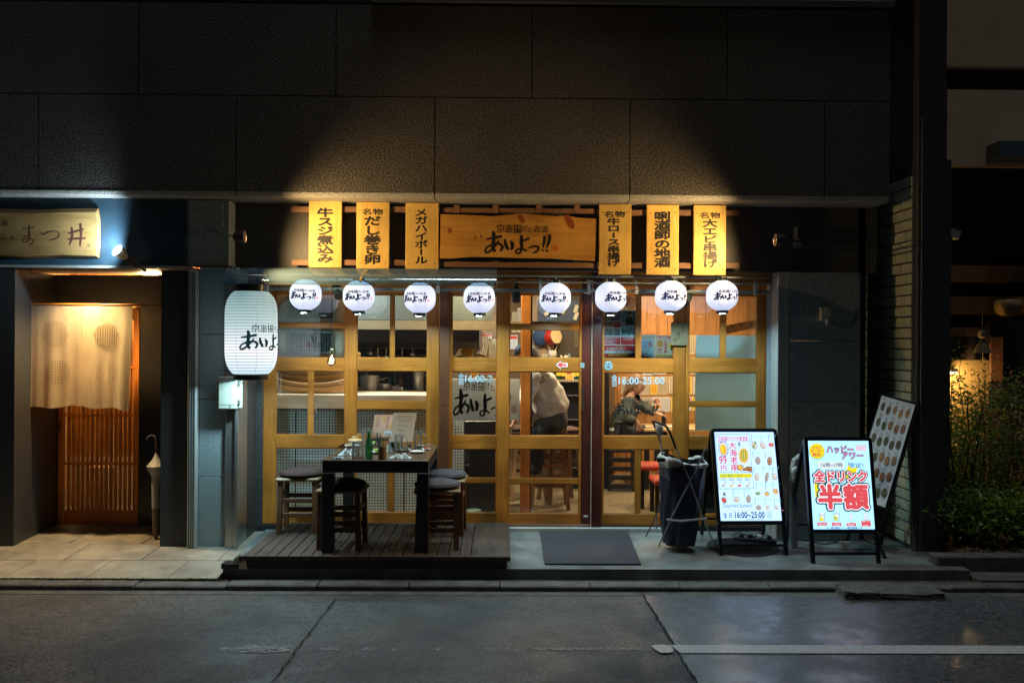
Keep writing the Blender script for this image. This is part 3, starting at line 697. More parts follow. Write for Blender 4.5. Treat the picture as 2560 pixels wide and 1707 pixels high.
bp_ = nt.nodes.new('ShaderNodeBump'); bp_.invert = True; bp_.inputs['Strength'].default_value = .5; bp_.inputs['Distance'].default_value = .004; nt.links.new(bt.outputs['Fac'], bp_.inputs['Height']); nt.links.new(bp_.outputs[0], pb.inputs['Normal'])
nt.links.new(pb.outputs[0], out.inputs[0]); tile_m = m
cw = thing('counter', 'pale counter on a small tiled half wall behind the left windows', 'counter')
YT = .46; zc0 = U(780, 1021, YT).z; zc1 = U(780, 986, YT - .06).z
put('tiled_wall', MB().box(X4 - .04, U(1160, 1100, YT).x, YT, YT + .08, -.018, zc0 - .012), tile_m, cw)
put('dark_trim', MB().box(X4 - .04, U(1160, 1100, YT).x, YT - .006, YT + .07, zc0 - .011, zc0), matte_black, cw)
put('counter_edge', MB().box(X4 - .04, U(1095, 1000, YT).x, YT - .06, YT + .5, zc0 + .001, zc1, .004), w_counter, cw)
for px in (739, 823, 1010): put('tile_joint', MB().box(U(px, 1100, YT).x, U(px, 1100, YT).x + .006, YT - .004, YT - .001, 0, zc0 - .02), matte_black, cw)
# boats for serving, stacked on the counter
def boat(z, x0, x1, y, tilt, lab, h=.085):
    t = thing('wooden_boat', lab, 'serving boat', (0, 0, 0), group='wooden boats stacked on the counter')
    L = x1 - x0; cx = (x0 + x1) / 2
    def side(sgn):
        def fn(u, v):
            s_ = u * 2 - 1; w = .13 * (1 - .85 * max(0, s_) ** 2.4 - .25 * max(0, -s_) ** 3)
            zz = z + v * h + (.05 * s_ * s_ + tilt * s_) * (.55 + .45 * v)
            return V((cx + s_ * L / 2, y + sgn * w * (.72 + .28 * v), zz))
        return fn
    hull = MB().grid(side(-1), 18, 3, thick=(0, .008, 0)); put('hull_side', hull, w_boat, t)
    hull = MB().grid(side(1), 18, 3, thick=(0, -.008, 0)); put('hull_side', hull, w_boat, t)
    rl = MB(); f0 = side(-1)
    rl.tube([f0(u / 14, 1.0) + V((0, -.004, .002)) for u in range(15)], .006, 6); put('gunwale', rl, w_boat, t)
    rl = MB(); rl.tube([f0(u / 14, .62) + V((0, -.004, .002)) for u in range(15)], .0035, 6); put('plank_line', rl, w_brownpost, t)
    put('deck', MB().grid(lambda u, v: V((cx + (u * 2 - 1) * L * .48, y + (v - .5) * .17 * (1 - .8 * max(0, u * 2 - 1) ** 2.4), z + h * .45 + .05 * (u * 2 - 1) ** 2 * .8 + tilt * (u * 2 - 1) * .8)), 12, 2), w_boat, t)
    st = MB()
    for u in (.25, .55, .8): p = f0(u, .8); st.ball(p + V((0, -.008, 0)), .005, n=8, m=6)
    put('stud', st, steel, t)
    return t
yb0 = .64; bx0, bx1 = U(702, 960, yb0).x, U(885, 960, yb0).x
boat(zc1 + .002, bx0, bx1 + .03, yb0, .012, 'lowest brown wooden serving boat of the stack on the counter')
boat(zc1 + .105, bx0 - .005, bx1 + .02, yb0, .016, 'middle brown wooden serving boat of the stack on the counter')
boat(zc1 + .205, bx0 + .12, bx1 + .05, yb0 + .02, .045, 'topmost tilted wooden serving boat of the stack', h=.06)
t = thing('clip_sensor', 'small white plastic box stuck inside the left window', 'sensor')
a, b, c, d = RX(785, 1020, 791, 1033, .07); put('case', MB().box(a, b, .05, .07, c, d, .002), white_pl, t)
# kitchen
kt = thing('kitchen_hood', 'dark blue metal kitchen hood seen through the second window', 'hood')
put('canopy', MB().prism([(1.2, 1.44), (1.0, 1.5), (1.0, 1.62), (2.2, 1.62), (2.2, 1.44)], (U(880, 850, 1.4).x, 0, 0), (0, 1, 0), (0, 0, 1), (1, 0, 0), 1.25), mat('navy_metal', (.035, .042, .07), .3, metal=.5, var=.3, scale=4), kt)
put('back_panel', MB().box(U(880, 850, 1.9).x, U(1110, 850, 1.9).x, 2.15, 2.2, -.018, 1.43), navy, kt)
for i, (px, py, r_, h_) in enumerate(((925, 960, .09, .22), (962, 975, .06, .14), (1005, 970, .11, .08), (1045, 955, .05, .27))):
    t = thing('kitchen_pot', ['tall steel pot', 'small dented steel pot', 'wide shallow steel pan', 'narrow steel canister'][i] + ' on the kitchen worktop behind glass', 'pot', (U(px, 990, 1.2).x, 1.2, .96)); t['group'] = 'pots on the kitchen worktop'
    put('pot_body', MB().lathe([(r_ * .9, 0), (r_, .01), (r_, h_), (r_ * .93, h_), (r_ * .9, .02)], n=20, cap=False), steel, t); put('handle', MB().bar((r_, 0, h_ * .8), (r_ + .08, 0, h_ * .9), .012, .006), steel, t)
t = thing('kitchen_worktop', 'steel kitchen worktop in the dark kitchen', 'worktop'); put('top', MB().box(-1.9, -.5, .95, 1.5, .92, .959), steel, t); put('cabinet', MB().box(-1.88, -.52, 1.0, 1.5, -.018, .919), navy, t)
# black cabinet and metal can, lit sign board behind the fixed door
t = thing('black_cabinet', 'black cabinet standing behind the left sliding door', 'cabinet')
a, b, c, d = RX(1161, 1052, 1243, 1285, .46); put('carcass', MB().box(a, b + .06, .46, .8, -.018, d, .004), black_m, t); put('kick_board', MB().box(a, b + .06, .452, .459, -.018, .05), matte_black, t)
t = thing('metal_can', 'green and white metal can on the floor behind the stool', 'can', (U(1184, 1265, .18).x, .18, -.018))
put('can_body', MB().lathe([(.062, 0), (.064, .004), (.064, .11), (.066, .114), (.062, .118), (.058, .112)], n=24), mat('can_green', (.16, .24, .17), .3, metal=.3), t); put('can_band', MB().lathe([(.0648, .035), (.0648, .075)], n=24, cap=False), paper, t)
YS = .10
t = thing('shop_sign_sheet', 'large white sheet with black brush lettering behind the sliding doors', 'sign sheet')
a, b, c, d = RX(1127, 947, 1299, 1050, YS); put('sheet', MB().box(a, b, YS, YS + .006, c, d, .002), translucent(mat('sheet_white', (.80, .86, .88), .4), .55), t)
sh = Sheet(flat(YS - .002)); logo(sh, 1133, 972, 1276, 1040, ink, seal_m); sh.done(t)
# papers behind the fixed door
def paper_thing(lab, cx, cy, w, h, Y, rot, base, content, cat='poster', name='poster', group=None, thick=.002):
    t = thing(name, lab, cat, group=group)
    p = U(cx, cy, Y); k = (Y + 7.2) / F; w_, h_ = w * k, h * k
    u = V((math.cos(rot), 0, math.sin(rot))); v = V((math.sin(rot), 0, -math.cos(rot)))
    put('sheet', MB().obox(p, u, v, (0, 1, 0), w_ / 2, h_ / 2, thick / 2), base, t)
    o = p - u * w_ / 2 - v * h_ / 2 + V((0, -thick / 2, 0))
    sh = Sheet(plane(o, u * w_, v * h_, (0, -1, 0))); content(sh); sh.done(t)
    return t
red_p = mat('print_red', (.70, .05, .05), .5); yel_p = mat('print_yellow', (.85, .58, .04), .5); org_p = mat('print_orange', (.75, .28, .05), .5)
blu_p = mat('print_blue', (.04, .10, .35), .5); skin_p = mat('print_tan', (.55, .35, .18), .5); grn_p = mat('print_green', (.12, .35, .08), .5); pink_p = mat('print_pink', (.62, .28, .2), .5)
cream = mat('cream_paper', (.62, .52, .34), .6, var=.05, scale=3); cream2 = mat('warm_paper', (.70, .60, .46), .6, var=.05, scale=4)
def scrib(sh, x0, y0, x1, y1, n, m, w=.03, vert=True):
    for i in range(n):
        if vert:
            x = x0 + (x1 - x0) * (i + .5) / n; y = y0
            while y < y1 - .02:
                l = random.uniform(.025, .07); y2 = min(y + l, y1)
                sh.rect(x - w * random.uniform(.2, .5), y, x + w * random.uniform(.2, .5), y2, m, 'scribble'); y = y2 + random.uniform(.012, .03)
        else:
            y = y0 + (y1 - y0) * (i + .5) / n; x = x0
            while x < x1 - .02:
                l = random.uniform(.03, .1); x2 = min(x + l, x1); sh.rect(x, y - w / 2, x2, y + w * random.uniform(.1, .5), m, 'scribble'); x = x2 + random.uniform(.015, .03)
def menu_c(kind):
    def f(sh):
        if kind == 0: scrib(sh, .08, .06, .92, .94, 5, ink, .07)
        elif kind == 1: sh.disc(.5, .62, .33, .22, org_p, name='picture'); sh.disc(.45, .6, .2, .13, skin_p, name='picture'); scrib(sh, .08, .05, .92, .34, 3, red_p, .1)
        elif kind == 2: sh.rect(.06, .05, .94, .28, red_p); scrib(sh, .1, .34, .9, .95, 4, ink, .06)
        elif kind == 3: sh.rect(.05, .04, .95, .96, yel_p); scrib(sh, .15, .1, .85, .9, 3, red_p, .12)
        elif kind == 4: sh.disc(.5, .3, .36, .2, pink_p, name='picture'); sh.disc(.55, .72, .34, .18, org_p, name='picture'); scrib(sh, .1, .45, .9, .56, 6, ink, .05)
        else: scrib(sh, .08, .08, .92, .92, 9, ink, .025, False)
    return f
YB2 = 4.17
for i, (px, py, w, h, rot, base, k, lab) in enumerate((
    (1140, 866, 22, 44, -.6, cream2, 2, 'tilted handwritten menu paper at the left end of the back wall'),
    (1172, 872, 34, 38, -.45, paper, 3, 'blue and yellow picture poster hanging crooked on the back wall'),
    (1206, 868, 26, 36, -.2, cream2, 0, 'cream paper with vertical handwriting next to the crooked poster'),
    (1234, 872, 24, 48, 0, cream, 5, 'pale paper with red edge next to the door stile'),
    (1158, 893, 26, 12, .15, cream2, 5, 'narrow paper strip at the foot of the back wall display'),
    (1150, 938, 46, 26, 0, cream2, 5, 'large price list sheet above the white shop sign sheet'),
    (1186, 937, 22, 28, 0, paper, 3, 'bright yellow menu sheet above the white shop sign sheet'),
    (1213, 940, 26, 30, 0, cream, 2, 'red and yellow menu sheet beside the yellow one'),
    (1237, 940, 16, 30, 0, cream, 4, 'small picture menu sheet by the door stile'))):
    paper_thing(lab, px, py, w, h, 1.2 if py > 920 else 2.1, rot, base, menu_c(k), group='papers on the wall behind the left sliding door')
put('interior_wall', MB().box(-.42, .02, 2.12, 2.2, -.018, 2.419), plaster_br, kind='structure')
put('interior_wall', MB().box(-.44, .0, 1.22, 1.3, -.018, U(1180, 924, 1.2).z), plaster_br, kind='structure')
# inner post
t = thing('interior_post', 'yellow pine post with a dark edge just inside the doors', 'post')
put('post', MB().box(U(1302, 1000, .5).x, U(1326, 1000, .5).x, .5, .6, -.018, 2.419, .003), w_frame, t); put('dark_edge', MB().box(U(1326, 1000, .5).x + .001, U(1330, 1000, .5).x, .51, .6, -.018, 2.419), navy, t)
# drum, hat, pot of sticks on the middle back wall
YM = 2.0
put('interior_wall', MB().box(.30, 1.14, YM + .08, YM + .16, -.018, 2.419), mat('dark_brown_wall', (.075, .052, .03), .6), kind='structure')
put('interior_wall_board', MB().box(.28, .55, YM + .04, YM + .078, .8, 2.0), plaster_br, kind='structure')
c = U(1380, 842, YM)
t = thing('drum', 'red hand drum with a tan skin hung on the wall', 'drum', tuple(c)); dd = V((.62, -.75, .12)).normalized()
def cyl(p, d, h, r, n=20, bulge=0.0):
    m_ = MB(); d = V(d).normalized(); p = V(p)
    m_.tube([p + d * h * i / 6 for i in range(7)], r, n, rs=[r + bulge * math.sin(math.pi * i / 6) for i in range(7)]); return m_
put('drum_body', cyl(-dd * .09, dd, .15, .075, bulge=.012), mat('drum_red', (.5, .03, .015), .3), t); put('drum_skin', cyl(dd * .061, dd, .008, .077), mat('drum_skin', (.62, .42, .18), .5), t)
c = U(1352, 842, YM); t = thing('blue_bag', 'dark blue round bag hanging beside the red drum', 'bag', tuple(c)); put('bag_body', MB().ball((0, 0, 0), .085, .04, .10), mat('bag_blue', (.02, .05, .12), .7, var=.3, scale=20), t); put('strap', MB().tube([(0, 0, .09), (.02, 0, .16)], .006), navy, t)
c = U(1381, 884, YM); t = thing('stick_pot', 'cream pot holding two crossed drum sticks', 'pot', tuple(c)); put('pot_body', MB().lathe([(.028, -.045), (.042, -.03), (.046, 0), (.04, .035)], n=18), cream2, t); put('stick', MB().tube([(-.01, 0, .0), (-.06, 0, .12)], .005), w_counter, t); put('stick', MB().tube([(.01, 0, .0), (.07, 0, .11)], .005), w_counter, t)
c = U(1408, 893, YM - .02); t = thing('white_slippers', 'pair of small white slippers on the ledge under the drum', 'slippers', tuple(c)); put('slipper', MB().ball((-.03, 0, 0), .026, .03, .022), cream2, t); put('slipper', MB().ball((.03, 0, 0), .026, .03, .022), cream2, t)
c = U(1440, 850, .9); paper_thing('tall narrow menu strip hanging at the edge of the sliding door', 1441, 843, 9, 46, .5, 0, cream, menu_c(0), name='menu_strip', cat='menu strip')
for i, (px, py, rt) in enumerate(((1370, 782, .5), (1410, 775, 1.0), (1440, 772, 1.3), (1440, 790, 1.2))):
    paper_thing(['short tag pinned left in the dark gap above the drum', 'slanting paper tag above the drum', 'upright paper tag near the upper door edge', 'second upright paper tag near the upper door edge'][i], px, py, 20, 9, YM, rt, cream, lambda s: None, name='paper_tag', cat='paper tag', group='paper tags high on the middle wall')
t = thing('dark_shelf', 'dark fabric covered shelf high on the middle wall', 'shelf'); a, b, c, d = RX(1345, 752, 1446, 806, YM + .02); put('shelf_front', MB().box(a, b, YM + .02, YM + .07, c, d), navy, t)
t = thing('glass_fridge', 'tall glass door fridge with shelves behind the person in white', 'fridge')
a, b, c, d = RX(1410, 925, 1447, 1100, 1.9); put('body', MB().box(a, b + .3, 1.95, 2.07, -.018, d), black_m, t)
for k in range(4): put('shelf', MB().box(a + .01, b + .2, 1.90, 1.945, .2 + k * .25, .21 + k * .25), steel, t)
# bar stools inside
def bar_stool(loc, h, lab, rz=0.0):
    t = thing('bar_stool', lab, 'bar stool', loc, rz, group='wooden bar stools inside')
    for sx2 in (-1, 1):
        for sy2 in (-1, 1): put('leg', MB().bar((sx2 * .17, sy2 * .15, 0), (sx2 * .12, sy2 * .11, h - .03), .035, .035), w_barstool, t)
    put('seat', MB().box(-.16, .16, -.15, .15, h - .03, h, .008), w_barstool, t)
    for z_ in (.2, .38):
        put('rung', MB().box(-.15, .15, -.152 + z_ * .05, -.132 + z_ * .05, z_, z_ + .03), w_barstool, t); put('rung', MB().box(-.15, .15, .13, .15, z_ + .04, z_ + .07), w_barstool, t)
    for k in range(3): put('cushion', MB().box(-.165, .165, -.155, .155, h + .002 + k * .036, h + .034 + k * .036, .014), mat('brown_cushion', (.13, .07, .045), .85), t)
    return t
bar_stool((U(1372, 1280, .95).x, .95, -.018), .60, 'bar stool with stacked brown cushions under the person in white')
bar_stool((U(1322, 1200, 1.35).x, 1.35, -.018), .60, 'bar stool half hidden behind the yellow post')
bar_stool((U(1402, 1200, 1.25).x, 1.25, -.018), .60, 'bar stool farther in beside the fridge', .3)
# ------------------------------------------------------------------ right dining room
tt = thing('dining_table', 'light wood dining table in the right room', 'table', (U(1668, 1080, 2.2).x, 2.2, 0))
put('tabletop', MB().box(-.30, .75, -.3, .3, .585, .615, .005), wood('dining_wood', (.55, .34, .14), (.70, .48, .22), 'X', .35), tt)
for a in (-.26, .7):
    for b in (-.25, .25): put('leg', MB().box(a - .025, a + .025, b - .025, b + .025, -.018, .584), black_m, tt)
redv = mat('red_vinyl', (.45, .06, .03), .4)
def bench(px, Y, w, h, lab):
    t = thing('red_stool', lab, 'stool', (U(px, 1180, Y).x, Y, -.018), group='red topped stools in the right room')
    put('seat', MB().box(-w / 2, w / 2, -.16, .16, h - .05, h, .015), redv, t)
    for a in (-1, 1):
        for b in (-1, 1): put('leg', MB().box(a * (w / 2 - .03) - .018, a * (w / 2 - .03) + .018, b * .13 - .018, b * .13 + .018, 0, h - .051), black_m, t)
    return t
bench(1640, 1.0, .36, .40, 'red topped stool showing its seat between the window bars')
bench(1662, .62, .24, .33, 'lower red stool half hidden by the trash bag stand')
def crate_stack(px, Y, w, n):
    t = thing('crate_stack', 'dark slatted box frame under the seated woman', 'box stool', (U(px, 1180, Y).x, Y, -.018))
    for k in range(n):
        put('slat', MB().box(-w / 2, w / 2, -.16, -.135, .03 + k * .09, .075 + k * .09, .003), black_m, t)
    for a in (-w / 2, w / 2 - .03): put('leg', MB().box(a, a + .03, -.132, .16, 0, .40), black_m, t)
    put('seat', MB().box(-w / 2, w / 2, -.17, .17, .401, .43, .01), black_m, t)
crate_stack(1553, 1.95, .30, 4)
# tableware
def on_table(name, lab, cat, px, dx, mb, m, dy=0.0):
    t = thing(name, lab, cat, (tt.location.x + dx, tt.location.y + dy, .6155)); put(name + '_body', mb, m, t); return t
on_table('chopping_board', 'pale board lying on the dining table', 'board', 0, -.15, MB().box(-.12, .12, -.06, .06, 0, .02, .003), w_counter, -.2)
on_table('red_bowl', 'red bowl at the edge of the dining table', 'bowl', 0, .12, MB().lathe([(.03, 0), (.06, .025), (.075, .06), (.07, .06), (.05, .02)], n=20), mat('red_lacquer', (.5, .03, .02), .25), .0)
on_table('sauce_bottle', 'dark sauce bottle standing on the dining table', 'bottle', 0, -.02, MB().lathe([(.022, 0), (.024, .01), (.024, .09), (.01, .12), (.009, .15)], n=14), black_m, .1)
on_table('white_plate', 'white plate on the dining table', 'plate', 0, .0, MB().lathe([(.03, 0), (.07, .012), (.068, .015), (.02, .006)], n=20), paper, -.17)
# menu sheets on the pine wall
k = 0; rr = random.Random(3)
for row, (y0, hh) in enumerate(((838, 54), (893, 47), (941, 50), (992, 40))):
    px = 1552 if row > 1 else 1606
    while px < 1742:
        w_ = rr.choice((17, 21, 26, 34)); kd = rr.choice((0, 0, 1, 2, 4, 5, 3, 0)); hh2 = hh - rr.uniform(2, 8)
        if row == 0 and 1640 < px < 1700: kd = 1
        tone = {0: 'white strip menu with vertical black handwriting', 1: 'picture menu sheet with an orange dish', 2: 'menu sheet with a red heading bar', 3: 'yellow menu sheet with red marks', 4: 'picture menu sheet with two dishes', 5: 'text menu sheet with fine lines'}[kd]
        paper_thing(tone + ', row %s of the pine wall, %s' % (('one', 'two', 'three', 'four')[row], ('first', 'second', 'third', 'fourth', 'fifth', 'sixth', 'seventh', 'eighth', 'ninth', 'tenth', 'eleventh', 'twelfth', 'last')[min(12, int((px - 1552) / 15))] + ' from left'),
                    px + w_ / 2, y0 + hh2 / 2, w_ - 1.5, hh2, YP - .004, rr.uniform(-.015, .015), rr.choice((cream2, cream2, paper, cream)), menu_c(kd), name='menu_sheet', cat='menu sheet', group='menu sheets on the pine wall')
        px += w_; k += 1
paper_thing('tan handwritten paper behind the upper left pane of the right window', 1572, 758, 34, 36, .12, -.08, cream2, lambda s: (s.vtext('明太', .42, .12, .75, .3, ink), s.vtext('と', .82, .05, .3, .2, ink)), name='handwritten_paper')
# recruitment poster on the glass of the right door
def recruit(s):
    f = lambda x: (x - 104) / 284; g = lambda y: (y - 1060) / 420
    R = lambda a, b, c, d: (f(a), g(b), f(c), g(d))
    darkp = mat('photo_dark', (.05, .07, .08), .4, col2=(.3, .28, .24), scale=60); tealp = mat('photo_teal', (.05, .16, .2), .4, col2=(.35, .5, .5), scale=50); foodp = mat('photo_food', (.35, .16, .04), .4, col2=(.7, .5, .2), scale=60)
    sweat = mat('photo_shirt', (.02, .02, .025), .5); facep = mat('photo_face', (.65, .25, .08), .5)
    for r_, m_ in (((104, 1075, 160, 1150), foodp), ((162, 1062, 252, 1150), darkp), ((256, 1062, 386, 1190), tealp), ((104, 1157, 188, 1213), foodp), ((104, 1218, 186, 1280), darkp), ((190, 1218, 251, 1280), darkp), ((256, 1197, 386, 1280), tealp)): s.rect(*R(*r_), m_, 'photo')
    s.poly([(f(288), g(1188)), (f(296), g(1135)), (f(318), g(1118)), (f(348), g(1118)), (f(366), g(1140)), (f(372), g(1188))], sweat, 'photo'); s.disc(f(332), g(1094), 17 / 284, 22 / 420, facep, name='photo'); s.disc(f(332), g(1082), 18 / 284, 13 / 420, sweat, name='photo')
    s.disc(f(282), g(1172), 20 / 284, 12 / 420, cream2, name='photo')
    for i in range(9): s.rect(*R(262 + i * 13, 1215 + (i % 3) * 5, 271 + i * 13, 1262), sweat, 'photo')
    s.rect(*R(190, 1155, 252, 1214), red_p); s.text('積極採用', *R(196, 1168, 246, 1182), paper)
    s.rect(*R(104, 1292, 251, 1358), red_p); s.rect(*R(256, 1292, 387, 1358), red_p)
    for i in range(5): s.rect(*R(110, 1300 + i * 12, 240 - (i * 37) % 60, 1304 + i * 12), paper, 'small_print')
    for i in range(2): s.rect(*R(275, 1300 + i * 12, 380 - i * 20, 1304 + i * 12), paper, 'small_print')
    s.rect(*R(104, 1366, 388, 1412), red_p); s.rect(*R(104, 1436, 388, 1472), red_p)
    s.text('正社員29万+手当て', *R(128, 1384, 300, 1408), paper, bold=.02); s.text('正社員も大募集', *R(200, 1370, 280, 1380), yel_p)
    s.text('新卒も中途も積極導入!', *R(150, 1440, 350, 1464), yel_p, bold=.03)
    s.text('あいよっ!!', *R(210, 1416, 300, 1432), ink)
def glass_print(lab, x0, y0, x1, y1, Y, base, fn, name='poster', cat='poster'):
    t = thing(name, lab, cat); a, b, c, d = RX(x0, y0, x1, y1, Y)
    put('sheet', MB().box(a, b, Y - .001, Y + .001, c, d), base, t)
    sh = Sheet(plane((a, Y - .001, d), (b - a, 0, 0), (0, 0, c - d), (0, -1, 0))); fn(sh); sh.done(t); return t
YG = .030
glass_print('red and white recruitment poster with photographs inside the right window', 1509.5, 776, 1589, 896, YG, paper, recruit)
def nosmoke(s):
    s.frame(.12, .10, .46, .42, .035, blu_p); s.frame(.58, .10, .94, .42, .01, paper_b); s.disc(.76, .26, .19, .155, red_p); s.disc(.76, .26, .15, .12, paper_b); s.rect(.68, .24, .84, .28, ink); s.poly([(.64, .17), (.67, .15), (.88, .35), (.85, .37)], red_p)
    s.rect(.2, .28, .38, .31, blu_p); s.text('喫煙室有', .3, .47, .72, .53, ink)
    for i in range(3): s.rect(.22, .58 + .08 * i, .78, .6 + .08 * i, mat('grey_print', (.25, .28, .3), .5), 'small_print')
    s.rect(.12, .84, .88, .86, pink_p, 'small_print'); s.rect(.2, .93, .8, .97, ink, 'small_print')
glass_print('pale blue smoking notice with round prohibition mark', 1602, 849, 1633.5, 896, YG, mat('notice_blue', (.42, .55, .62), .5), nosmoke, 'smoking_notice', 'notice')
def shrimp_poster(s, tr=False):
    s.frame(.03, .03, .97, .97, .02, red_p); s.text('串揚げネオ大衆酒場', .1, .05, .95, .16, red_p, .02)
    s.disc(.24, .36, .17, .17, org_p, name='picture'); s.disc(.85, .45, .12, .16, yel_p, name='picture'); s.vtext('大海老串', .55, .2, .78, .24, red_p, .02)
    s.text('99', .1, .56, .34, .7, red_p, .02); s.text('円', .14, .71, .32, .8, red_p, .02); s.rect(.03, .83, .97, .9, yel_p)
glass_print('menu sheet with orange shrimp picture and big red lettering in the right window', 1640, 838, 1683, 896, YG + .005, cream2, shrimp_poster, 'shrimp_menu', 'menu')
glass_print('cream sheet with fine handwriting behind the smoking notice', 1604, 836, 1639.5, 896, YG + .012, cream2, menu_c(5), 'menu_sheet', 'menu sheet')
# cardboard notice hung on the stile
def fry(s): s.text('揚げ', .62, .12, .8, .38, ink, rot=.0); s.text('揚げ', .36, .4, .56, .66, ink); s.text('中', .14, .68, .34, .86, ink); s.text('あいよ', .66, .86, .94, .95, ink)
def fry(s): s.vtext('揚げ', .72, .10, .44, .22, ink); s.vtext('揚げ', .46, .42, .76, .22, ink); s.text('中', .12, .68, .34, .88, ink, rot=.1); s.text('あいよ', .66, .87, .95, .95, ink)
glass_print('brown cardboard notice with handwriting hanging between the right windows', 1677, 806, 1719, 863, -.022, mat('cardboard', (.19, .145, .07), .7, var=.08, scale=6), fry, 'cardboard_notice', 'notice')
put('string', MB().tube([U(1692, 806, -.02), U(1697, 797, -.016), U(1702, 806, -.02)], .0015, 5), ink, [o for o in bpy.data.objects if o.name.startswith('cardboard_notice')][0])
# white sheets in the far right window
for i, (r_, lab) in enumerate((((1740, 838, 1800, 895), 'blank pale blue sheet in the upper part of the last window, smaller one'), ((1813, 839, 1890, 896), 'blank pale blue sheet in the upper part of the last window, wider one'), ((1738, 931, 1890, 1003), 'wide blank sheet filling the middle pane of the last window'), ((1738, 1017, 1890, 1076), 'wide blank sheet below the thin bar of the last window'))):
    t = thing('blank_sheet', lab, 'paper sheet', group='pale sheets covering the last window'); a, b, c, d = RX(*r_, .028)
    put('sheet', MB().grid(lambda u, v: V((a + (b - a) * u, .028 + .003 * math.sin(u * 5 + i) * math.sin(v * 4), c + (d - c) * v)), 10, 8, thick=(0, .001, 0)), paper_b, t)
t = thing('frosted_film', 'pale film on the bottom pane of the last window with a diamond shape', 'window film'); a, b, c, d = RX(1722, 1124, 1892, 1284, .03)
put('film', MB().box(a, b, .03, .032, c, c + (d - c) * 1.0), mat('film_grey', (.22, .30, .32), .5, var=.15, scale=2.5), t)
sh = Sheet(flat(.0285)); sh.poly([(1772, 1171), (1795, 1145), (1818, 1171), (1795, 1197)], paper_b); sh.poly([(1780, 1171), (1795, 1154), (1810, 1171), (1795, 1188)], mat('film_grey', (0, 0, 0))); sh.rect(1730, 1220, 1880, 1232, paper_b); sh.done(t)
t = thing('slanted_menu_board', 'orange wooden board with brushed marks leaning behind the last window', 'menu board'); p0, p1 = U(1812, 825, .5), U(1892, 808, .5)
put('board', MB().bar(p0, p1, .02, .075, up=(0, 0, 1)), w_inside, t); sh = Sheet(flat(.484)); sh.stroke([(1828, 812), (1833, 820)], [2, 2], ink); sh.stroke([(1850, 808), (1855, 814), (1860, 806)], [2, 2, 1], ink); sh.stroke([(1876, 808), (1879, 822)], [2, 1], ink); sh.stroke([(1882, 806), (1876, 816)], [2, 1], ink); sh.done(t)
# stickers and cut letters
t = thing('arrow_sticker', 'red left pointing arrow sticker on the sliding door rail', 'sticker')
sh = Sheet(flat(DY - .001)); AR = [(1390, 912), (1402, 902), (1402, 907), (1419, 907), (1419, 918), (1402, 918), (1402, 923.5)]
base = MB().add([U(x, y, DY - .0015) for x, y in AR], [tuple(range(7))]); put('backing', base, paper, t)
sh.poly([(1404 + (x - 1404) * .82, 912.6 + (y - 912.6) * .76) for x, y in AR], red_p); sh.text('入口', 1406, 909.5, 1415, 915.5, paper); sh.done(t)
t = thing('round_sticker', 'pale blue badge sticker at the corner of the right window rail', 'sticker')
sc_ = [(1521 + (11.5 if i % 2 else 10) * math.cos(i * math.pi / 12), 914 + (12.5 if i % 2 else 11) * math.sin(i * math.pi / 12)) for i in range(24)]
put('badge', MB().add([U(x, y, -.0015) for x, y in sc_], [tuple(range(24))]), mat('badge_teal', (.25, .5, .52), .5), t)
sh = Sheet(flat(-.0015)); sh.disc(1521, 914, 9.5, 10.5, paper_b); sh.text('インボイス', 1512, 908, 1530, 913, ink, .03); sh.text('登録店', 1516, 915, 1526, 920, ink, .02); sh.done(t)
t = thing('lock_sticker', 'small pale square sticker on the maroon door stile', 'sticker'); sh = Sheet(flat(DY - .001)); sh.rect(1451, 907, 1461, 919, paper_b); sh.rect(1453, 910, 1459, 916, mat('print_teal', (.2, .35, .35), .5)); sh.done(t)
t = thing('label_tape', 'small pale label at the top of the maroon door stile', 'label'); sh = Sheet(flat(DY - .001)); sh.rect(1459, 729, 1470, 734, paper); sh.done(t)
t = thing('door_maker_label', 'tiny pale label at the foot of the maroon door stile', 'label'); sh = Sheet(flat(DY - .001)); sh.rect(1459, 1287, 1470, 1292, paper); sh.done(t)
cut_b = mat('cut_vinyl_blue', (.42, .62, .72), .5); cut_d = mat('cut_vinyl_dark', (.015, .015, .015), .5)
t = thing('hours_lettering', 'blue vinyl opening hours on the left sliding door glass', 'lettering'); sh = Sheet(flat(.012)); sh.vtext('全日', 1153, 934, 962, 15, cut_b, .02); sh.text('16:00-2', 1163, 938, 1231, 955, cut_b, .02); sh.done(t)
t = thing('hours_lettering', 'blue vinyl opening hours on the glass beside the seated woman', 'lettering'); sh = Sheet(flat(.012)); sh.vtext('全日', 1536, 937, 966, 15, cut_b, .02); sh.text('16:00-25:00', 1547, 943, 1661, 960, cut_b, .02); sh.done(t)
t = thing('shop_name_lettering', 'black vinyl shop name on the glass over the seated woman', 'lettering'); sh = Sheet(flat(.012)); logo(sh, 1531, 1007, 1646, 1038, cut_d, None); sh.done(t)

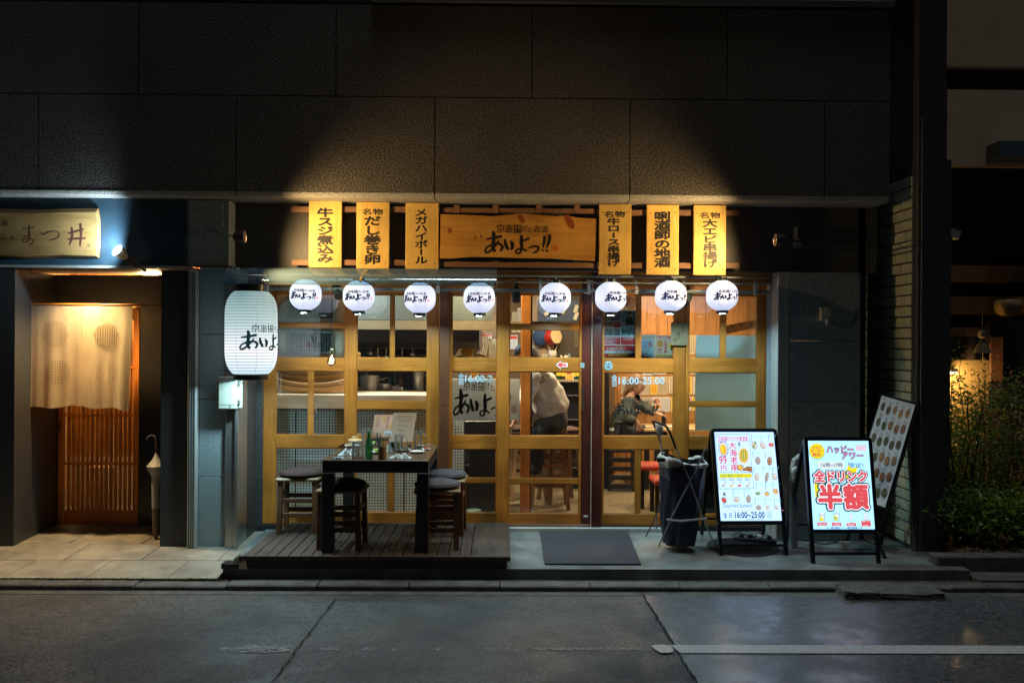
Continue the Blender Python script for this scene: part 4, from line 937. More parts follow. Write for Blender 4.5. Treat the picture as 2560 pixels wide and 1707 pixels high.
# lamps inside: lit ceiling fixtures
def ceiling_lamp(x, y, z, power, col, lab, r=.09):
    t = thing('ceiling_lamp', lab, 'ceiling lamp', (x, y, z), group='lit lamps on the restaurant ceiling')
    put('housing', MB().lathe([(r, .03), (r, .10), (.02, .12)], n=18), white_pl, t); put('diffuser', MB().lathe([(r * .95, .0), (r * .95, .025)], n=18), emit('lamp_face_%s' % ('w' if col[2] < .7 else 'c'), col, 8), t)
    l = bpy.data.lights.new('lamp', 'AREA'); l.shape = 'DISK'; l.size = r * 1.7; l.energy = power; l.color = col; lo = bpy.data.objects.new('lamp_light', l); COL.objects.link(lo); lo.location = (0, 0, -.02); lo.parent = t
ceiling_lamp(-1.30, .19, 2.28, 42, (.85, .95, 1.0), 'lit ceiling lamp above the tiled counter')
ceiling_lamp(-.8, 1.3, 2.28, 34, (.62, .8, 1.0), 'lit ceiling lamp above the kitchen worktop')
ceiling_lamp(-.28, .28, 2.28, 46, (1, .8, .52), 'lit ceiling lamp over the sheet behind the left sliding door')
ceiling_lamp(.1, 1.0, 2.28, 17, (1, .8, .52), 'lit ceiling lamp just inside the left sliding door')
ceiling_lamp(.75, 1.1, 2.28, 30, (1, .80, .55), 'lit ceiling lamp above the bar stools')
ceiling_lamp(1.85, 2.2, 2.28, 50, (1, .72, .42), 'lit ceiling lamp above the seated woman')
ceiling_lamp(2.6, 1.3, 2.28, 32, (1, .74, .52), 'lit ceiling lamp at the right end of the dining room')
ceiling_lamp(-.2, 3.2, 2.28, 24, (1, .8, .52), 'lit ceiling lamp near the back wall')
# ------------------------------------------------------------------ plaques, main sign
PY = -.42
def plaque(x0, y0, x1, y1, lean, lab, writes, bats):
    t = thing('menu_plaque', lab, 'sign board', group='tall wooden menu plaques over the windows')
    a, b, c, d = RX(x0, y0, x1, y1, PY)
    put('board', MB().box(a, b, PY, PY + .022, c, d, .003), w_plaque, t)
    for (u0, u1, v0, v1) in bats:
        p, q, r_, s_ = RX(u0, v0, u1, v1, PY + .03); put('batten', MB().box(p, q, PY + .0225, PY + .055, r_, s_, .002), w_batten, t)
    sh = Sheet(flat(PY)); writes(sh)
    for px in (x0 + 9, x1 - 9):
        for py in (y0 + 20, y1 - 14): sh.disc(px, py, 1.5, 1.5, ink, 8, 'nail')
    sh.done(t)
def bt(x0, x1, l, r): return [(x0 - l, x1 + r, 517 if x0 < 1200 else 525, 531 if x0 < 1200 else 539), (x0 - l, x1 + r, 650 if x0 < 1200 else 657, 664 if x0 < 1200 else 671)]
plaque(772, 501, 854, 669, 0, 'plaque for stewed beef tendon, first and brightest at its foot', lambda s: s.vtext('牛スジ煮込み', 813, 520, 657, 42, ink, .035), bt(772, 854, 43, 6))
plaque(891, 505, 973, 672, 0, 'plaque for rolled egg, between the beef tendon and highball plaques', lambda s: (s.text('名物', 906, 522, 957, 537, ink, .03), s.vtext('だし巻き卵', 931, 540, 660, 44, ink, .035)), bt(891, 973, 30, 4))
plaque(1014, 507, 1096, 673, 0, 'plaque for mega highball, next to the left end of the long slab sign', lambda s: s.vtext('メガハイボール', 1053, 521, 660, 33, ink, .03), bt(1014, 1096, 32, 4))
plaque(1498, 511, 1578, 686, 0, 'plaque for beef loin skewers, next to the right end of the long slab sign', lambda s: (s.text('名物', 1511, 528, 1562, 543, ink, .03), s.vtext('牛ロース串揚げ', 1534, 545, 666, 33, ink, .035)), bt(1498, 1578, 4, 30))
plaque(1617, 512, 1697, 687, 0, 'plaque for local sake with no small heading, on the right side', lambda s: s.vtext('唎酒師の地酒', 1656, 529, 668, 42, ink, .04), bt(1617, 1697, 4, 31))
plaque(1734, 513, 1815, 688, 0, 'plaque for giant shrimp skewers, last of the row at the right', lambda s: (s.text('名物', 1750, 531, 1800, 546, ink, .03), s.vtext('大エビ串揚げ', 1775, 548, 669, 38, ink, .035)), bt(1734, 1815, 4, 33))
MS = thing('main_sign', 'long wooden slab sign with wavy edges and black brush lettering', 'sign board')
MY = -.44
out_ = [(1101, 536), (1160, 537), (1230, 541), (1272, 537), (1300, 534), (1345, 537), (1390, 541), (1418, 539), (1450, 545), (1490, 547), (1489, 600), (1487, 652), (1440, 650), (1380, 646), (1300, 645), (1240, 643), (1180, 642), (1130, 646), (1099, 646), (1101, 590)]
pl = [U(x, y, MY) for x, y in out_]
put('slab', MB().add([(p.x, MY, p.z) for p in pl] + [(p.x, MY + .035, p.z) for p in pl], [tuple(range(20))[::-1], tuple(range(20, 40))] + [(i, (i + 1) % 20, (i + 1) % 20 + 20, i + 20) for i in range(20)]), w_sign, MS)
for v0, v1 in ((521, 533), (656, 669)):
    p, q, r_, s_ = RX(1107, v0, 1487, v1, MY + .05); put('batten', MB().box(p, q, MY + .04, MY + .065, r_, s_, .002), w_batten, MS)
for px in (1135, 1232, 1341, 1436):
    for v0, v1 in ((512, 533), (652, 670)):
        p, q, r_, s_ = RX(px, v0, px + 14, v1, MY + .03); put('block', MB().box(p, q, MY + .005 if v0 > 600 else MY + .036, MY + .0395, r_, s_, .001), w_batten, MS) if v0 < 600 else put('block', MB().box(p, q, MY + .0655, MY + .085, r_, s_, .001), w_batten, MS)
sh = Sheet(flat(MY)); cx4 = lambda x: 1080 + x / 3.564; cy4 = lambda y: 480 + y / 3.564
knot = mat('knot_brown', (.30, .07, .015), .45, var=.4, scale=30)
for (x, y, a, b, r_) in ((797, 240, 24, 46, -.4), (1225, 265, 34, 70, -.5), (160, 345, 20, 26, 0), (385, 405, 13, 12, 0), (437, 397, 10, 10, 0), (1045, 385, 20, 14, 0), (858, 410, 11, 8, 0)): sh.disc(cx4(x), cy4(y), a / 3.564, b / 3.564, knot, 14, 'knot', r_)
logo(sh, cx4(468), cy4(350), cx4(1062), cy4(550), ink, seal_m)
for x in (228, 600, 955, 1310, 1410): 
    for y in (245, 578): sh.disc(cx4(x), cy4(y + (x - 228) * .012), 1.2, 1.2, ink, 8, 'nail')
sh.done(MS)

# ------------------------------------------------------------------ lanterns
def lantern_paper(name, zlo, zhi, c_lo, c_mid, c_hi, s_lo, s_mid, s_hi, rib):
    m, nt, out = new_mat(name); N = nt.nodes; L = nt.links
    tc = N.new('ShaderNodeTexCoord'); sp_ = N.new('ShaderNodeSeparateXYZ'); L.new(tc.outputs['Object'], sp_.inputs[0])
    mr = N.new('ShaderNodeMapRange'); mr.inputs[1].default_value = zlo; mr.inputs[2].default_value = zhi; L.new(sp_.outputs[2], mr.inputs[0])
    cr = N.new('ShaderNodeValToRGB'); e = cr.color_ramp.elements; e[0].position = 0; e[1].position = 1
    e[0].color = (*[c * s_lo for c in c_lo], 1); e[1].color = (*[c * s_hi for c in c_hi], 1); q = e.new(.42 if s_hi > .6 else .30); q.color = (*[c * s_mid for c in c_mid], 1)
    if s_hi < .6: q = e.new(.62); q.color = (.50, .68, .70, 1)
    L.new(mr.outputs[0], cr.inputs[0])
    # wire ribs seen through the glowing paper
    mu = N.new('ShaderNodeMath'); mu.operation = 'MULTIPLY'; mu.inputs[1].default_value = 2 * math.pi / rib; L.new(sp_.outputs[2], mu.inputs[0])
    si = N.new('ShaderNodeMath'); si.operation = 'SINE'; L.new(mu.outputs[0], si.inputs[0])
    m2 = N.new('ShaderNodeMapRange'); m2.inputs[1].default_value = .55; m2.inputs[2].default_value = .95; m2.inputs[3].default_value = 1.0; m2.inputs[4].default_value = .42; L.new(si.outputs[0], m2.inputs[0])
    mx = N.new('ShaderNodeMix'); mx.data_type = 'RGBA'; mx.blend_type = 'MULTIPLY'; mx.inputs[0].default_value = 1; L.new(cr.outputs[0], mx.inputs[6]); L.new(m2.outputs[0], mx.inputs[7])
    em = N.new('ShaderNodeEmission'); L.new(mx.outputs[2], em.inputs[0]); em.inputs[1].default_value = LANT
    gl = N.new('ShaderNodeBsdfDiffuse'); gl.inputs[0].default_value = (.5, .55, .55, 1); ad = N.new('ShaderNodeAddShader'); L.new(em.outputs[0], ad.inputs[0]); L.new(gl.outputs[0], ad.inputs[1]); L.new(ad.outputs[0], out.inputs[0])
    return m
LANT = 1.0
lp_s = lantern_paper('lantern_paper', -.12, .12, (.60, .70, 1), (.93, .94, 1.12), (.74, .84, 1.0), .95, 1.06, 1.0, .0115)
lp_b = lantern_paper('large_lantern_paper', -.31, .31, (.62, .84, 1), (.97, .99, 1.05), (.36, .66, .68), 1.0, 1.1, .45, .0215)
lp_rib = mat('lantern_rib', (.5, .6, .65), .6)
cap_m = mat('lantern_cap', (.015, .022, .022), .3)
def superprof(R, H, n, e, rib_n, amp):
    pr = []
    for i in range(n + 1):
        t = -1 + 2 * i / n; r = R * (1 - abs(t) ** e * (1 - .36)) 
        r += amp * abs(math.sin(math.pi * rib_n * (t + 1) / 2)); pr.append((r, t * H / 2))
    return pr
def lamp_below(t, z, e):          # the bulb's light leaving through the open bottom ring
    l = bpy.data.lights.new('lantern_light', 'AREA'); l.shape = 'DISK'; l.size = .075; l.energy = e * 1.0; l.color = (.53, .86, 1.0); o = bpy.data.objects.new('lantern_light', l); COL.objects.link(o); o.parent = t; o.location = (0, 0, z)
def lantern(px, py, lab, yaw, Y=-.35, name='paper_lantern', R=.121, H=.232, cord=True):
    c = U(px, py, Y); t = thing(name, lab, 'lantern', tuple(c), group='round white lanterns over the windows')
    pr = superprof(R, H, 40, 3.0, 20, .0012)
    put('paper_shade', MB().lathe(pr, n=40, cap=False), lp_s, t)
    for s_, z0 in ((1, H / 2), (-1, -H / 2)):
        put('cap', MB().lathe([(.041, z0 - s_ * .001), (.047, z0), (.047, z0 + s_ * .022), (.044, z0 + s_ * .024), (.041, z0 + s_ * .022), (.041, z0 - s_ * .001)], n=24, cap=False), cap_m, t)
    ft = MB()
    for a in (-1.1, -.3, .4): ft.ball((.028 * math.sin(a), -.028 * math.cos(a), -H / 2 - .028), .007, n=8, m=6)
    put('screw', ft, steel, t)
    sm = MB()
    for k in range(9):
        a = yaw + 2 * math.pi * k / 9 + .12
        sm = MB().tube([((r + .0012) * math.sin(a), -(r + .0012) * math.cos(a), z) for r, z in pr[2:15:2]], .0017, 4)
        put('seam', sm, emit('seam_glow', (.60, .70, .90), .85), t)
    def on(u, v, l):        # u along the circumference, v down
        z = -v; tt_ = max(-1, min(1, 2 * z / H)); r = R * (1 - abs(tt_) ** 3 * .64) + .002 + l; a = u / R + yaw
        return V((r * math.sin(a), -r * math.cos(a), z))
    sh = Sheet(on, step=.00008, base=.0006)
    logo(sh, -.107, -.022, .107, .037, emit('glow_ink', (.03, .035, .08), 1), emit('glow_seal', (.9, .15, .2), 1), emit('glow_ink2', (.10, .06, .14), 1), fat=1.95); sh.done(t)
    lamp_below(t, -H / 2 - .008, 7.5)
    put('hook', MB().tube([(0, 0, H / 2 + .02), (0, 0, H / 2 + .05), (.012, 0, H / 2 + .06)], .0025, 6), steel, t)
    return t
    return t
LP = [(764, 737, 0.0), (897, 740, .0), (1050, 745, -.35), (1198, 745, -.05), (1388, 745, -.22), (1527, 743, .38), (1677, 740, .10), (1805, 739, .12)]
names = ['lantern nearest the hanging bulb and the large barrel lantern', 'lantern under the yellow tube at the awning', 'lantern turned so its lettering is cut off, under the middle of the awning', 'lantern at the right end of the clear awning',
         'lantern directly over the sliding door with the drum behind it', 'lantern in front of the recruitment poster, its last strokes hidden', 'lantern above the cardboard notice', 'last lantern of the row, over the blank sheets']
for k_, ((px, py, yw), nm) in enumerate(zip(LP, names)):
    lo_ = lantern(px, py, 'round white ' + nm, yw); lo_.rotation_euler = (0, rad((1.8, -1.2, .8, -2, 1.4, -.6, 2.2, -1.5)[k_]), 0)
BL = thing('barrel_lantern', 'large white barrel lantern hanging at the left end of the shop front', 'lantern', tuple(U(628, 832, -.74)))
R_, H_ = .186, .60
prb = [(R_ * (1 - abs(-1 + 2 * i / 90) ** 5.5 * .34) + .0016 * abs(math.sin(math.pi * i * 28 / 90)), (-1 + 2 * i / 90) * H_ / 2) for i in range(91)]
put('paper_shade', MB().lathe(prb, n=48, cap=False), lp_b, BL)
put('cap', MB().lathe([(.118, H_ / 2 - .002), (.124, H_ / 2), (.124, H_ / 2 + .048), (.112, H_ / 2 + .05)], n=32), cap_m, BL)
put('cap', MB().lathe([(.116, -H_ / 2 + .002), (.124, -H_ / 2), (.124, -H_ / 2 - .040), (.116, -H_ / 2 - .042), (.116, -H_ / 2 + .002)], n=32, cap=False), cap_m, BL)
sm = MB()
for k in range(8):
    a = 2 * math.pi * k / 8 - .3; sm = MB().tube([((r + .0015) * math.sin(a), -(r + .0015) * math.cos(a), z) for r, z in prb[2:89:5]], .0012, 4)
    put('seam', sm, emit('seam_dim', (.35, .5, .45), .7), BL)
def onb(u, v, l):
    z = -v; tt_ = max(-1, min(1, 2 * z / H_)); r = R_ * (1 - abs(tt_) ** 5.5 * .34) + .003 + l; a = u / R_
    return V((r * math.sin(a), -r * math.cos(a), z))
sh = Sheet(onb, step=.00008, base=.0006); logo(sh, -.030, -.015, .43, .125, emit('glow_ink_dark', (.008, .03, .035), 1), emit('glow_seal', (1, 1, 1))); sh.done(BL)
put('wire_frame', MB().tube([(-.11, -.02, H_ / 2 + .02), (-.11, -.02, H_ / 2 + .075), (-.10, 0, H_ / 2 + .12), (.1, 0, H_ / 2 + .12), (.11, -.02, H_ / 2 + .06)], .004, 6), steel, BL)
put('lower_ring', MB().tube([(-.03 + .012 * math.cos(i * .7), -.12, -H_ / 2 - .05 + .012 * math.sin(i * .7)) for i in range(10)], .0018, 5), steel, BL)
lamp_below(BL, -H_ / 2 - .02, 12)
# awning and rails
aw = thing('clear_awning', 'short clear plastic awning hood over the left windows', 'awning')
ax0, ax1 = U(571, 700, -.6).x, U(1241, 700, -.6).x
zA, zB = U(900, 672, -.32).z, U(900, 711, -.78).z
AWY0, AWY1 = -.32, -.78
def hood(u, v):
    th = v * math.pi / 2; y = AWY0 + (AWY1 - AWY0) * math.sin(th); z = zB + (zA - zB) * math.cos(th)
    return V((ax0 + (ax1 - ax0) * u, y, z))
awm = glass('awning_plastic', (.60, .78, .90), .05, .05, fres=.12, haze=.12, hazecol=(.42, .56, .64))
put('hood_sheet', MB().grid(hood, 20, 12, thick=(0, 0, -.003)), awm, aw)
n_ = 12; ends = [hood(0, j / n_) for j in range(n_ + 1)]
for xx in (ax0 - .002, ax1 + .001):
    put('end_plate', MB().add([(xx, p.y, p.z) for p in ends] + [(xx, AWY0, zB)], [tuple(range(n_ + 2))]), awm, aw)
put('edge_rail', MB().box(ax0 + .002, ax1 - .002, AWY1 - .003, AWY1 + .003, zB - .005, zB - .0005), mat('edge_rail', (.18, .2, .2), .5), aw)
rl = thing('lantern_rail', 'long double metal rail with short brackets carrying the lanterns', 'rail')
rm = mat('rail_metal', (.22, .27, .26), .4, metal=.4)
xa, xb = U(660, 700, -.35).x, U(1936, 700, -.35).x
z1, z2, z3 = U(1500, 691, -.35).z, U(1500, 706, -.33).z, U(1500, 726, -.25).z
put('upper_bar', MB().box(xa, xb, -.36, -.33, z1 - .008, z1 + .006, .002), rm, rl)
put('middle_bar', MB().box(xa, xb, -.30, -.28, z2 - .006, z2 + .006, .002), rm, rl)
put('lower_bar', MB().box(xa - .05, xb, -.22, -.19, z3 - .015, z3 + .012, .003), rm, rl)
for px in (1095, 1351, 1473, 1592, 1712, 1890, 1230): 
    xx = U(px, 710, -.25).x; put('bracket', MB().box(xx - .012, xx + .012, -.245, -.2205, z3 - .03, z2 + .03, .002), alu, rl)
cb = thing('string_light_cable', 'loose black cable sagging along the lantern rail', 'cable')
pts = []
for i in range(121):
    px = 900 + i * 8.3; pts.append(U(px, 699 + 5 * abs(math.sin(px * .026)) + 3 * math.sin(px * .11), -.375))
put('cable', MB().tube(pts, .0035, 5), black_m, cb)
t = thing('yellow_tube', 'short curved yellow tube poking over the awning edge', 'tube'); put('tube', MB().tube([U(918, 676, -.62), U(909, 684, -.68), U(904, 694, -.74), U(901, 703, -.80)], .009, 8), mat('tube_yellow', (.50, .36, .10), .5), t)
# track spotlights above the doors (unlit)
def can_light(px0, py0, px1, py1, lab, Y=-.16, r=.037):
    t = thing('spotlight', lab, 'spotlight', group='unlit black spotlights under the rail'); a, b = U(px0, py0, Y), U(px1, py1, Y - .06)
    d = (b - a); put('housing', MB().tube([a, a + d * .85, b, b - d * .02], r, 18, rs=[r * .92, r, r * 1.02, r * .8]), mat('spot_housing', (.035, .05, .055), .4), t)
    put('mount', MB().tube([a + V((0, .0, -.005)), a + V((0, .02, .07))], .01, 8), black_m, t)
can_light(841, 715, 848, 742, 'black spotlight tilted behind the first lantern')
can_light(1291, 722, 1291, 752, 'black spotlight pointing straight down over the sliding door', r=.033)
can_light(1722, 738, 1712, 757, 'black spotlight aimed at the viewer beside the cardboard notice', r=.036)
# hanging filament bulb
HB = thing('filament_bulb', 'glowing filament bulb hanging on a black cord before the left window', 'bulb', tuple(U(829, 899, -.36)))
zt_ = U(829, 702, -.36).z - HB.location.z
put('cord', MB().tube([(0.006 * math.sin(i * 1.1) * .3, 0, .085 + (zt_ - .085) * i / 14) for i in range(15)], .0032, 6), black_m, HB)
put('socket', MB().lathe([(.004, .088), (.010, .082), (.013, .074), (.013, .066), (.0165, .064), (.0165, .040), (.013, .038)], n=20), mat('aged_brass', (.22, .2, .12), .35, metal=.9), HB)
put('glass_globe', MB().lathe([(.012, .040), (.014, .028), (.026, .012), (.035, -.006), (.036, -.018), (.028, -.036), (.012, -.046), (.004, -.052), (.001, -.056)], n=28), glass('bulb_glass', (1, .88, .7), .10, .02), HB)
fm = MB()
for i in range(7):
    a = i * .9; fm.tube([(.009 * math.cos(a), .009 * math.sin(a), -.028), (.008 * math.cos(a), .008 * math.sin(a), .018)], .0022, 6)
put('filament', fm, emit('filament', (1, .62, .28), 60), HB)
l = bpy.data.lights.new('bulb_light', 'POINT'); l.energy = 2.0; l.color = (1, .6, .25); l.shadow_soft_size = .012; lo = bpy.data.objects.new('bulb_light', l); COL.objects.link(lo); lo.parent = HB; lo.location = (0, 0, -.004)

# ------------------------------------------------------------------ sign spotlights
def spot(t, loc, target, power, size, blend, col, rad_=.03):
    l = bpy.data.lights.new('spot', 'SPOT'); l.energy = power; l.spot_size = rad(size); l.spot_blend = blend; l.color = col; l.shadow_soft_size = rad_
    o = bpy.data.objects.new('spot_lamp', l); COL.objects.link(o); o.parent = t; o.location = V(loc) - t.location
    o.rotation_euler = (V(target) - V(loc)).to_track_quat('-Z', 'Y').to_euler(); return o
WARM = (1, .66, .28)
SL = thing('sign_spotlight', 'small dark spotlight on an arm at the left end of the plaque row', 'spotlight', group='lit spotlights aimed along the plaques')
p = U(600, 592, -.93); q = U(541, 572, -.62)
put('wall_arm', MB().tube([q + V((0, .22, 0)), q, p + V((-.05, 0, .0))], .008, 8), steel, SL); put('base_plate', MB().lathe([(.03, 0), (.03, .015)], (q.x, -.515, q.z), 18, 'Y'), steel, SL)
put('conduit', MB().box(U(556, 540, -.51).x - .004, U(556, 540, -.51).x + .004, -.515, -.507, U(556, 572, -.51).z, U(556, 508, -.51).z), alu, SL)
put('housing', MB().lathe([(.018, -.05), (.034, -.035), (.042, .0), (.046, .035), (.040, .036), (.034, .012)], (p.x, p.y, p.z), 22, 'X', cap=False), mat('spot_brown', (.05, .03, .03), .35), SL)
put('lens', MB().lathe([(.033, .0125), (.0331, .014)], (p.x, p.y, p.z), 18, 'X'), emit('lens_warm', WARM, 6), SL)
spot(SL, p + V((.045, 0, 0)), p + V((1.0, .34, -.12)), 108, 132, 1.0, WARM)
SR = thing('sign_spotlight', 'dark spotlight on a bracket at the right end of the plaque row', 'spotlight', group='lit spotlights aimed along the plaques')
p = U(1950, 600, -.93)
bx = U(1992, 590, -.31).x
put('bracket_plate', MB().box(bx - .035, bx + .035, -.325, -.30, U(1990, 620, -.31).z, U(1990, 598, -.31).z), steel, SR); put('bracket_arm', MB().box(bx - .035, bx - .028, -.42, -.301, U(1990, 610, -.31).z, U(1990, 572, -.31).z), steel, SR)
put('wall_arm', MB().tube([(bx, -.33, p.z), (bx, -.8, p.z), (p.x + .045, -.93, p.z)], .008, 8), black_m, SR)
put('conduit', MB().tube([(bx + .03, -.308, p.z + .02), (bx + .17, -.308, p.z + .02)], .008, 8), mat('conduit_grey', (.12, .12, .12)), SR)
put('housing', MB().lathe([(.018, .05), (.034, .035), (.042, .0), (.046, -.035), (.040, -.036), (.034, -.012)], (p.x, p.y, p.z), 22, 'X', cap=False), mat('spot_brown', (0, 0, 0)), SR)
put('lens', MB().lathe([(.0331, -.014), (.033, -.0125)], (p.x, p.y, p.z), 18, 'X'), emit('lens_warm', WARM, 6), SR)
spot(SR, p - V((.045, 0, 0)), p + V((-1.0, .34, -.12)), 100, 132, 1.0, WARM)
# a puff of cable and lens box far right on the band
t = thing('wall_camera', 'pale box shaped camera under the eave of the far right building', 'camera')
p = U(2372, 583, .2); put('body', MB().obox(p, (1, 0, -.32), (0, 1, 0), (.32, 0, 1), .075, .05, .035), mat('camera_grey', (.4, .4, .36), .5), t); put('bracket', MB().box(p.x + .01, p.x + .035, .2, .5, p.z - .22, p.z - .03), mat('conduit_grey', (0, 0, 0)), t)

# ------------------------------------------------------------------ left restaurant
LS = thing('left_shop_sign', 'pale wooden slab sign with carved brown lettering over the left doorway', 'sign board')
LY = -.535; pts_ = [(-330, 540), (-150, 534), (0, 531), (90, 534), (160, 531), (239, 530), (243, 560), (243, 612), (240, 640), (150, 637), (60, 641), (-60, 634), (-330, 640)]
pl = [U(x, y, LY) for x, y in pts_]; n = len(pl); pc = sum((V(p) for p in pl), V()) / n
bk = [V((pc.x + (p.x - pc.x) * 1.006, LY + .045, p.z + (.035 if p.z > pc.z else -.014))) for p in pl]
put('slab', MB().add([(p.x, LY, p.z) for p in pl] + bk, [tuple(range(n))[::-1], tuple(range(n, 2 * n))] + [(i, (i + 1) % n, (i + 1) % n + n, i + n) for i in range(n)]), w_sign2, LS)
sh = Sheet(flat(LY)); cbn = mat('carved_brown', (.13, .045, .035), .5)
C1 = lambda x, y: (x / 3.564, 460 + y / 3.564)
def ST(pts, ws, m=cbn): sh.stroke([C1(*p) for p in pts], [w / 3.564 for w in ws], m)
ST([(203, 402), (250, 396), (300, 388)], [10, 8, 14]); ST([(260, 370), (258, 420), (262, 448), (230, 470), (205, 475)], [14, 16, 12, 10, 6]); ST([(215, 470), (270, 462)], [8, 10])
ST([(268, 450), (262, 490), (240, 515), (205, 515), (215, 495), (260, 485), (295, 500), (290, 525), (255, 545)], [9, 8, 8, 7, 7, 8, 9, 7, 5])
ST([(366, 430), (385, 450), (420, 432), (480, 420), (520, 435), (525, 465), (490, 490), (435, 504)], [8, 12, 12, 9, 8, 12, 12, 5])
ST([(612, 440), (680, 420), (742, 404)], [14, 20, 16]); ST([(606, 492), (690, 486), (760, 484)], [12, 22, 14]); ST([(640, 392), (644, 450), (632, 510), (618, 542)], [16, 22, 16, 10]); ST([(716, 360), (722, 430), (718, 500), (714, 550)], [22, 22, 18, 14])
sh.text('路', *C1(18, 322), *C1(72, 374), cbn); sh.text('ぷ', *C1(-6, 448), *C1(58, 498), cbn); sh.text('ら', *C1(98, 456), *C1(136, 496), cbn)
sh.frame(*C1(778, 535), *C1(803, 562), .6, cbn, 'seal'); sh.rect(*C1(786, 543), *C1(796, 555), cbn, 'seal'); sh.done(LS)
t = thing('clamp_spotlight', 'lit silver and black spotlight aimed at the carved wooden sign', 'spotlight')
a = U(293, 626, -.70); b = U(328, 652, -.60); d = (b - a).normalized()
hm = MB(); hm.tube([a, a + d * .004, a + d * .05, a + d * .085, a + d * .09], .05, 24, rs=[.046, .047, .036, .020, .020], cap=False); put('reflector', hm, mat('reflector', (.5, .47, .4), .3, metal=.7), t)
put('lens', MB().tube([a + d * .003, a + d * .006], .044, 20), emit('lens_cool', (.62, .82, 1), 14), t)
rg = MB(); ax_ = d.cross(V((0, 0, 1))).normalized(); ay_ = d.cross(ax_)
rg.tube([a - d * .001 + (ax_ * math.cos(k * .2618) + ay_ * math.sin(k * .2618)) * .047 for k in range(25)], .0025, 6); put('rim', rg, emit('rim_glow', (.5, .8, 1), 2.2), t)
put('holder', MB().tube([a + d * .09, a + d * .16, a + d * .20], .024, 18, rs=[.024, .026, .022]), matte_black, t)
e_ = a + d * .2; put('clamp', MB().tube([e_ + V((.02 * math.cos(k * .35), 0, .02 * math.sin(k * .35))) for k in range(19)], .004, 6), steel, t); put('arm', MB().tube([e_, e_ + V((.02, .1, -.03)), V((e_.x + .02, -.48, e_.z - .04))], .008, 8), black_m, t)
spot(t, V((a.x - .02, -.66, a.z + .01)), U(40, 540, -.56), 50, 158, .5, (.62, .84, 1), .035)
# recessed downlights
for px, lab in ((3, 'recessed round downlight in the doorway soffit at the picture edge'), (235, 'recessed round downlight in the doorway soffit over the cloth curtain')):
    x = U(px, 678, -.24).x; t = thing('downlight', lab, 'downlight', (x, -.415, 2.0600), group='round downlights over the left doorway')
    put('trim', MB().lathe([(.055, .0), (.055, -.004), (.043, -.005), (.043, .0)], n=24), white_pl, t); put('diffuser', MB().lathe([(.042, -.001), (.042, -.003)], n=24), emit('downlight_face', (1, .75, .5), 14), t)
    l = bpy.data.lights.new('down', 'SPOT'); l.energy = 190; l.spot_size = rad(118); l.spot_blend = 1.0; l.color = (1, .69, .33); l.shadow_soft_size = .04; lo = bpy.data.objects.new('down_light', l); COL.objects.link(lo); lo.parent = t; lo.location = (0, 0, -.01)
# lattice door
LD = thing('sliding_door', '', ''); del LD['label']; del LD['category']; LD.parent = B; LD['label'] = 'orange brown lattice sliding door of the left restaurant'
dxx = lambda px: U(px, 1150, YD).x; dzz = lambda py: U(230, py, YD).z
for a, b in ((112, 138), (340, 350)): put('jamb', MB().box(dxx(a), dxx(b), YD - .03, YD + .05, -.06, dzz(766), .003), w_red, LD)
put('head', MB().box(dxx(112), dxx(350), YD - .031, YD + .05, dzz(765), dzz(758), .002), w_redx, LD)
put('stile', MB().box(dxx(138) + .001, dxx(158), YD, YD + .035, dzz(1313), dzz(767), .002), w_red, LD)
put('bottom_rail', MB().box(dxx(158) + .001, dxx(339), YD + .001, YD + .034, dzz(1312), dzz(1275), .002), w_redx, LD)
put('top_rail', MB().box(dxx(158) + .001, dxx(339), YD + .001, YD + .034, dzz(800), dzz(768), .002), w_redx, LD)
for a, b in ((1034, 1041), (1155, 1162), (914, 920)): put('cross_rail', MB().box(dxx(159), dxx(340), YD - .004, YD + .004, dzz(b), dzz(a), .001), w_redx, LD)
sm_ = MB().box(0, dxx(174.5) - dxx(168), 0, .02, 0, dzz(800) - dzz(1275), .001).mesh('slat')
for k in range(15): put('slat', sm_, w_red, LD, loc=(dxx(166.5 + k * 11.75), YD + .006, dzz(1275)))
put('pull', MB().box(dxx(146), dxx(150), YD - .002, YD + .001, dzz(1078), dzz(1056)), matte_black, LD)
put('pane', MB().box(dxx(158), dxx(340), YD + .027, YD + .031, dzz(1275), dzz(800)), glass_m, LD)
put('sill', MB().box(dxx(100), dxx(352), YD - .06, YD + .08, -.09, dzz(1313) - .002), w_redx, LD)
# vestibule behind the lattice door
put('vestibule_floor', MB().box(-4.0, -2.5, YD + .09, 2.2, -.2, -.03), paver, kind='structure')
vp = thing('vestibule_wall', 'upright orange boards behind the lattice door', 'wall', kind='structure')
x = -4.0
while x < -2.5: put('board', MB().box(x + .002, x + .088, 1.0, 1.03, .42, 2.3, .003), w_inside, vp); x += .09
put('low_wall', MB().box(-4.0, -2.5, .98, 1.0, -.03, .42), mat('cream_plaster', (.55, .47, .33), .7), vp)
put('interior_wall', MB().box(-4.05, -4.0, YD + .09, 2.2, -.1, 2.4), plaster_br, kind='structure'); put('interior_wall', MB().box(-2.5, -2.45, YD + .09, 2.2, -.1, 2.4), plaster_br, kind='structure'); put('vestibule_ceiling', MB().box(-4.0, -2.5, YD + .09, 2.2, 2.3, 2.4), plaster_br, kind='structure')
t = thing('ceiling_lamp', 'lit lamp in the vestibule of the left restaurant', 'ceiling lamp', (-3.1, .6, 2.1)); put('diffuser', MB().ball((0, 0, 0), .07), emit('vest', (1, .66, .3), 4), t)
l = bpy.data.lights.new('vest', 'POINT'); l.energy = 120; l.color = (1, .62, .28); l.shadow_soft_size = .07; lo = bpy.data.objects.new('vestibule_light', l); COL.objects.link(lo); lo.parent = t; lo.location = (0, -.0, -.11)
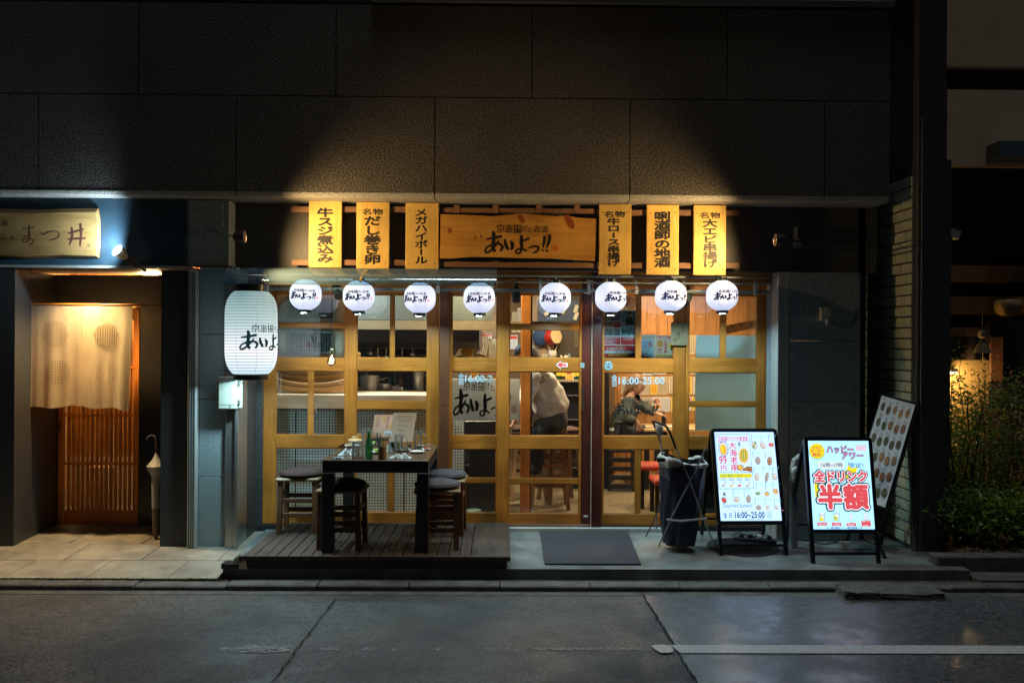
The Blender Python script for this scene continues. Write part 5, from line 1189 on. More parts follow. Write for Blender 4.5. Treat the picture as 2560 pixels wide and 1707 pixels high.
t = thing('stool', 'small wooden chair glimpsed through the lattice door', 'chair', (U(255, 1130, .8).x, .8, -.03)); put('seat', MB().box(-.1, .1, -.09, .09, .36, .39), w_counter, t)
for a in (-.08, .08): put('leg', MB().bar((a * 1.3, -.07, 0), (a * .7, -.05, .36), .02, .02), w_counter, t); put('back_post', MB().box(a - .012, a + .012, .06, .08, .0, .75), w_counter, t)
# noren curtain
NO = thing('noren_curtain', 'cream split cloth curtain with four stitched circles over the left door', 'curtain')
NY = -.27; cloth = mat('noren_cloth', (.52, .43, .28), .85, col2=(.62, .53, .36), scale=35, bump=.35, bscale=260)
translucent(cloth, .42); cloth.node_tree.nodes['Translucent BSDF'].inputs[0].default_value = (.80, .62, .36, 1); cloth.node_tree.nodes['Principled BSDF'].inputs['Sheen Weight'].default_value = .2
nx0, nx1, nsl = U(71, 880, NY).x, U(331, 880, NY).x, U(203, 900, NY).x
nzt = U(200, 762, NY).z
def half(xa, xb, zbot0, zbot1, ph, tilt):
    def fn(u, v):
        v2 = 1 - v; x = xa + (xb - xa) * u + tilt * v2 * (u - .0) 
        zb_ = zbot0 + (zbot1 - zbot0) * u + .008 * math.sin(u * 9 + ph)
        z = nzt + (zb_ - nzt) * v2
        y = NY + (.012 * math.sin(u * 10 + ph) + .006 * math.sin(u * 23 + ph * 2)) * (v2 ** .7) - .02 * v2 * v2
        return V((x, y, z))
    return fn
hA = half(nx0, nsl, U(76, 1019, NY).z, U(205, 1015, NY).z, 0.4, .015); hB = half(nsl + .003, nx1, U(208, 1016, NY).z, U(325, 1024, NY).z, 2.0, -.02)
put('cloth_half', MB().grid(hA, 40, 30), cloth, NO); put('cloth_half', MB().grid(hB, 40, 30), cloth, NO)
stitch = mat('stitch_brown', (.16, .11, .055), .8)
def onhalf(fn, xa, xb):
    def g(px, py, l):
        w = U(px, py, NY); u = (w.x - xa) / (xb - xa); zb_ = fn(u, 0).z; v = (w.z - zb_) / (nzt - zb_)
        p = fn(u, v); return V((p.x, p.y - .002 - l, p.z))
    return g
for (cx_0, cy_0, r_, kind, hf) in ((137, 835, 33, 0, 0), (268, 838, 31, 1, 1), (144, 930, 32, 2, 0), (270, 932, 30, 3, 1)):
    sh = Sheet(onhalf(hA, nx0, nsl) if hf == 0 else onhalf(hB, nsl + .003, nx1), step=.00002, base=.001)
    if kind == 0:
        for i in range(-8, 9):
            x = cx_0 + i * 4; h = math.sqrt(max(0, r_ * r_ - (i * 4) ** 2)); y = cy_0 - h
            while y < cy_0 + h: sh.rect(x - .6, y, x + .6, y + 2.4, stitch, 'stitch'); y += 3.6
    elif kind == 1:
        for i in range(-5, 6):
            for j in range(-5, 6):
                x, y = cx_0 + i * 6 , cy_0 + j * 6 + (3 if i % 2 else 0)
                if (x - cx_0) ** 2 + (y - cy_0) ** 2 < r_ * r_:
                    for k in range(6):
                        a0_, a1_ = k * 1.047, (k + 1) * 1.047
                        p, q = (x + 3.3 * math.cos(a0_), y + 3.3 * math.sin(a0_)), (x + 3.3 * math.cos(a1_), y + 3.3 * math.sin(a1_)); dx, dy = (q[1] - p[1]) * .14, -(q[0] - p[0]) * .14
                        sh.poly([(p[0] - dx, p[1] - dy), (q[0] - dx, q[1] - dy), (q[0] + dx, q[1] + dy), (p[0] + dx, p[1] + dy)], stitch, 'stitch')
    else:
        st_ = 4 if kind == 2 else 5
        for i in range(-9, 10):
            for j in range(-9, 10):
                x, y = cx_0 + i * st_, cy_0 + j * st_
                if (x - cx_0) ** 2 + (y - cy_0) ** 2 < r_ * r_ and not (kind == 3 and -12 < x - cx_0 < 4): sh.rect(x - .9, y - .9, x + .9, y + .9, stitch, 'stitch')
    sh.done(NO)
rod = thing('curtain_rod', 'thin dark rod on orange brackets holding the cloth curtain', 'rod')
put('rod', MB().tube([(U(62, 763, NY).x, NY, nzt + .004), (XA - .002, NY, nzt + .004)], .007, 8), w_redx, rod)
a, b, c, d = RX(57, 748, 71, 779, NY - .01); put('bracket', MB().box(a - .01, b, NY - .012, NY + .03, c, d, .002), w_counter, rod)
# umbrella
UM = thing('umbrella', 'folded clear umbrella with dark hooked handle leaning beside the left door', 'umbrella')
ux, uy = U(390, 1200, -.28).x, -.28
zU = lambda py: U(384, py, uy).z
clr = mat('clear_vinyl', (.40, .39, .34), .35, var=.25, scale=30, stretch=(3, 3, .4), bump=.3)
put('canopy', MB().lathe([(.006, zU(1132)), (.014, zU(1138)), (.030, zU(1149)), (.070, zU(1164)), (.062, zU(1174)), (.036, zU(1188)), (.031, zU(1194)), (.033, zU(1210)), (.029, zU(1270))], (ux, uy, 0), 18), clr, UM)
put('canopy_tip', MB().lathe([(.028, zU(1271)), (.025, zU(1310)), (.024, zU(1330)), (.006, -.065)], (ux, uy, 0), 16), mat('umbrella_brown', (.16, .11, .09), .5, var=.3, scale=40), UM)
put('band', MB().lathe([(.034, zU(1198)), (.0345, zU(1192))], (ux, uy, 0), 18, cap=False), clr, UM)
hx_ = [(ux, uy, zU(1136)), (ux, uy, zU(1100))] + [(ux - .036 + .036 * math.cos(k * .35), uy, zU(1100) + .036 * math.sin(k * .35)) for k in range(10)]
put('handle', MB().tube(hx_, .0065, 8), mat('handle_dark', (.14, .10, .09), .25), UM)
t = thing('umbrella_stand_ring', 'small brass coloured ring bracket at the umbrella foot', 'ring'); put('ring', MB().tube([(ux + .05 * math.cos(k * .4), uy + .04 * math.sin(k * .4), -.052) for k in range(17)], .004, 6), mat('aged_brass', (0, 0, 0)), t)
# meter box on the stone column
MBX = thing('electric_box', 'grey green electric box with hinges on the stone column under the barrel lantern', 'electric box')
a, b, c, d = RX(547, 941, 598, 1022, -.60)
put('body', MB().box(a + .015, b + .01, -.585, -.541, c + .004, d - .004, .004), mat('box_grey', (.30, .33, .26), .45), MBX); put('door', MB().box(a, b - .016, -.61, -.586, c, d, .005), mat('box_door', (.36, .40, .32), .4, var=.1, scale=12), MBX)
for f_ in (.22, .78): put('hinge', MB().box(b - .015, b + .006, -.602, -.5855, c + (d - c) * f_ - .018, c + (d - c) * f_ + .018, .002), steel, MBX)
put('latch', MB().box(a + .085, a + .092, -.613, -.6105, c + .012, c + .026), ink, MBX); put('seam', MB().box(a + .004, b - .02, -.6108, -.6101, c + .03, c + .033), ink, MBX)
# ------------------------------------------------------------------ wooden deck
DK = thing('wooden_deck', 'low dark wooden deck of narrow boards carrying the table and stools', 'deck')
DZ = .036; dk0, dk1 = U(608, 1388, -1.15).x, U(1177, 1388, -1.15).x; dk2 = U(1275, 1388, -1.15).x
np_ = 20; w_ = (dk1 - dk0) / np_
for i in range(np_):
    m_ = MB().box(0, w_ - .006, -1.15 + random.uniform(-.004, .004), -.05, DZ - .022, DZ + random.uniform(-.0015, .0015), .002)
    put('board', m_, w_deck, DK, loc=(dk0 + i * w_, 0, 0))
put('end_board', MB().box(dk1, dk2, -1.155, -.05, DZ - .02, DZ + .004, .003), w_deck, DK)
put('front_board', MB().box(dk0 - .02, dk2 + .003, -1.178, -1.157, DZ - .03, DZ + .002, .002), w_deck, DK)
put('frame_beam', MB().box(dk0 - .06, dk2 - .02, -1.15, -1.09, -.049, DZ - .0225, .002), w_table, DK)
for xx in (-1.7, -1.1, -.5, -.1): put('frame_beam', MB().box(xx, xx + .06, -1.088, -.08, -.03, DZ - .0225), w_table, DK)
sp_ = MB(); x0 = dk0 - .03
for k in range(5): sp_.add([(x0 - .06 + k * .022, -1.19, -.05), (x0 - .03 + k * .024, -1.18, -.05), (x0 - .0 + k * .012, -1.17, DZ + random.uniform(-.03, .02)), (x0 - .045 + k * .022, -1.13, -.05)], [(0, 1, 2), (1, 3, 2), (3, 0, 2), (0, 3, 1)])
put('broken_corner', sp_, w_counter, DK); put('corner_block', MB().box(x0 - .11, x0 + .01, -1.19, -1.10, -.049, -.012, .004), w_table, DK)
# table
TB = thing('table', 'black square wooden table crowded with dirty dishes on the deck', 'table')
ty0, ty1 = -1.08, -.18; tx0, tx1 = U(804, 1150, ty0).x, U(1072, 1150, ty0).x; tz = U(940, 1150, ty0).z
put('tabletop', MB().box(tx0, tx1, ty0, ty1, tz - .014, tz, .003), w_tabletop, TB)
put('apron', MB().box(tx0 + .004, tx1 - .004, ty0 + .004, ty0 + .03, tz - .088, tz - .015, .002), w_table, TB); put('apron', MB().box(tx0 + .004, tx1 - .004, ty1 - .03, ty1 - .004, tz - .088, tz - .015, .002), w_table, TB)
for xx in (tx0 + .004, tx1 - .03): put('apron', MB().box(xx, xx + .026, ty0 + .031, ty1 - .031, tz - .088, tz - .015, .002), w_table, TB)
for xa in (tx0 + .001, tx1 - .083):
    for ya in (ty0 + .001, ty1 - .083): put('leg', MB().box(xa, xa + .082, ya, ya + .082, DZ + .002, tz - .0885, .004), w_table, TB)
# stools
cush = mat('cushion_brown', (.050, .022, .016), .9, var=.25, scale=60, bump=.35, bscale=300); cushg = mat('cushion_grey', (.060, .048, .050), .9, var=.2, scale=60, bump=.35, bscale=300)
def stool(x, y, rz, lab, cm, h=.42, first=None):
    if first is not None: return dup(first, (x, y, DZ + .003), rz, lab)
    t = thing('stool', lab, 'stool', (x, y, DZ + .003), rz, group='wooden stools with round cushions round the table')
    for a in (-1, 1):
        for b in (-1, 1): put('leg', MB().bar((a * .138, b * .125, 0), (a * .128, b * .118, h - .026), .036, .036), w_stool, t)
    put('seat', MB().box(-.165, .165, -.15, .15, h - .025, h, .008), wood('stool_seat_wood', (.26, .14, .06), (.42, .25, .12), 'X', .45), t)
    for z_, d_ in ((.23, 0), (.12, .0)):
        for b in (-1, 1): put('stretcher', MB().box(-.118, .118, b * .122 - .010, b * .122 + .010, z_, z_ + .034, .002), w_stool, t)
    for a in (-1, 1): put('stretcher', MB().box(a * .133 - .010, a * .133 + .010, -.105, .105, .27, .304, .002), w_stool, t)
    put('cushion', MB().lathe([(.02, h + .002), (.13, h + .002), (.158, h + .010), (.166, h + .024), (.155, h + .040), (.11, h + .052), (.05, h + .057), (.004, h + .058)], n=36), cm, t)
    put('piping', MB().tube([(.166 * math.cos(k * .1745), .166 * math.sin(k * .1745), h + .023) for k in range(37)], .004, 6), cm, t)
    return t
s1 = stool(U(752, 1200, -.34).x, -.34, .03, 'stool with brown round cushion at the left rear of the table by the window', cush)
s2 = stool(U(858, 1200, -.86).x, -.86, -.04, 'stool with brown cushion tucked under the left side of the table', cush, first=s1)
s3 = stool(U(1094, 1215, -.86).x, -.86, .05, 'stool with grey cushion at the right front corner of the table', cushg)
s4 = stool(U(1113, 1200, -.40).x, -.40, -.05, 'stool with grey cushion standing farther back on the right side', cushg, first=s3)
# ---- on the table
GT = glass('drink_glass', (.97, .98, .98), .06, .05, haze=.10, hazecol=(.8, .9, .9)); GG = glass('green_bottle_glass', (.55, .92, .70), .10, .04, haze=.10, hazecol=(.2, .7, .4)); ceramic = mat('ceramic', (.62, .62, .58), .25)
def at_table(px, py):       # px,py: where its foot stands
    p = G(px, py, tz); return p.x, min(max(p.y, ty0 + .04), ty1 - .03)
def tt_thing(name, lab, cat, px, py, rz=0.0):
    x, y = at_table(px, py); return thing(name, lab, cat, (x, y, tz + .0008), rz)
def cup(t, pr, m, nm='body', n=24): return put(nm, MB().lathe(pr, n=n, cap=False), m, t)
def mug(px, py, lab, r, h, facets, hs, fill=None, name='glass_mug'):
    t = tt_thing(name, lab, 'mug', px, py)
    m_ = MB(); ro = []; 
    for i, z in enumerate((0, .004, .02, h * .5, h - .006, h)):
        rr_ = r * (1.02 if i in (1, 2) else 1)
        ro.append((rr_, z))
    m_.lathe(ro + [(r - .004, h), (r - .005, .012), (.004, .010)], n=facets, cap=False); put('glass_body', m_, GT, t); put('base', MB().lathe([(.004, .001), (r * .9, .001), (r * .9, .009), (.004, .009)], n=20), GT, t)
    put('handle', MB().tube([(hs * r * .95, 0, h * .85), (hs * (r + .018), 0, h * .88), (hs * (r + .032), 0, h * .75), (hs * (r + .032), 0, h * .38), (hs * (r + .018), 0, h * .22), (hs * r * .95, 0, h * .25)], .0055, 8), GT, t)
    if fill: fill(t)
    return t
def ice(t):
    rg_ = random.Random(5)
    for i in range(7): put('lime_slice', MB().obox((rg_.uniform(-.012, .012), rg_.uniform(-.012, .012), .016 + i * .009), (rg_.random(), 1, 0), (1, -rg_.random(), .3), (0, .2, 1), .014, .010, .003), mat('lime', (.32, .45, .03), .4), t)
def dregs(t): put('leftover', MB().lathe([(.004, .012), (.026, .012), (.026, .028), (.004, .028)], n=16), mat('herb_green', (.06, .09, .03), .5, var=.5, scale=90), t)
def icecubes(t):
    rg_ = random.Random(9)
    for i in range(6): put('ice_cube', MB().obox((rg_.uniform(-.018, .018), rg_.uniform(-.018, .018), .02 + i * .008), (1, rg_.random(), .2), (-rg_.random(), 1, 0), (0, .3, 1), .011, .011, .010), GT, t)
mug(894, 1143, 'cut glass mug with ice at the front left of the table', .041, .112, 10, -1, icecubes)
mug(996, 1130, 'tall beer mug with squeezed lime beside the bamboo cup', .030, .130, 12, 1, ice)
mug(1045, 1124, 'tall glass mug with herb dregs at the right edge of the table', .030, .140, 12, 1, dregs)
t = tt_thing('tall_glass', 'tall empty glass standing behind the green bottle', 'glass', 914, 1122); cup(t, [(.004, .003), (.022, .003), (.025, 0), (.026, .01), (.032, .155), (.030, .155), (.024, .012)], GT)
t = tt_thing('green_bottle', 'empty green glass bottle at the front edge of the table', 'bottle', 921, 1149)
cup(t, [(.002, .002), (.024, .002), (.026, .006), (.026, .05), (.024, .08), (.026, .10), (.020, .135), (.012, .165), (.011, .185), (.0135, .186), (.0135, .194), (.010, .195), (.010, .16), (.022, .10), (.022, .01), (.004, .008)], GG)
t = tt_thing('brown_bottle', 'tall brown bottle with yellow and dark red label before the menu board', 'bottle', 988, 1112)
cup(t, [(.002, 0), (.030, 0), (.031, .004), (.031, .135), (.026, .155), (.013, .170), (.011, .205), (.0125, .206), (.0125, .218), (.004, .219)], mat('brown_glass', (.035, .018, .01), .12)); cup(t, [(.0314, .108), (.0314, .132)], mat('label_yellow', (.65, .33, .03), .5), 'label_band'); cup(t, [(.0314, .03), (.0314, .104)], mat('label_red', (.22, .035, .02), .5), 'label')
t = tt_thing('soy_bottle', 'small glass sauce bottle with a red cap at the middle of the table', 'bottle', 953, 1106)
cup(t, [(.002, 0), (.030, 0), (.031, .004), (.028, .04), (.017, .075), (.015, .09)], GT); cup(t, [(.003, .004), (.028, .004), (.026, .034), (.003, .036)], mat('soy', (.01, .006, .004), .2), 'sauce'); cup(t, [(.016, .088), (.018, .09), (.018, .10), (.010, .105), (.002, .106)], mat('cap_red', (.6, .03, .02), .3), 'cap')
t = tt_thing('spice_jar', 'small jar with a red lid between the two tall mugs', 'jar', 1024, 1118); cup(t, [(.002, 0), (.017, 0), (.018, .04)], GT); cup(t, [(.002, .0402), (.0185, .0402), (.0185, .056), (.002, .057)], mat('cap_red', (0, 0, 0)), 'lid'); cup(t, [(.002, .003), (.016, .003), (.016, .02), (.002, .02)], mat('soy', (0, 0, 0)), 'spice')
t = tt_thing('small_jar', 'olive jar with yellow label beside the brown bottle', 'jar', 1003, 1114); cup(t, [(.002, 0), (.018, 0), (.018, .085), (.016, .09), (.002, .091)], mat('jar_olive', (.20, .15, .03), .3))
t = tt_thing('skewer_cup', 'bamboo cup holding used skewers and two coloured straws', 'cup', 956, 1148)
cup(t, [(.002, 0), (.030, 0), (.031, .003), (.031, .092), (.027, .092), (.026, .01), (.002, .008)], wood('bamboo', (.34, .20, .07), (.48, .30, .12), 'Z', .4))
rg_ = random.Random(11)
for i in range(14):
    a = rg_.random() * 6.28; q = rg_.uniform(.03, .055); put('skewer', MB().tube([(.012 * math.cos(a), .012 * math.sin(a), .012), (q * math.cos(a), q * math.sin(a), .15 + rg_.random() * .025)], .0017, 5), w_counter if i % 3 else w_stool, t)
put('straw', MB().tube([(0, 0, .02), (-.040, .0, .185)], .004, 6), mat('straw_blue', (.03, .25, .38), .4), t); put('straw', MB().tube([(.005, 0, .02), (-.014, -.01, .185)], .004, 6), mat('straw_green', (.22, .52, .38), .4), t)
# menu boards, sign card, caddy
def table_board(px0, px1, ptop, pbot, y, lean, lab, base, fn, name='table_menu'):
    t = thing(name, lab, 'menu'); a, b = U(px0, pbot, y), U(px1, pbot, y); tp = U(px0 + 6, ptop, y + .03).z; z0 = max(a.z, tz + .0015); sl_ = lean
    o_ = V((a.x, y, z0)); uu = V((b.x - a.x, 0, 0)); vv = V((sl_, .03, tp - z0)); nn = uu.cross(vv).normalized()
    if nn.y > 0: nn = -nn
    put('sheet', MB().add([o_, o_ + uu, o_ + uu + vv, o_ + vv, o_ - nn * .002, o_ + uu - nn * .002, o_ + uu + vv - nn * .002, o_ + vv - nn * .002], [(0, 1, 2, 3), (7, 6, 5, 4), (0, 4, 5, 1), (1, 5, 6, 2), (2, 6, 7, 3), (3, 7, 4, 0)]), base, t)
    sh = Sheet(plane(o_ + vv, uu, -vv, nn)); fn(sh); sh.done(t); return t
def m1(s):
    s.rect(.08, .08, .17, .5, cream2); scrib(s, .1, .08, .3, .6, 2, ink_red, .04); s.vtext('あいよ', .62, .06, .62, .16, pink_p, .03); s.rect(.40, .1, .47, .3, yel_p); s.rect(.76, .4, .92, .58, yel_p)
    for i in range(5): s.rect(.35, .64 + i * .06, .95, .65 + i * .06, cream2); 
    s.frame(.02, .02, .98, .98, .015, org_p)
def m2(s):
    s.rect(.12, .225, .82, .235, ink_red)
    for i, (w1, n_) in enumerate(((.62, 9), (.5, 6), (.42, 4), (.3, 3), (.44, 4))):
        x = .18 + (i > 0) * .1
        for k in range(n_): s.stroke([(x, .15 + i * .155), (x + .03, .12 + i * .155), (x + .045, .165 + i * .155)], [.010, .014, .008], ink, 'scribble'); x += w1 / n_
    s.frame(.0, .0, 1, 1, .012, white_pl)
table_board(928, 985, 1036, 1092, -.45, .022, 'pinkish menu sheet with red lettering propped up at the back of the table', mat('menu_pink', (.80, .62, .50), .5), m1)
table_board(972, 1031, 1031, 1104, -.52, .03, 'white menu board with black handwriting propped up behind the bottles', mat('menu_white', (.80, .80, .76), .45), m2)
t = thing('condiment_rack', 'black wire rack holding bottles in front of the menu boards', 'rack'); x0, x1 = U(926, 1100, -.5).x, U(984, 1100, -.5).x
put('rack_rim', MB().box(x0, x1, -.515, -.50, tz + .070, tz + .080, .002), matte_black, t); put('rack_rim', MB().box(x0, x1, -.435, -.42, tz + .070, tz + .080, .002), matte_black, t); put('rack_base', MB().box(x0, x1, -.515, -.42, tz + .002, tz + .008), matte_black, t)
for k in range(6): put('rack_wire', MB().tube([(x0 + .008 + (x1 - x0 - .016) * k / 5, -.508, tz + .008), (x0 + .008 + (x1 - x0 - .016) * k / 5, -.508, tz + .07)], .002, 5), matte_black, t)
table_board(960, 978, 1077, 1090, -.62, .0, 'small grey reserved card standing before the condiment rack', mat('card_grey', (.28, .32, .33), .5), lambda s: scrib(s, .12, .4, .88, .8, 2, ink, .12, False), name='table_card')
# plates and bowls
def plate(px, py, r, lab, food=None, cat='plate'):
    t = tt_thing('plate', lab, cat, px, py); cup(t, [(.004, .001), (r * .6, .001), (r, .012), (r, .015), (r * .6, .006), (.004, .005)], ceramic, 'dish', 30)
    if food: food(t, r)
    return t
rg_ = random.Random(4)
def leaf_food(col, n=9, s_=.018):
    def f(t, r):
        m_ = MB()
        for i in range(n):
            a = rg_.random() * 6.28; q = rg_.random() * r * .5; m_.ball((q * math.cos(a), q * math.sin(a), .014 + rg_.random() * .012), s_ * rg_.uniform(.6, 1.2), s_ * rg_.uniform(.4, .9), s_ * .5, 7, 5)
        put('food', m_, mat('food_%d' % int(col[1] * 1000), col, .5, var=.4, scale=70), t)
    return f
plate(945, 1133, .062, 'white plate with cabbage and lime behind the green bottle', leaf_food((.30, .42, .06)))
plate(1043, 1132, .055, 'white oval plate under the right tall mug', None)
plate(880, 1117, .06, 'white plate at the far left of the table', leaf_food((.5, .33, .1), 5, .02))
plate(940, 1112, .05, 'small plate with green salad before the pink menu', leaf_food((.20, .42, .04), 10, .017))
plate(1010, 1128, .05, 'small plate with dark scraps between the mugs', leaf_food((.07, .05, .03), 10, .014))
t = tt_thing('lidded_bowl', 'white bowl with a tan lid at the back left of the table', 'bowl', 891, 1110); cup(t, [(.02, 0), (.04, .012), (.053, .038)], ceramic, 'bowl_body'); cup(t, [(.058, .039), (.05, .047), (.026, .054), (.024, .068), (.020, .070), (.002, .058)], mat('lid_tan', (.55, .33, .14), .5), 'lid')
t = tt_thing('soup_bowl', 'small dark bowl behind the lime beer mug', 'bowl', 985, 1118); cup(t, [(.015, 0), (.035, .01), (.045, .035), (.041, .035), (.03, .012), (.002, .01)], black_m, 'bowl_body')
t = tt_thing('spoon', 'white soup spoon lying at the right edge of the table', 'spoon', 1061, 1117); put('spoon_bowl', MB().ball((-.03, 0, .012), .022, .014, .008), ceramic, t); put('handle', MB().bar((-.012, 0, .014), (.075, .01, .026), .008, .004), ceramic, t)
t = tt_thing('crab_shell', 'red and white scraps on a small dish by the table corner', 'scraps', 1064, 1124); cup(t, [(.003, .001), (.032, .004), (.036, .008)], ceramic, 'dish'); put('scraps', MB().ball((0, 0, .012), .016, .012, .006).ball((.012, .01, .013), .01), mat('scrap_red', (.5, .08, .04), .5), t)
def napkin(px, py, w, d, h, lab, seed):
    t = tt_thing('napkin', lab, 'napkin', px, py); rs_ = random.Random(seed); o_ = V((rs_.random() * 9, rs_.random() * 9, 0))
    def fn(u, v):
        x, y = (u - .5) * w, (v - .5) * d; e_ = max(0, 1 - (2 * abs(u - .5)) ** 3) * max(0, 1 - (2 * abs(v - .5)) ** 3)
        z = .002 + h * e_ * abs(noise.noise(V((u * 3.2, v * 3.2, 0)) + o_)) * 2.2
        return V((x + .012 * noise.noise(V((u * 4, v * 4, 3)) + o_), y + .02 * noise.noise(V((u * 4, v * 4, 7)) + o_), z))
    put('cloth', MB().grid(fn, 22, 16, thick=(0, 0, .001)), mat('napkin_cloth', (.55, .66, .68), .8), t); return t
napkin(868, 1136, .115, .11, .036, 'crumpled pale napkin at the front left of the table', 1); napkin(846, 1146, .07, .03, .010, 'small twisted wipe lying near the table corner', 2)
napkin(1001, 1145, .15, .07, .030, 'crumpled pale wet towel in front of the lime beer mug', 3); napkin(972, 1130, .05, .05, .055, 'pale packet standing against the bamboo cup', 5)
t = tt_thing('wooden_spoon', 'brown wooden block and stick at the left table edge', 'utensil', 855, 1126); put('block', MB().obox((0, 0, .028), (1, 0, .5), (0, 1, 0), (-.5, 0, 1), .024, .01, .018), w_brownpost, t); put('stick', MB().bar((-.045, -.02, .006), (.0, -.015, .010), .006, .004), w_counter, t)

# ------------------------------------------------------------------ door mat, manhole
def zpm(y): return zp(y)
mt = thing('door_mat', 'large dark grey ribbed mat on the platform before the sliding door', 'mat')
matm = mat('mat_rubber', (.028, .028, .034), .85, col2=(.075, .073, .085), scale=240, bump=.9, detail=2, bscale=300)
A, B_, C_, D_ = (.312, -1.045), (.988, -1.045), (1.03, -.05), (.322, -.05)
put('carpet', MB().add([(x, y, zp(y) + .002) for x, y in (A, B_, C_, D_)] + [(x, y, zp(y) + .009) for x, y in (A, B_, C_, D_)], [(0, 3, 2, 1), (4, 5, 6, 7), (0, 1, 5, 4), (1, 2, 6, 5), (2, 3, 7, 6), (3, 0, 4, 7)]), matm, mt)
put('rubber_border', MB().bar((A[0], A[1] - .004, zp(-1.05) + .006), (B_[0], B_[1] - .004, zp(-1.05) + .006), .012, .010), matte_black, mt)
mh = thing('manhole_cover', 'round patterned iron manhole cover under the menu sign', 'manhole cover', (1.83, -.56, zp(-.56) + .003)); mh.rotation_euler = (math.atan(.032 / 1.15), 0, 0)
iron = mat('iron', (.045, .045, .042), .5, metal=.5, var=.3, scale=40)
put('cover', MB().lathe([(.002, .0), (.232, .0), (.232, .002), (.002, .002)], n=48), iron, mh); put('rim', MB().lathe([(.238, 0), (.262, 0), (.262, .004), (.238, .004), (.238, 0)], n=48, cap=False), iron, mh)
st = MB()
for i in range(-8, 9):
    for j in range(-8, 9):
        x, y = i * .026 + (j % 2) * .013, j * .024
        if x * x + y * y < .21 ** 2: st.box(x - .008, x + .008, y - .005, y + .005, .002, .005)
o = put('tread_pattern', st, iron, mh); o['kind'] = 'stuff'
# ------------------------------------------------------------------ trash bag stand
TS = thing('trash_bag_stand', 'folding metal stand holding a dark blue waste bag with a clear liner', 'trash stand')
yb_, yf_ = -.42, -.86
bagm = mat('bag_navy', (.006, .010, .024), .45, col2=(.014, .026, .055), scale=6, bump=.4, bscale=14)
def bag(u, v):                                 # u round, v up
    a = u * 2 * math.pi; z0 = zp(-.6) + .045; z1 = U(1700, 1150, -.6).z
    w = .130 + .035 * v - .02 * (1 - v) ** 3; d = .115 + .03 * v; cx_ = U(1698, 1240, -.62).x + .02 * v
    k = 1 / (abs(math.cos(a)) ** 3.2 + abs(math.sin(a)) ** 3.2) ** (1 / 3.2)
    wr = .006 * math.sin(a * 7 + v * 5) + .005 * math.sin(a * 13 - v * 9)
    x = cx_ + (w + wr) * k * math.cos(a); y = -.62 + (d + wr) * k * math.sin(a)
    z = z0 + (z1 - z0) * v + (.055 * max(0, -math.cos(a)) * v) + (-.02 * abs(math.sin(a * 1.5)) * (v > .98))
    return V((x, y, z))
put('bag', MB().grid(bag, 56, 16), bagm, TS)
bot_ = MB(); bot_.add([bag(i / 30, 0) for i in range(30)], [tuple(range(30))]); put('bag_bottom', bot_, bagm, TS)
liner = mat('liner_plastic', (.42, .40, .37), .35, var=.2, scale=12, bump=.6, bscale=25)
def lin(u, v):
    p = bag(u, 1.0); a = u * 2 * math.pi; dr = .045 + .03 * math.sin(a * 2 + .6) + .015 * math.sin(a * 5); q = V((p.x, p.y, 0)) - V((U(1698, 1240, -.62).x + .02, -.62, 0))
    p = p + q * .05 + V((0, 0, .012)); p.z -= dr * (1 - v); p += q * .03 * math.sin(v * 3.1) + V((0, 0, .003 * math.sin(a * 17 + v * 3)))
    if v > .8: p = p - q * (v - .8) * .5
    return p
put('liner', MB().grid(lin, 64, 6), liner, TS)
kn = MB(); c_ = bag(.05, 1.0) + V((-.04, 0, .02))
kn.ball(c_, .045, .03, .022, 12, 8); kn.ball(c_ + V((-.05, .0, -.005)), .03, .03, .014, 10, 6); put('liner_knot', kn, liner, TS)
tub = lambda *p, r=.0055, m=chrome, nm='tube': put(nm, MB().tube([V(q) for q in p], r, 8), m, TS)
P_ = lambda px, py, y: U(px, py, y)
tub(P_(1615, 1341, -.55), P_(1642, 1283, -.56), P_(1668, 1200, -.58), nm='leg')
tub(P_(1647, 1365, -.80), P_(1680, 1290, -.80), P_(1742, 1170, -.80), P_(1765, 1118, -.80), nm='leg')
tub(P_(1783, 1354, -.76), P_(1752, 1280, -.77), P_(1725, 1200, -.785), P_(1690, 1120, -.79), nm='leg')
tub(P_(1690, 1120, -.79), P_(1674, 1079, -.79), P_(1664, 1064, -.80), P_(1636, 1053, -.74), P_(1631, 1053, -.68), P_(1644, 1080, -.66), P_(1651, 1105, -.66), r=.0085, m=black_m, nm='grip')
tub(P_(1641, 1290, -.50), P_(1641, 1322, -.48), nm='leg'); tub(P_(1668, 1200, -.58), P_(1650, 1100, -.66), nm='upright')
put('strap', MB().tube([P_(1666, 1298, -.80), P_(1700, 1302, -.81), P_(1766, 1296, -.80)], .009, 6), alu, TS)
put('cross_tube', MB().tube([P_(1652, 1277, -.55), P_(1670, 1297, -.70)], .006, 6), alu, TS)
t = TS; a, b, c, d = RX(1645, 1157, 1673, 1205, -.84)
put('card', MB().add([(a, -.84, d + .01), (b - .03, -.80, d - .01), (b + .015, -.80, c), (a + .02, -.84, c + .05), (a, -.835, d + .01), (b - .03, -.795, d - .01), (b + .015, -.795, c), (a + .02, -.835, c + .05)], [(0, 3, 2, 1), (4, 5, 6, 7), (0, 1, 5, 4), (1, 2, 6, 5), (2, 3, 7, 6), (3, 0, 4, 7)]), mat('card_grey2', (.33, .35, .34), .5), TS)
sh = Sheet(plane((a, -.8405, d), (b - .01 - a, .0405, -.02), (.022, 0, c + .04 - d), (0, -1, 0)), base=.003); sh.text('荷物', .35, .22, .75, .45, ink, .02); sh.text('お使い下さい', .25, .52, .95, .75, ink, .01); sh.done(TS)
put('card_holder', MB().box(a + .0, b - .02, -.80, -.76, d + .002, d + .03, .004), matte_black, TS)
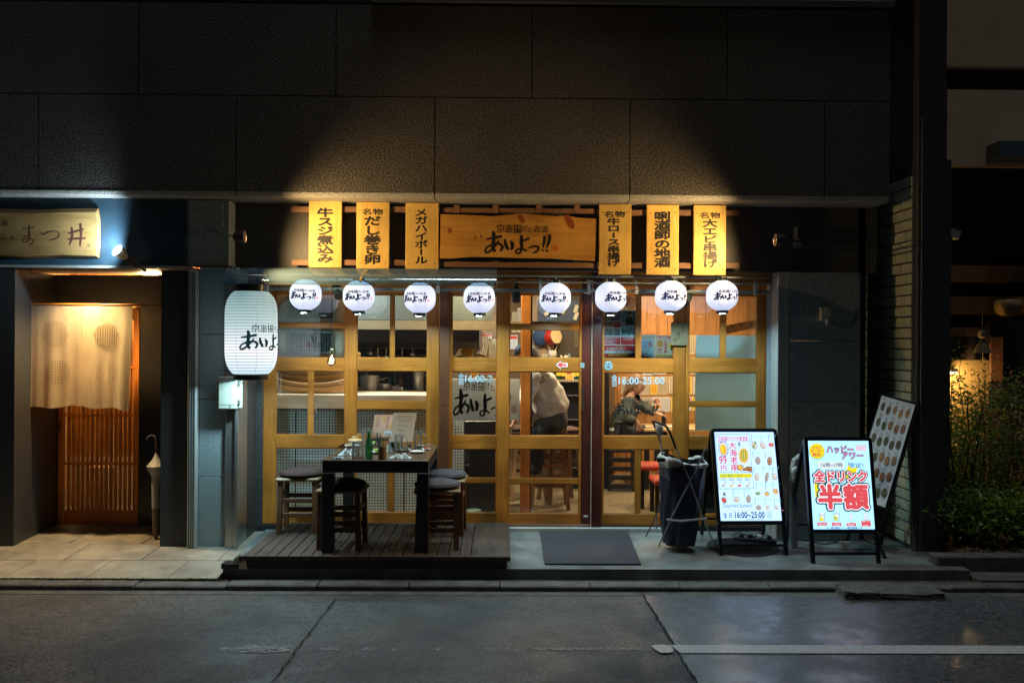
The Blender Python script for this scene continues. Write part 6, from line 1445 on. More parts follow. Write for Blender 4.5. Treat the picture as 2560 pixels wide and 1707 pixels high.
hk = thing('plastic_bag_knot', 'white plastic bag tied over the handle of the trash stand', 'plastic bag'); p = P_(1648, 1070, -.68)
put('bag_lump', MB().ball(p, .030, .03, .042, 14, 10).ball(p + V((-.012, 0, .02)), .02, .02, .02, 10, 8), mat('thin_white_bag', (.48, .52, .54), .4, bump=.5, bscale=40, var=.1), hk); put('tail', MB().tube([p - V((0, 0, .035)), P_(1652, 1105, -.67), P_(1655, 1130, -.66)], .007, 6, rs=[.01, .006, .009]), mat('thin_white_bag', (0, 0, 0)), hk)

# ------------------------------------------------------------------ backlit A-frame signs
frame_m = mat('sign_frame', (.010, .014, .016), .3)
def aframe(lab, FL, FR, HT, lean, face_px, face_m, fn, name='lit_sign', back_y=.62):
    """FL, FR: front feet; HT: height along z; lean: how far the top goes back"""
    t = thing(name, lab, 'illuminated sign'); FL, FR = V(FL), V(FR); u = FR - FL; Wd = u.length; u.normalize(); up = V((0, lean, HT)); Lh = up.length; v = up.normalized(); n = u.cross(v).normalized()
    if n.y > 0: n = -n
    Z = lambda a, b, c: FL + u * a + v * b - n * c       # c backwards
    hb = Lh * .235; fw = .027
    for a in (0, Wd - fw): put('leg', MB().obox(Z(a + fw / 2, hb / 2, .012), u, v, n, fw / 2, hb / 2, .012), frame_m, t)
    put('crossbar', MB().obox(Z(Wd / 2, Lh * .075, .012), u, v, n, Wd / 2 - fw, .010, .008), frame_m, t)
    fr = MB()
    def rr(x0, y0, x1, y1, r, k=5):
        o_ = []
        for cx_, cy_, a_ in ((x1 - r, y1 - r, 0), (x0 + r, y1 - r, 90), (x0 + r, y0 + r, 180), (x1 - r, y0 + r, 270)):
            for i in range(k + 1): q = rad(a_ + 90 * i / k); o_.append((cx_ + r * math.cos(q), cy_ + r * math.sin(q)))
        return o_
    F0, F1 = rr(0, hb, Wd, Lh, .03), rr(fw, hb + fw, Wd - fw, Lh - fw, .004); N_ = len(F0)
    vs = [Z(x, y, -.004) for x, y in F0] + [Z(x, y, -.004) for x, y in F1] + [Z(x, y, .034) for x, y in F0] + [Z(x, y, .002) for x, y in F1]
    fs = []
    for i in range(N_):
        j = (i + 1) % N_; fs += [(i, j, N_ + j, N_ + i), (i, i + 2 * N_, j + 2 * N_, j), (N_ + i, N_ + j, 3 * N_ + j, 3 * N_ + i)]
    fs.append(tuple(range(2 * N_, 3 * N_))); fr.add(vs, fs); put('frame', fr, frame_m, t)
    put('light_panel', MB().add([Z(fw, hb + fw, .0), Z(Wd - fw, hb + fw, .0), Z(Wd - fw, Lh - fw, .0), Z(fw, Lh - fw, .0)], [(0, 1, 2, 3)]), face_m, t)
    TL, TR, BL_ = [V((p[0], p[1], 0)) for p in face_px]; e1, e2 = TR - TL, BL_ - TL; det = e1.x * e2.y - e1.y * e2.x
    fx_, fy_ = Wd - 2 * fw, Lh - hb - 2 * fw
    def cr(x, y):
        q = V((x, y, 0)) - TL; return (q.x * e2.y - q.y * e2.x) / det, (e1.x * q.y - e1.y * q.x) / det
    def fn3(a, b, l): return Z(fw + a * fx_, Lh - fw - b * fy_, -.0005 - l)
    sh = Sheet(fn3, step=.00006, base=.0002)
    fn(sh, cr); sh.done(t)
    for a in (.012, Wd - .012):
        p0 = Z(a, Lh - .03, .04); p1 = V((p0.x, FL.y + back_y, FL.z + .02)); put('back_leg', MB().bar(p0, p1, .024, .018), frame_m, t)
    q0, q1 = Z(.012, Lh * .3, .05), Z(Wd - .012, Lh * .3, .05); yy = FL.y + back_y * .72; put('back_bar', MB().bar((q0.x, yy, .14), (q1.x, yy, .14), .02, .014), frame_m, t)
    return t
def E_(n, c, s=1.0): return emit('lit_' + n, c, s)
eR, eB, eW, eY, eN, eC, eG = E_('red', (.85, .08, .10)), E_('blue', (.05, .14, .55)), E_('white', (.9, .93, 1), 1.05), E_('yellow', (.95, .82, .02)), E_('navy', (.01, .04, .14)), E_('cyan', (.25, .62, .85)), E_('green', (.03, .45, .12))
eO, eT, eBr, eP, eGr, eDG = E_('orange', (.95, .55, .10)), E_('tan', (.62, .45, .30)), E_('brown', (.35, .13, .06)), E_('pink', (.85, .35, .5)), E_('grey', (.35, .36, .38)), E_('darkteal', (.0, .07, .11))
def sign1(s, cr):
    def R(x0, y0, x1, y1):
        a, b = cr(x0, y0); c, d = cr(x1, y1); return a, b, c, d
    def O(x, y, rx, ry, m, rot=0, nm='picture'): a, b = cr(x, y); s.disc(a, b, rx / 670, ry / 985, m, 16, nm, rot)
    def St(pts, w, m): s.stroke([cr(*p) for p in pts], [w / 800] * len(pts), m, 'drawing', 3)
    for seg in (((150, 122), (525, 114)), ((525, 114), (572, 714)), ((572, 714), (190, 724)), ((190, 724), (150, 122))): St(seg, 4, eN)
    s.frame(*R(174, 140, 212, 214), .005, eR); s.vtext('京都', cr(193, 175)[0], cr(0, 148)[1], cr(0, 210)[1], .05, eR)
    s.text('串揚げネオ大衆酒場', *R(216, 142, 514, 196), eR, .015)
    for i, ch in enumerate('大海老串'): s.text(ch, *R(297 + i * 8, 206 + i * 82, 384 + i * 8, 280 + i * 82), eR, .02)
    O(238, 285, 50, 82, eN, -.15); O(238, 285, 46, 77, eW, -.15); O(238, 292, 38, 62, eO, -.15); O(228, 280, 16, 36, eY, -.2)
    for i in range(22): a = i * .2856; O(238 + 58 * math.cos(a), 285 + 86 * math.sin(a), 5, 5, eN)
    s.text('99', *R(188, 368, 278, 452), eR, .02); s.text('円', *R(208, 470, 272, 526), eR, .02)
    s.vtext('破格!!', cr(413, 200)[0], cr(0, 214)[1], cr(0, 305)[1], .045, eN, .02)
    star = []
    for i in range(24): a = i * math.pi / 12; k = 1 if i % 2 else .86; star.append(cr(462 + 60 * k * math.cos(a), 355 + 92 * k * math.sin(a)))
    s.poly(star, eO, 'picture')
    for k, xx in enumerate((440, 462, 486)):
        for j in range(7): x, y = cr(xx, 300 + j * 17); s.rect(x - .010, y - .006, x + .010, y + .006, eG, 'scribble')
    O(425, 490, 38, 36, eN); O(425, 490, 32, 31, eO, .3); O(452, 498, 8, 24, eT, .3)
    for dy in (-18, -6, 6, 18): St([(460, 512 + dy * .3), (505, 500 + dy), (548, 508 + dy * 1.4)], 13, eBr)
    St([(470, 506), (545, 488)], 3, eO); St([(470, 520), (545, 530)], 3, eO)
    s.text('Giant Shrimp Skewer', *R(196, 532, 545, 552), eB, .0); s.rect(*R(192, 560, 550, 598), eY); s.text('+50円 美味しさUP!', *R(198, 566, 440, 592), eG, .015); s.text('トッピング', *R(446, 570, 545, 590), eG)
    for i, c in enumerate((eT, eO, eR, eT)):
        x = 238 + i * 88; O(x, 688, 24, 14, eGr); O(x, 687, 21, 11, eW); O(x - 3, 686, 14, 12, c); O(x + 14, 655, 6, 11, eBr, -.5)
        for k in range(4): 
            for j in range(2): a, b = cr(x - 26 + k * 15, 612 + j * 16); s.rect(a - .007, b - .005, a + .006, b + .004, eN, 'scribble')
    items = [(582, 238, 30, 45, eT, 'g'), (676, 240, 30, 34, eT, 'y'), (770, 228, 30, 22, eR, 't'), (617, 410, 28, 42, eGr, ''), (748, 412, 26, 48, eBr, ''), (602, 590, 22, 40, eT, ''), (712, 590, 18, 58, eGr, 'z'), (798, 582, 28, 32, eT, ''), (611, 768, 26, 16, eG, ''), (709, 770, 26, 24, eO, ''), (806, 742, 30, 28, eO, ''),
             (240, 848, 27, 30, eBr, 'r'), (377, 838, 32, 30, eT, ''), (506, 832, 24, 42, eGr, ''), (616, 920, 28, 22, eGr, 'y'), (714, 915, 20, 18, eT, ''), (812, 918, 20, 16, eT, ''), (243, 782, 13, 17, eN, '')]
    for x, y, a, b, c, k in items:
        rt = .45 if b > a else 0
        St([(x, y), (x + 24, y - b - 26)], 2.5, eGr); O(x, y, a + 3, b + 3, eGr, rt); O(x, y, a, b, eT if k == 'g' else c, rt); O(x + 2, y - 2, a * .72, b * .72, eW if c == eT else eT, rt); O(x - 1, y + 2, a * .42, b * .42, c, rt)
        if k == 'g': O(x + 8, y - 20, 11, 12, eG); O(x - 10, y + 18, 12, 12, eG)
        if k == 'r': O(x, y, 20, 20, eR)
    for x, y in ((548, 125), (655, 125), (740, 118), (560, 310), (695, 310), (566, 480), (668, 478), (770, 478), (586, 660), (690, 655), (772, 650), (332, 740), (452, 738), (570, 820), (678, 820), (780, 830)):
        for j in range(5): a, b = cr(x, y + j * 17); s.rect(a - .006, b - .006, a + .006, b + .005, eB, 'scribble')
        for j in range(3):
            a, b = cr(x + 16, y + j * 13); q = a
            for k in range(5): l_ = random.uniform(.006, .022); s.rect(q, b - .002, min(q + l_, .995), b + .0022, eC, 'scribble'); q += l_ + .006
    s.text('Deep-fried Skewers!!', *R(216, 888, 548, 940), eB, .0)
    St([(205, 960), (880, 948)], 3, eP)
    s.text('全', *R(220, 984, 268, 1042), eN, .015); s.text('日', *R(284, 990, 318, 1038), eN, .015); s.text('16:00~25:00', *R(346, 976, 672, 1034), eN, .025)
    s.rect(*R(690, 964, 752, 1044), E_('palecyan', (.55, .82, .92)), 'picture')
    s.text('24:00  24:30', *R(470, 1044, 660, 1056), eN)
def sign2(s, cr):
    def R(x0, y0, x1, y1):
        a, b = cr(x0, y0); c, d = cr(x1, y1); return a, b, c, d
    def O(x, y, rx, ry, m, rot=0, nm='picture', n=26): a, b = cr(x, y); s.disc(a, b, rx / 665, ry / 1000, m, n, nm, rot)
    def outline(body, box, m_out, r, bold, cx=8):
        x0, y0, x1, y1 = box
        for k in range(cx): a = 2 * math.pi * k / cx; s.text(body, x0 + r * math.cos(a) / 665, y0 + r * math.sin(a) / 1000, x1 + r * math.cos(a) / 665, y1 + r * math.sin(a) / 1000, m_out, bold, name='lettering_outline')
    g_ = E_('paleblue', (.55, .80, .90))
    for x in (1180, 1250, 1330, 1410, 1490, 1570, 1640): s.rect(cr(x, 0)[0], 0.0, cr(x, 0)[0] + .004, .24, g_, 'picture')
    for x in (1270, 1540, 1700): s.rect(cr(x, 0)[0], .8, cr(x, 0)[0] + .004, .95, g_, 'picture')
    O(1237, 260, 87, 91, E_('teal', (.05, .4, .42))); O(1237, 256, 84, 88, eY)
    s.text('セルフ', *R(1184, 198, 1290, 232), eR, .035); s.text('オーダー', *R(1168, 236, 1310, 270), eR, .035); s.text('限定!', *R(1188, 278, 1284, 316), eR, .035)
    b1, b2 = R(1342, 196, 1640, 272), R(1508, 270, 1748, 338)
    for b_, w_ in ((b1, 'ハッピー'), (b2, 'アワー')): outline(w_, b_, eN, 6, .02); outline(w_, b_, eP, 0.1, .02, 1)
    b3 = R(1665, 182, 1782, 212); b4 = R(1672, 214, 1778, 246); outline('HAPPY', b3, eP, 4, .01, 6); s.text('HAPPY', *b3, eW, .0); outline('HOUR', b4, eP, 4, .01, 6); s.text('HOUR', *b4, eW, 0)
    s.rect(*R(1246, 372, 1538, 454), E_('offwhite', (.80, .92, .95))); s.text('16時~17時', *R(1284, 388, 1520, 436), eN, .012); s.text('限定!', *R(1578, 384, 1750, 442), eN, .01)
    st_ = [cr(1610 + (110 if i % 2 else 62) * math.cos(i * .5236 - .3), 505 + (100 if i % 2 else 58) * math.sin(i * .5236 - .3)) for i in range(12)]; s.poly(st_, eY, 'picture')
    s.poly([cr(1206, 612), cr(1250, 612), cr(1268, 820), cr(1226, 820)], eY, 'picture')
    A_ = R(1200, 484, 1782, 592); H_2 = R(1248, 640, 1508, 898); H_3 = R(1522, 634, 1796, 896)
    for bx_, wd, r1, r2 in ((A_, '全ドリンク', 20, 9), (H_2, '半', 26, 12), (H_3, '額', 26, 12)):
        outline(wd, bx_, eDG, r1, .05, 16)
    for bx_, wd, r1, r2 in ((A_, '全ドリンク', 20, 9), (H_2, '半', 26, 12), (H_3, '額', 26, 12)):
        outline(wd, bx_, eW, r2, .05, 12)
    for bx_, wd in ((A_, '全ドリンク'), (H_2, '半'), (H_3, '額')): s.text(wd, *bx_, E_('coral', (.80, .09, .11)), .05)
    for i, x in enumerate((1292, 1448, 1606, 1768)):
        yy = 1000 - i * 6; k = .8 if i > 1 else 1
        s.poly([cr(x - 34 * k, yy - 40), cr(x + 34 * k, yy - 40), cr(x + 28 * k, yy + 42), cr(x - 28 * k, yy + 42)], eDG if i < 2 else eC, 'picture'); s.poly([cr(x - 30 * k, yy - 36), cr(x + 30 * k, yy - 36), cr(x + 24 * k, yy + 38), cr(x - 24 * k, yy + 38)], E_('offwhite', (0, 0, 0)), 'picture')
        if i < 2: O(x - 6, yy + (22 if i == 0 else 8), 22, 20 if i == 0 else 34, eY)
        if i == 0: O(x, yy - 38, 36, 16, eDG); O(x, yy - 39, 32, 13, eW)
        if i == 1: O(x + 4, yy - 10, 16, 14, eW); O(x - 8, yy + 12, 12, 10, eG)
        y0_ = 1056 - (28 if i == 3 else 0); s.rect(*R(x - 52, y0_, x + 54, 1094), E_('coral', (0, 0, 0)), 'picture')
        s.text(('生ビール', 'ハイボール', '酎ハイ', '各種ドリンク')[i], *R(x - 42, y0_ + 4, x + 44, y0_ + 19), eW, .02); s.text(('350円', '199円', '199円', '250円~')[i], *R(x - 32, 1077, x + 34, 1091), eW, .02)
    s.text('※一部対象外アリ ※税別価格です', *R(1344, 1104, 1730, 1126), eN, .02)
z_a, z_b = zp(-.80) + .002, zp(-1.0) + .002
aframe('backlit white menu sign on a black A frame with drawings of fried skewers', (U(1799, 1392, -.80).x, -.80, z_a), (U(1972, 1388, -.78).x, -.78, z_a), .895, .305, ((137, 97), (802, 82), (208, 1068)), E_('face_lilac', (.64, .96, 1.5), 1.15), sign1)
aframe('backlit pale blue happy hour sign on a black A frame with big red characters', (U(2029, 1408, -1.0).x, -1.0, z_b), (U(2203, 1403, -.99).x, -.99, z_b), .875, .175, ((1135, 140), (1805, 130), (1205, 1135)), E_('face_blue', (.50, 1.0, 1.45), 1.15), sign2, back_y=.6)
l = bpy.data.lights
# tilted unlit menu board by the passage
TBd = thing('tilted_menu_board', 'unlit pale menu board with food pictures leaning askew by the passage', 'menu board')
q0, q1, q3 = U(2205, 989, -.52), U(2288, 1012, -.69), U(2130, 1238, -.62); uu, vv = q1 - q0, q3 - q0; nn = uu.cross(vv).normalized(); nn = nn if nn.y < 0 else -nn
def slab(o_, a_, b_, n_, t_): return MB().add([o_, o_ + a_, o_ + a_ + b_, o_ + b_, o_ - n_ * t_, o_ + a_ - n_ * t_, o_ + a_ + b_ - n_ * t_, o_ + b_ - n_ * t_], [(0, 1, 2, 3), (7, 6, 5, 4), (0, 4, 5, 1), (1, 5, 6, 2), (2, 6, 7, 3), (3, 7, 4, 0)])
put('board', slab(q0, uu, vv, nn, .012), mat('board_pale', (.66, .74, .78), .35, var=.1, scale=3), TBd)
put('frame', slab(q0 - uu * .06 - vv * .025 - nn * .013, uu * 1.14, vv * 1.05, nn, .02), frame_m, TBd)
put('support', MB().bar(q1 + vv * .5 + V((0, .05, 0)), V((q1.x - .15, -.45, -.04)), .025, .02), frame_m, TBd); put('support', MB().bar(q0 + vv * .95, V(((q0 + vv).x + .15, -.85, -.045)), .025, .02), frame_m, TBd)
sh = Sheet(plane(q0, uu, vv, nn)); fk = [mat('fry_a', (.40, .22, .10), .5, var=.4, scale=60), mat('fry_b', (.28, .13, .06), .5, var=.4, scale=60), mat('fry_c', (.10, .10, .05), .5, var=.4, scale=60)]
for j in range(6):
    for i in range(5):
        if j == 5 and i in (1, 2): continue
        x, y = .12 + i * .185, .10 + j * .155 + .02 * (i % 2); sh.disc(x, y, .062, .045, fk[(i * 3 + j) % 3 if i > 1 else 2], 14, 'picture', .0); sh.stroke([(x + .03, y - .03), (x + .06, y - .075)], [.008, .005], ink, 'drawing', 2)
        for k in range(3): sh.rect(x - .03 + k * .02, y - .085, x - .022 + k * .02, y - .060, mat('grey_print', (0, 0, 0)), 'scribble')
sh.done(TBd)
# drain pipe, socket, cables
DP = thing('drain_pipe', 'pale drain pipe with an elbow and white cap behind the two lit signs', 'pipe'); px_ = U(1984, 1240, -.56).x; pm = mat('pvc', (.34, .37, .36), .4, var=.1, scale=10)
put('pipe', MB().lathe([(.030, -.05), (.030, U(1984, 1190, -.56).z)], (px_, -.56, 0), 20), pm, DP); put('coupling', MB().lathe([(.035, U(1984, 1215, -.56).z), (.035, U(1984, 1190, -.56).z)], (px_, -.56, 0), 20), pm, DP)
zz_ = U(1984, 1190, -.56).z; put('elbow', MB().tube([(px_, -.56, zz_), (px_, -.56, zz_ + .07), (px_ + .01, -.56, zz_ + .115), (px_ + .045, -.55, zz_ + .14), (px_ + .10, -.52, zz_ + .145)], .028, 16), pm, DP)
put('valve_cap', MB().ball((px_ + .004, -.60, zz_ + .045), .036, .02, .036, 16, 10), mat('cap_white', (.5, .53, .52), .4), DP); put('valve_stem', MB().bar((px_ + .004, -.595, zz_ + .02), (px_ - .004, -.595, zz_ - .02), .02, .012), mat('cap_white', (0, 0, 0)), DP)
put('blue_label', MB().box(px_ - .002, px_ + .014, -.592, -.5905, U(1984, 1262, -.56).z, U(1984, 1240, -.56).z), mat('label_blue', (.04, .12, .4), .4), DP)
SK = thing('wall_socket', 'pale outdoor socket box with a plug on the right stone wall', 'socket'); a, b, c, d = RX(2052, 768, 2077, 803, YR - .04)
put('box', MB().box(a, b, YR - .045, YR - .002, c, d, .004), mat('socket_grey', (.36, .38, .34), .4), SK); put('hood', MB().prism([(0, 0), (-.02, -.012), (-.0, -.07)], (a + .03, YR - .046, d), (0, 1, 0), (0, 0, 1), (1, 0, 0), b - a - .035), mat('socket_grey', (0, 0, 0)), SK); put('plug', MB().tube([((a + b) / 2, YR - .06, c + .01), ((a + b) / 2, YR - .065, c - .03)], .009, 8), white_pl, SK)
t = thing('socket_cable', 'thin grey cable looping from the socket on the right stone wall', 'cable'); put('cable', MB().tube([U(x, y, YR - .006) for x, y in ((2138, 682), (2141, 720), (2146, 760), (2141, 790), (2128, 812), (2108, 824), (2090, 815), (2070, 806))], .0035, 6), mat('cable_grey', (.16, .18, .17), .5), t)
def floor_cable(name, lab, pts, r=.004):
    t = thing(name, lab, 'cable'); P3 = []
    for px, py in pts: p = G(px, py, -.03); p.z = zp(p.y) + r; P3.append(p)
    Q = []
    for i in range(len(P3) - 1):
        for k in range(4): Q.append(P3[i].lerp(P3[i + 1], k / 4))
    put('cable', MB().tube(Q + [P3[-1]], r, 6), matte_black, t)
floor_cable('power_cable', 'black power cable winding on the ground behind the menu sign', [(1812, 1330), (1840, 1322), (1862, 1330), (1888, 1326), (1905, 1338), (1880, 1344), (1850, 1336), (1900, 1347), (1955, 1350), (1990, 1349)])
floor_cable('power_cable', 'black power cable lying under the happy hour sign', [(1990, 1350), (2020, 1352), (2060, 1360), (2110, 1352), (2150, 1345), (2190, 1362), (2250, 1372)])
floor_cable('power_cable', 'second thinner cable looping behind the menu sign legs', [(1830, 1340), (1870, 1322), (1900, 1320), (1930, 1335), (1945, 1328), (1915, 1318)], .003)
t = thing('power_strip', 'black power strip lying on the ground behind the menu sign', 'power strip', (U(1895, 1345, -.5).x, -.42, zp(-.42)), -.35); put('body', MB().box(-.16, .16, -.025, .025, .002, .035, .006), matte_black, t)
for k in range(4): put('plug', MB().box(-.12 + k * .07, -.085 + k * .07, -.014, .014, .0355, .062, .004), matte_black if k != 2 else white_pl, t)
t = thing('cable_box', 'small white box hanging below the happy hour sign', 'box', (U(2110, 1350, -.6).x, -.62, zp(-.62))); put('body', MB().box(-.02, .02, -.015, .015, .0, .05, .003), white_pl, t); put('plug', MB().box(-.045, .045, -.012, .012, .051, .062, .003), white_pl, t)
# concrete ramp blocks on the gutter
def ramp(px0, px1, lab, dz):
    t = thing('kerb_ramp_block', lab, 'kerb ramp', group='concrete ramp blocks at the kerb'); x0, x1 = U(px0, 1460, -1.5).x, U(px1, 1460, -1.5).x
    rs_ = random.Random(px0); bm = bmesh.new(); bmesh.ops.create_cube(bm, size=1); bmesh.ops.subdivide_edges(bm, edges=bm.edges[:], cuts=5, use_grid_fill=True)
    for v in bm.verts:
        x, y, z = v.co; edge = max(abs(x), abs(y), abs(z)); k = sum(abs(q) > .49 for q in (x, y, z)); n3 = noise.noise_vector(V((x * 4 + px0, y * 4, z * 4))) * (.012 if k > 1 else .005)
        v.co = V(((x0 + x1) / 2 + x * (x1 - x0), -1.505 + y * .17, ZR + .012 + (z + .5) * (.052 + dz) - .012 + (y * .015))) + n3
    me = bpy.data.meshes.new('block'); bm.to_mesh(me); bm.free(); put('block', me, kerb_m, t)
ramp(2100, 2184, 'rough concrete ramp block nearer the happy hour sign', .006); ramp(2188, 2345, 'longer chipped concrete ramp block at the corner of the platform', .0)
sheet_obj('right_pavement', [(3.26, -1.15, -.09), (12, -1.15, -.09), (12, 8, -.09), (3.26, 8, -.09)], concrete)
put('planter_kerb', MB().box(PX1 - .25, 12, -1.05, -.92, -.3, .02, .01), kerb_m, kind='structure'); put('planter_soil', MB().box(PX1, 12, -.919, 1.4, -.3, .0), mat('soil', (.03, .022, .014), .95, col2=(.08, .055, .03), scale=30, bump=.8), kind='structure')
put('right_kerb_step', MB().box(3.255, 12, -1.28, -1.155, -.4, -.085), kerb_m, kind='structure')

# ------------------------------------------------------------------ right building
RB = thing('neighbour_building', 'dim neighbouring house with brown and beige wall bands beyond the planter', 'building')
RY = 1.6
beige = mat('beige_render', (.78, .60, .36), .8, var=.12, scale=3); orb = mat('brown_timber_band', (.30, .14, .05), .6, var=.2, scale=8)
def rb(name, x0, y0, x1, y1, m, dy=0.0, th=.1): a, b, c, d = RX(x0, y0, x1, y1, RY + dy); put(name, MB().box(a, b + (2.0 if x1 > 2550 else 0), RY + dy, RY + dy + th, c, d), m, RB)
rb('back_wall', 2300, -900, 2560, 1440, matte_black, .101, .3)
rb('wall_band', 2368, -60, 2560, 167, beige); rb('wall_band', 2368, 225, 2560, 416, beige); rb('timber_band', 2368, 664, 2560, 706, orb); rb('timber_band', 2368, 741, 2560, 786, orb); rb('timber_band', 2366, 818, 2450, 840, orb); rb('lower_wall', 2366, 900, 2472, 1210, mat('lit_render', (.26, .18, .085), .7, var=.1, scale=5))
rb('roller_housing', 2500, 352, 2560, 394, mat('ac_grey', (.12, .14, .16), .5), -.25, .24)
rb('dark_window', 2478, 800, 2560, 1180, black_m, -.02, .02)
LAMP = thing('globe_lamp', 'unlit yellowish dome lamp on the neighbouring house', 'lamp'); p = U(2521, 750, RY - .15)
put('dome', MB().lathe([(.002, -.165), (.06, -.158), (.11, -.125), (.128, -.07), (.125, -.02), (.11, 0), (.002, .002)], tuple(p), 28), mat('dome_yellow', (.32, .22, .09), .25), LAMP); put('bracket', MB().box(p.x - .03, p.x + .03, p.y, RY, p.z - .02, p.z + .01), matte_black, LAMP)
HN = thing('shop_banner', 'dark cloth banner with pale lettering on the neighbouring house', 'banner'); a, b, c, d = RX(2362, 842, 2454, 899, RY - .1); put('cloth', MB().grid(lambda u, v: V((a + (b - a) * u, RY - .1 + .01 * math.sin(u * 14), c + (d - c) * v)), 20, 4, thick=(0, .002, 0)), mat('banner_brown', (.035, .022, .015), .8), HN)
sh = Sheet(flat(RY - .1)); sh.text('や', 2383, 858, 2429, 892, mat('banner_ink', (.16, .14, .10), .7), .0); sh.text('の', 2362, 862, 2372, 882, mat('banner_ink', (0, 0, 0)), .0); sh.done(HN)
BE = thing('wind_bell', 'pale wind bell shaped ornament hanging beside the banner', 'ornament'); p = U(2456, 830, RY - .25); pbm = mat('bell_pale', (.16, .13, .08), .5)
put('crown_piece', MB().lathe([(.01, .02), (.035, .01), (.04, -.05), (.012, -.06)], tuple(p), 14), pbm, BE); put('skirt', MB().lathe([(.015, -.065), (.05, -.13), (.088, -.205), (.084, -.205), (.012, -.08)], tuple(p), 18, cap=False), mat('bell_straw', (.10, .07, .03), .7), BE); put('cord', MB().tube([p + V((0, 0, .02)), p + V((0, 0, .32))], .004, 5), pbm, BE); put('tongue', MB().bar(p + V((0, 0, -.1)), p + V((.01, 0, -.27)), .014, .006), pbm, BE)
t = thing('wooden_name_board', 'upright reddish board mounted beside the ornament', 'board'); a, b, c, d = RX(2477, 842, 2508, 953, RY - .06); put('board', MB().box(a, b, RY - .06, RY - .03, c, d, .003), mat('board_red', (.14, .06, .035), .6, var=.2, scale=10), t)
WL = thing('wall_downlight', 'small lit lamp glowing warm on the wall behind the shrubs', 'wall lamp'); p = U(2374, 931, RY - .16)
put('diffuser', MB().box(p.x - .05, p.x + .06, p.y - .03, p.y + .03, p.z - .012, p.z + .006, .004), emit('warm_strip', (1, .8, .5), 9), WL); put('housing', MB().box(p.x - .055, p.x + .065, p.y - .035, RY - .001, p.z + .007, p.z + .04, .003), matte_black, WL)
l = bpy.data.lights.new('glow', 'POINT'); l.energy = 30; l.color = (1, .62, .2); l.shadow_soft_size = .04; lo = bpy.data.objects.new('wall_lamp_light', l); COL.objects.link(lo); lo.parent = WL; lo.location = p + V((0, -.02, -.05))
# shrubs: stems and many small leaves
leafm = [mat('leaf_green', (.15, .25, .035), .45, var=.5, scale=9), mat('leaf_dark', (.10, .18, .035), .45, var=.5, scale=9), mat('leaf_light', (.20, .30, .05), .45, var=.4, scale=9), mat('leaf_dry', (.28, .20, .09), .6, var=.4, scale=9)]
for q_, c_ in zip(leafm, ((.25, .40, .05, 1), (.14, .28, .05, 1), (.30, .42, .06, 1), (.34, .24, .09, 1))):
    translucent(q_, .45); q_.node_tree.nodes['Translucent BSDF'].inputs[0].default_value = c_
def shrub(name, lab, px, Y, w, h, n, m, seed, lsize=.016, sparse=0.0):
    r = random.Random(seed); x = U(px, 1300, Y).x; t = thing(name, lab, 'shrub', (x, Y, 0), group='shrubs in the planter by the neighbouring house')
    st = MB(); tips = []
    for k in range(13):
        a = r.random() * 6.28; q = V((.04 * math.cos(a), .04 * math.sin(a), 0)); pts = [q.copy()]; d_ = V((math.cos(a) * r.uniform(.1, .5) * w / h, math.sin(a) * .3, 1))
        L_ = h * r.uniform(.55, 1.0)
        for s_ in range(6): q = q + d_ * (L_ / 6) + V((r.gauss(0, .02), r.gauss(0, .02), 0)); pts.append(q.copy()); tips.append(q.copy()) if s_ > 0 else None
        st.tube(pts, .005, 5, rs=[.010, .008, .007, .005, .004, .003, .002])
        for j in range(4):
            b0 = pts[2 + j]; b1 = b0 + V((r.gauss(0, .12), r.gauss(0, .09), r.uniform(.03, .16))); st.tube([b0, (b0 + b1) / 2 + V((0, 0, .015)), b1], .003, 4, rs=[.0035, .0025, .0015]); tips += [b1, (b0 + b1) / 2]
    put('stems', st, w_deck, t)
    lf = MB()
    for k in range(n):
        c_ = r.choice(tips) + V((r.gauss(0, .05), r.gauss(0, .05), r.gauss(0, .04)))
        if c_.z < .01: c_.z = .02
        a = V((r.gauss(0, 1), r.gauss(0, 1), r.gauss(0, .5))).normalized(); b = a.cross(V((r.gauss(0, 1), r.gauss(0, 1), r.gauss(0, 1)))).normalized(); s_ = lsize * r.uniform(.6, 1.4)
        lf.add([c_ - a * s_, c_ + b * s_ * .45, c_ + a * s_, c_ - b * s_ * .45], [(0, 1, 2, 3)])
    put('foliage', lf, m, t); return t
shrub('shrub', 'tall thin shrub with small leaves before the lit wall', 2412, -.35, .55, 1.62, 2500, leafm[0], 1)
shrub('shrub', 'dense dark green shrub in the middle of the planter', 2478, -.3, .6, 1.35, 3800, leafm[1], 2)
shrub('shrub', 'brownish dry leaved shrub at the right picture edge', 2548, -.2, .6, 1.35, 3000, leafm[3], 3)
shrub('shrub', 'low bright green shrub near the planter kerb on the right', 2545, -.62, .35, .42, 2200, leafm[2], 4, .02)
shrub('shrub', 'low mixed shrub at the foot of the dark column', 2400, -.6, .4, .45, 1800, leafm[1], 5, .018)
shrub('shrub', 'dark rounded shrub with grassy leaves at the planter front', 2450, -.66, .3, .4, 1600, leafm[0], 6, .022)
lt = MB(); r = random.Random(8)
for i in range(900):
    c_ = V((r.uniform(PX1, PX1 + 1.6), r.uniform(-.92, -.3), .003 + r.random() * .02)); a = V((r.gauss(0, 1), r.gauss(0, 1), r.gauss(0, .2))).normalized(); b = a.cross(V((0, 0, 1))); s_ = r.uniform(.01, .03); lt.add([c_ - a * s_, c_ + b * s_ * .5, c_ + a * s_ + V((0, 0, .01)), c_ - b * s_ * .5], [(0, 1, 2, 3)])
put('fallen_leaves', lt, leafm[3], kind='stuff')
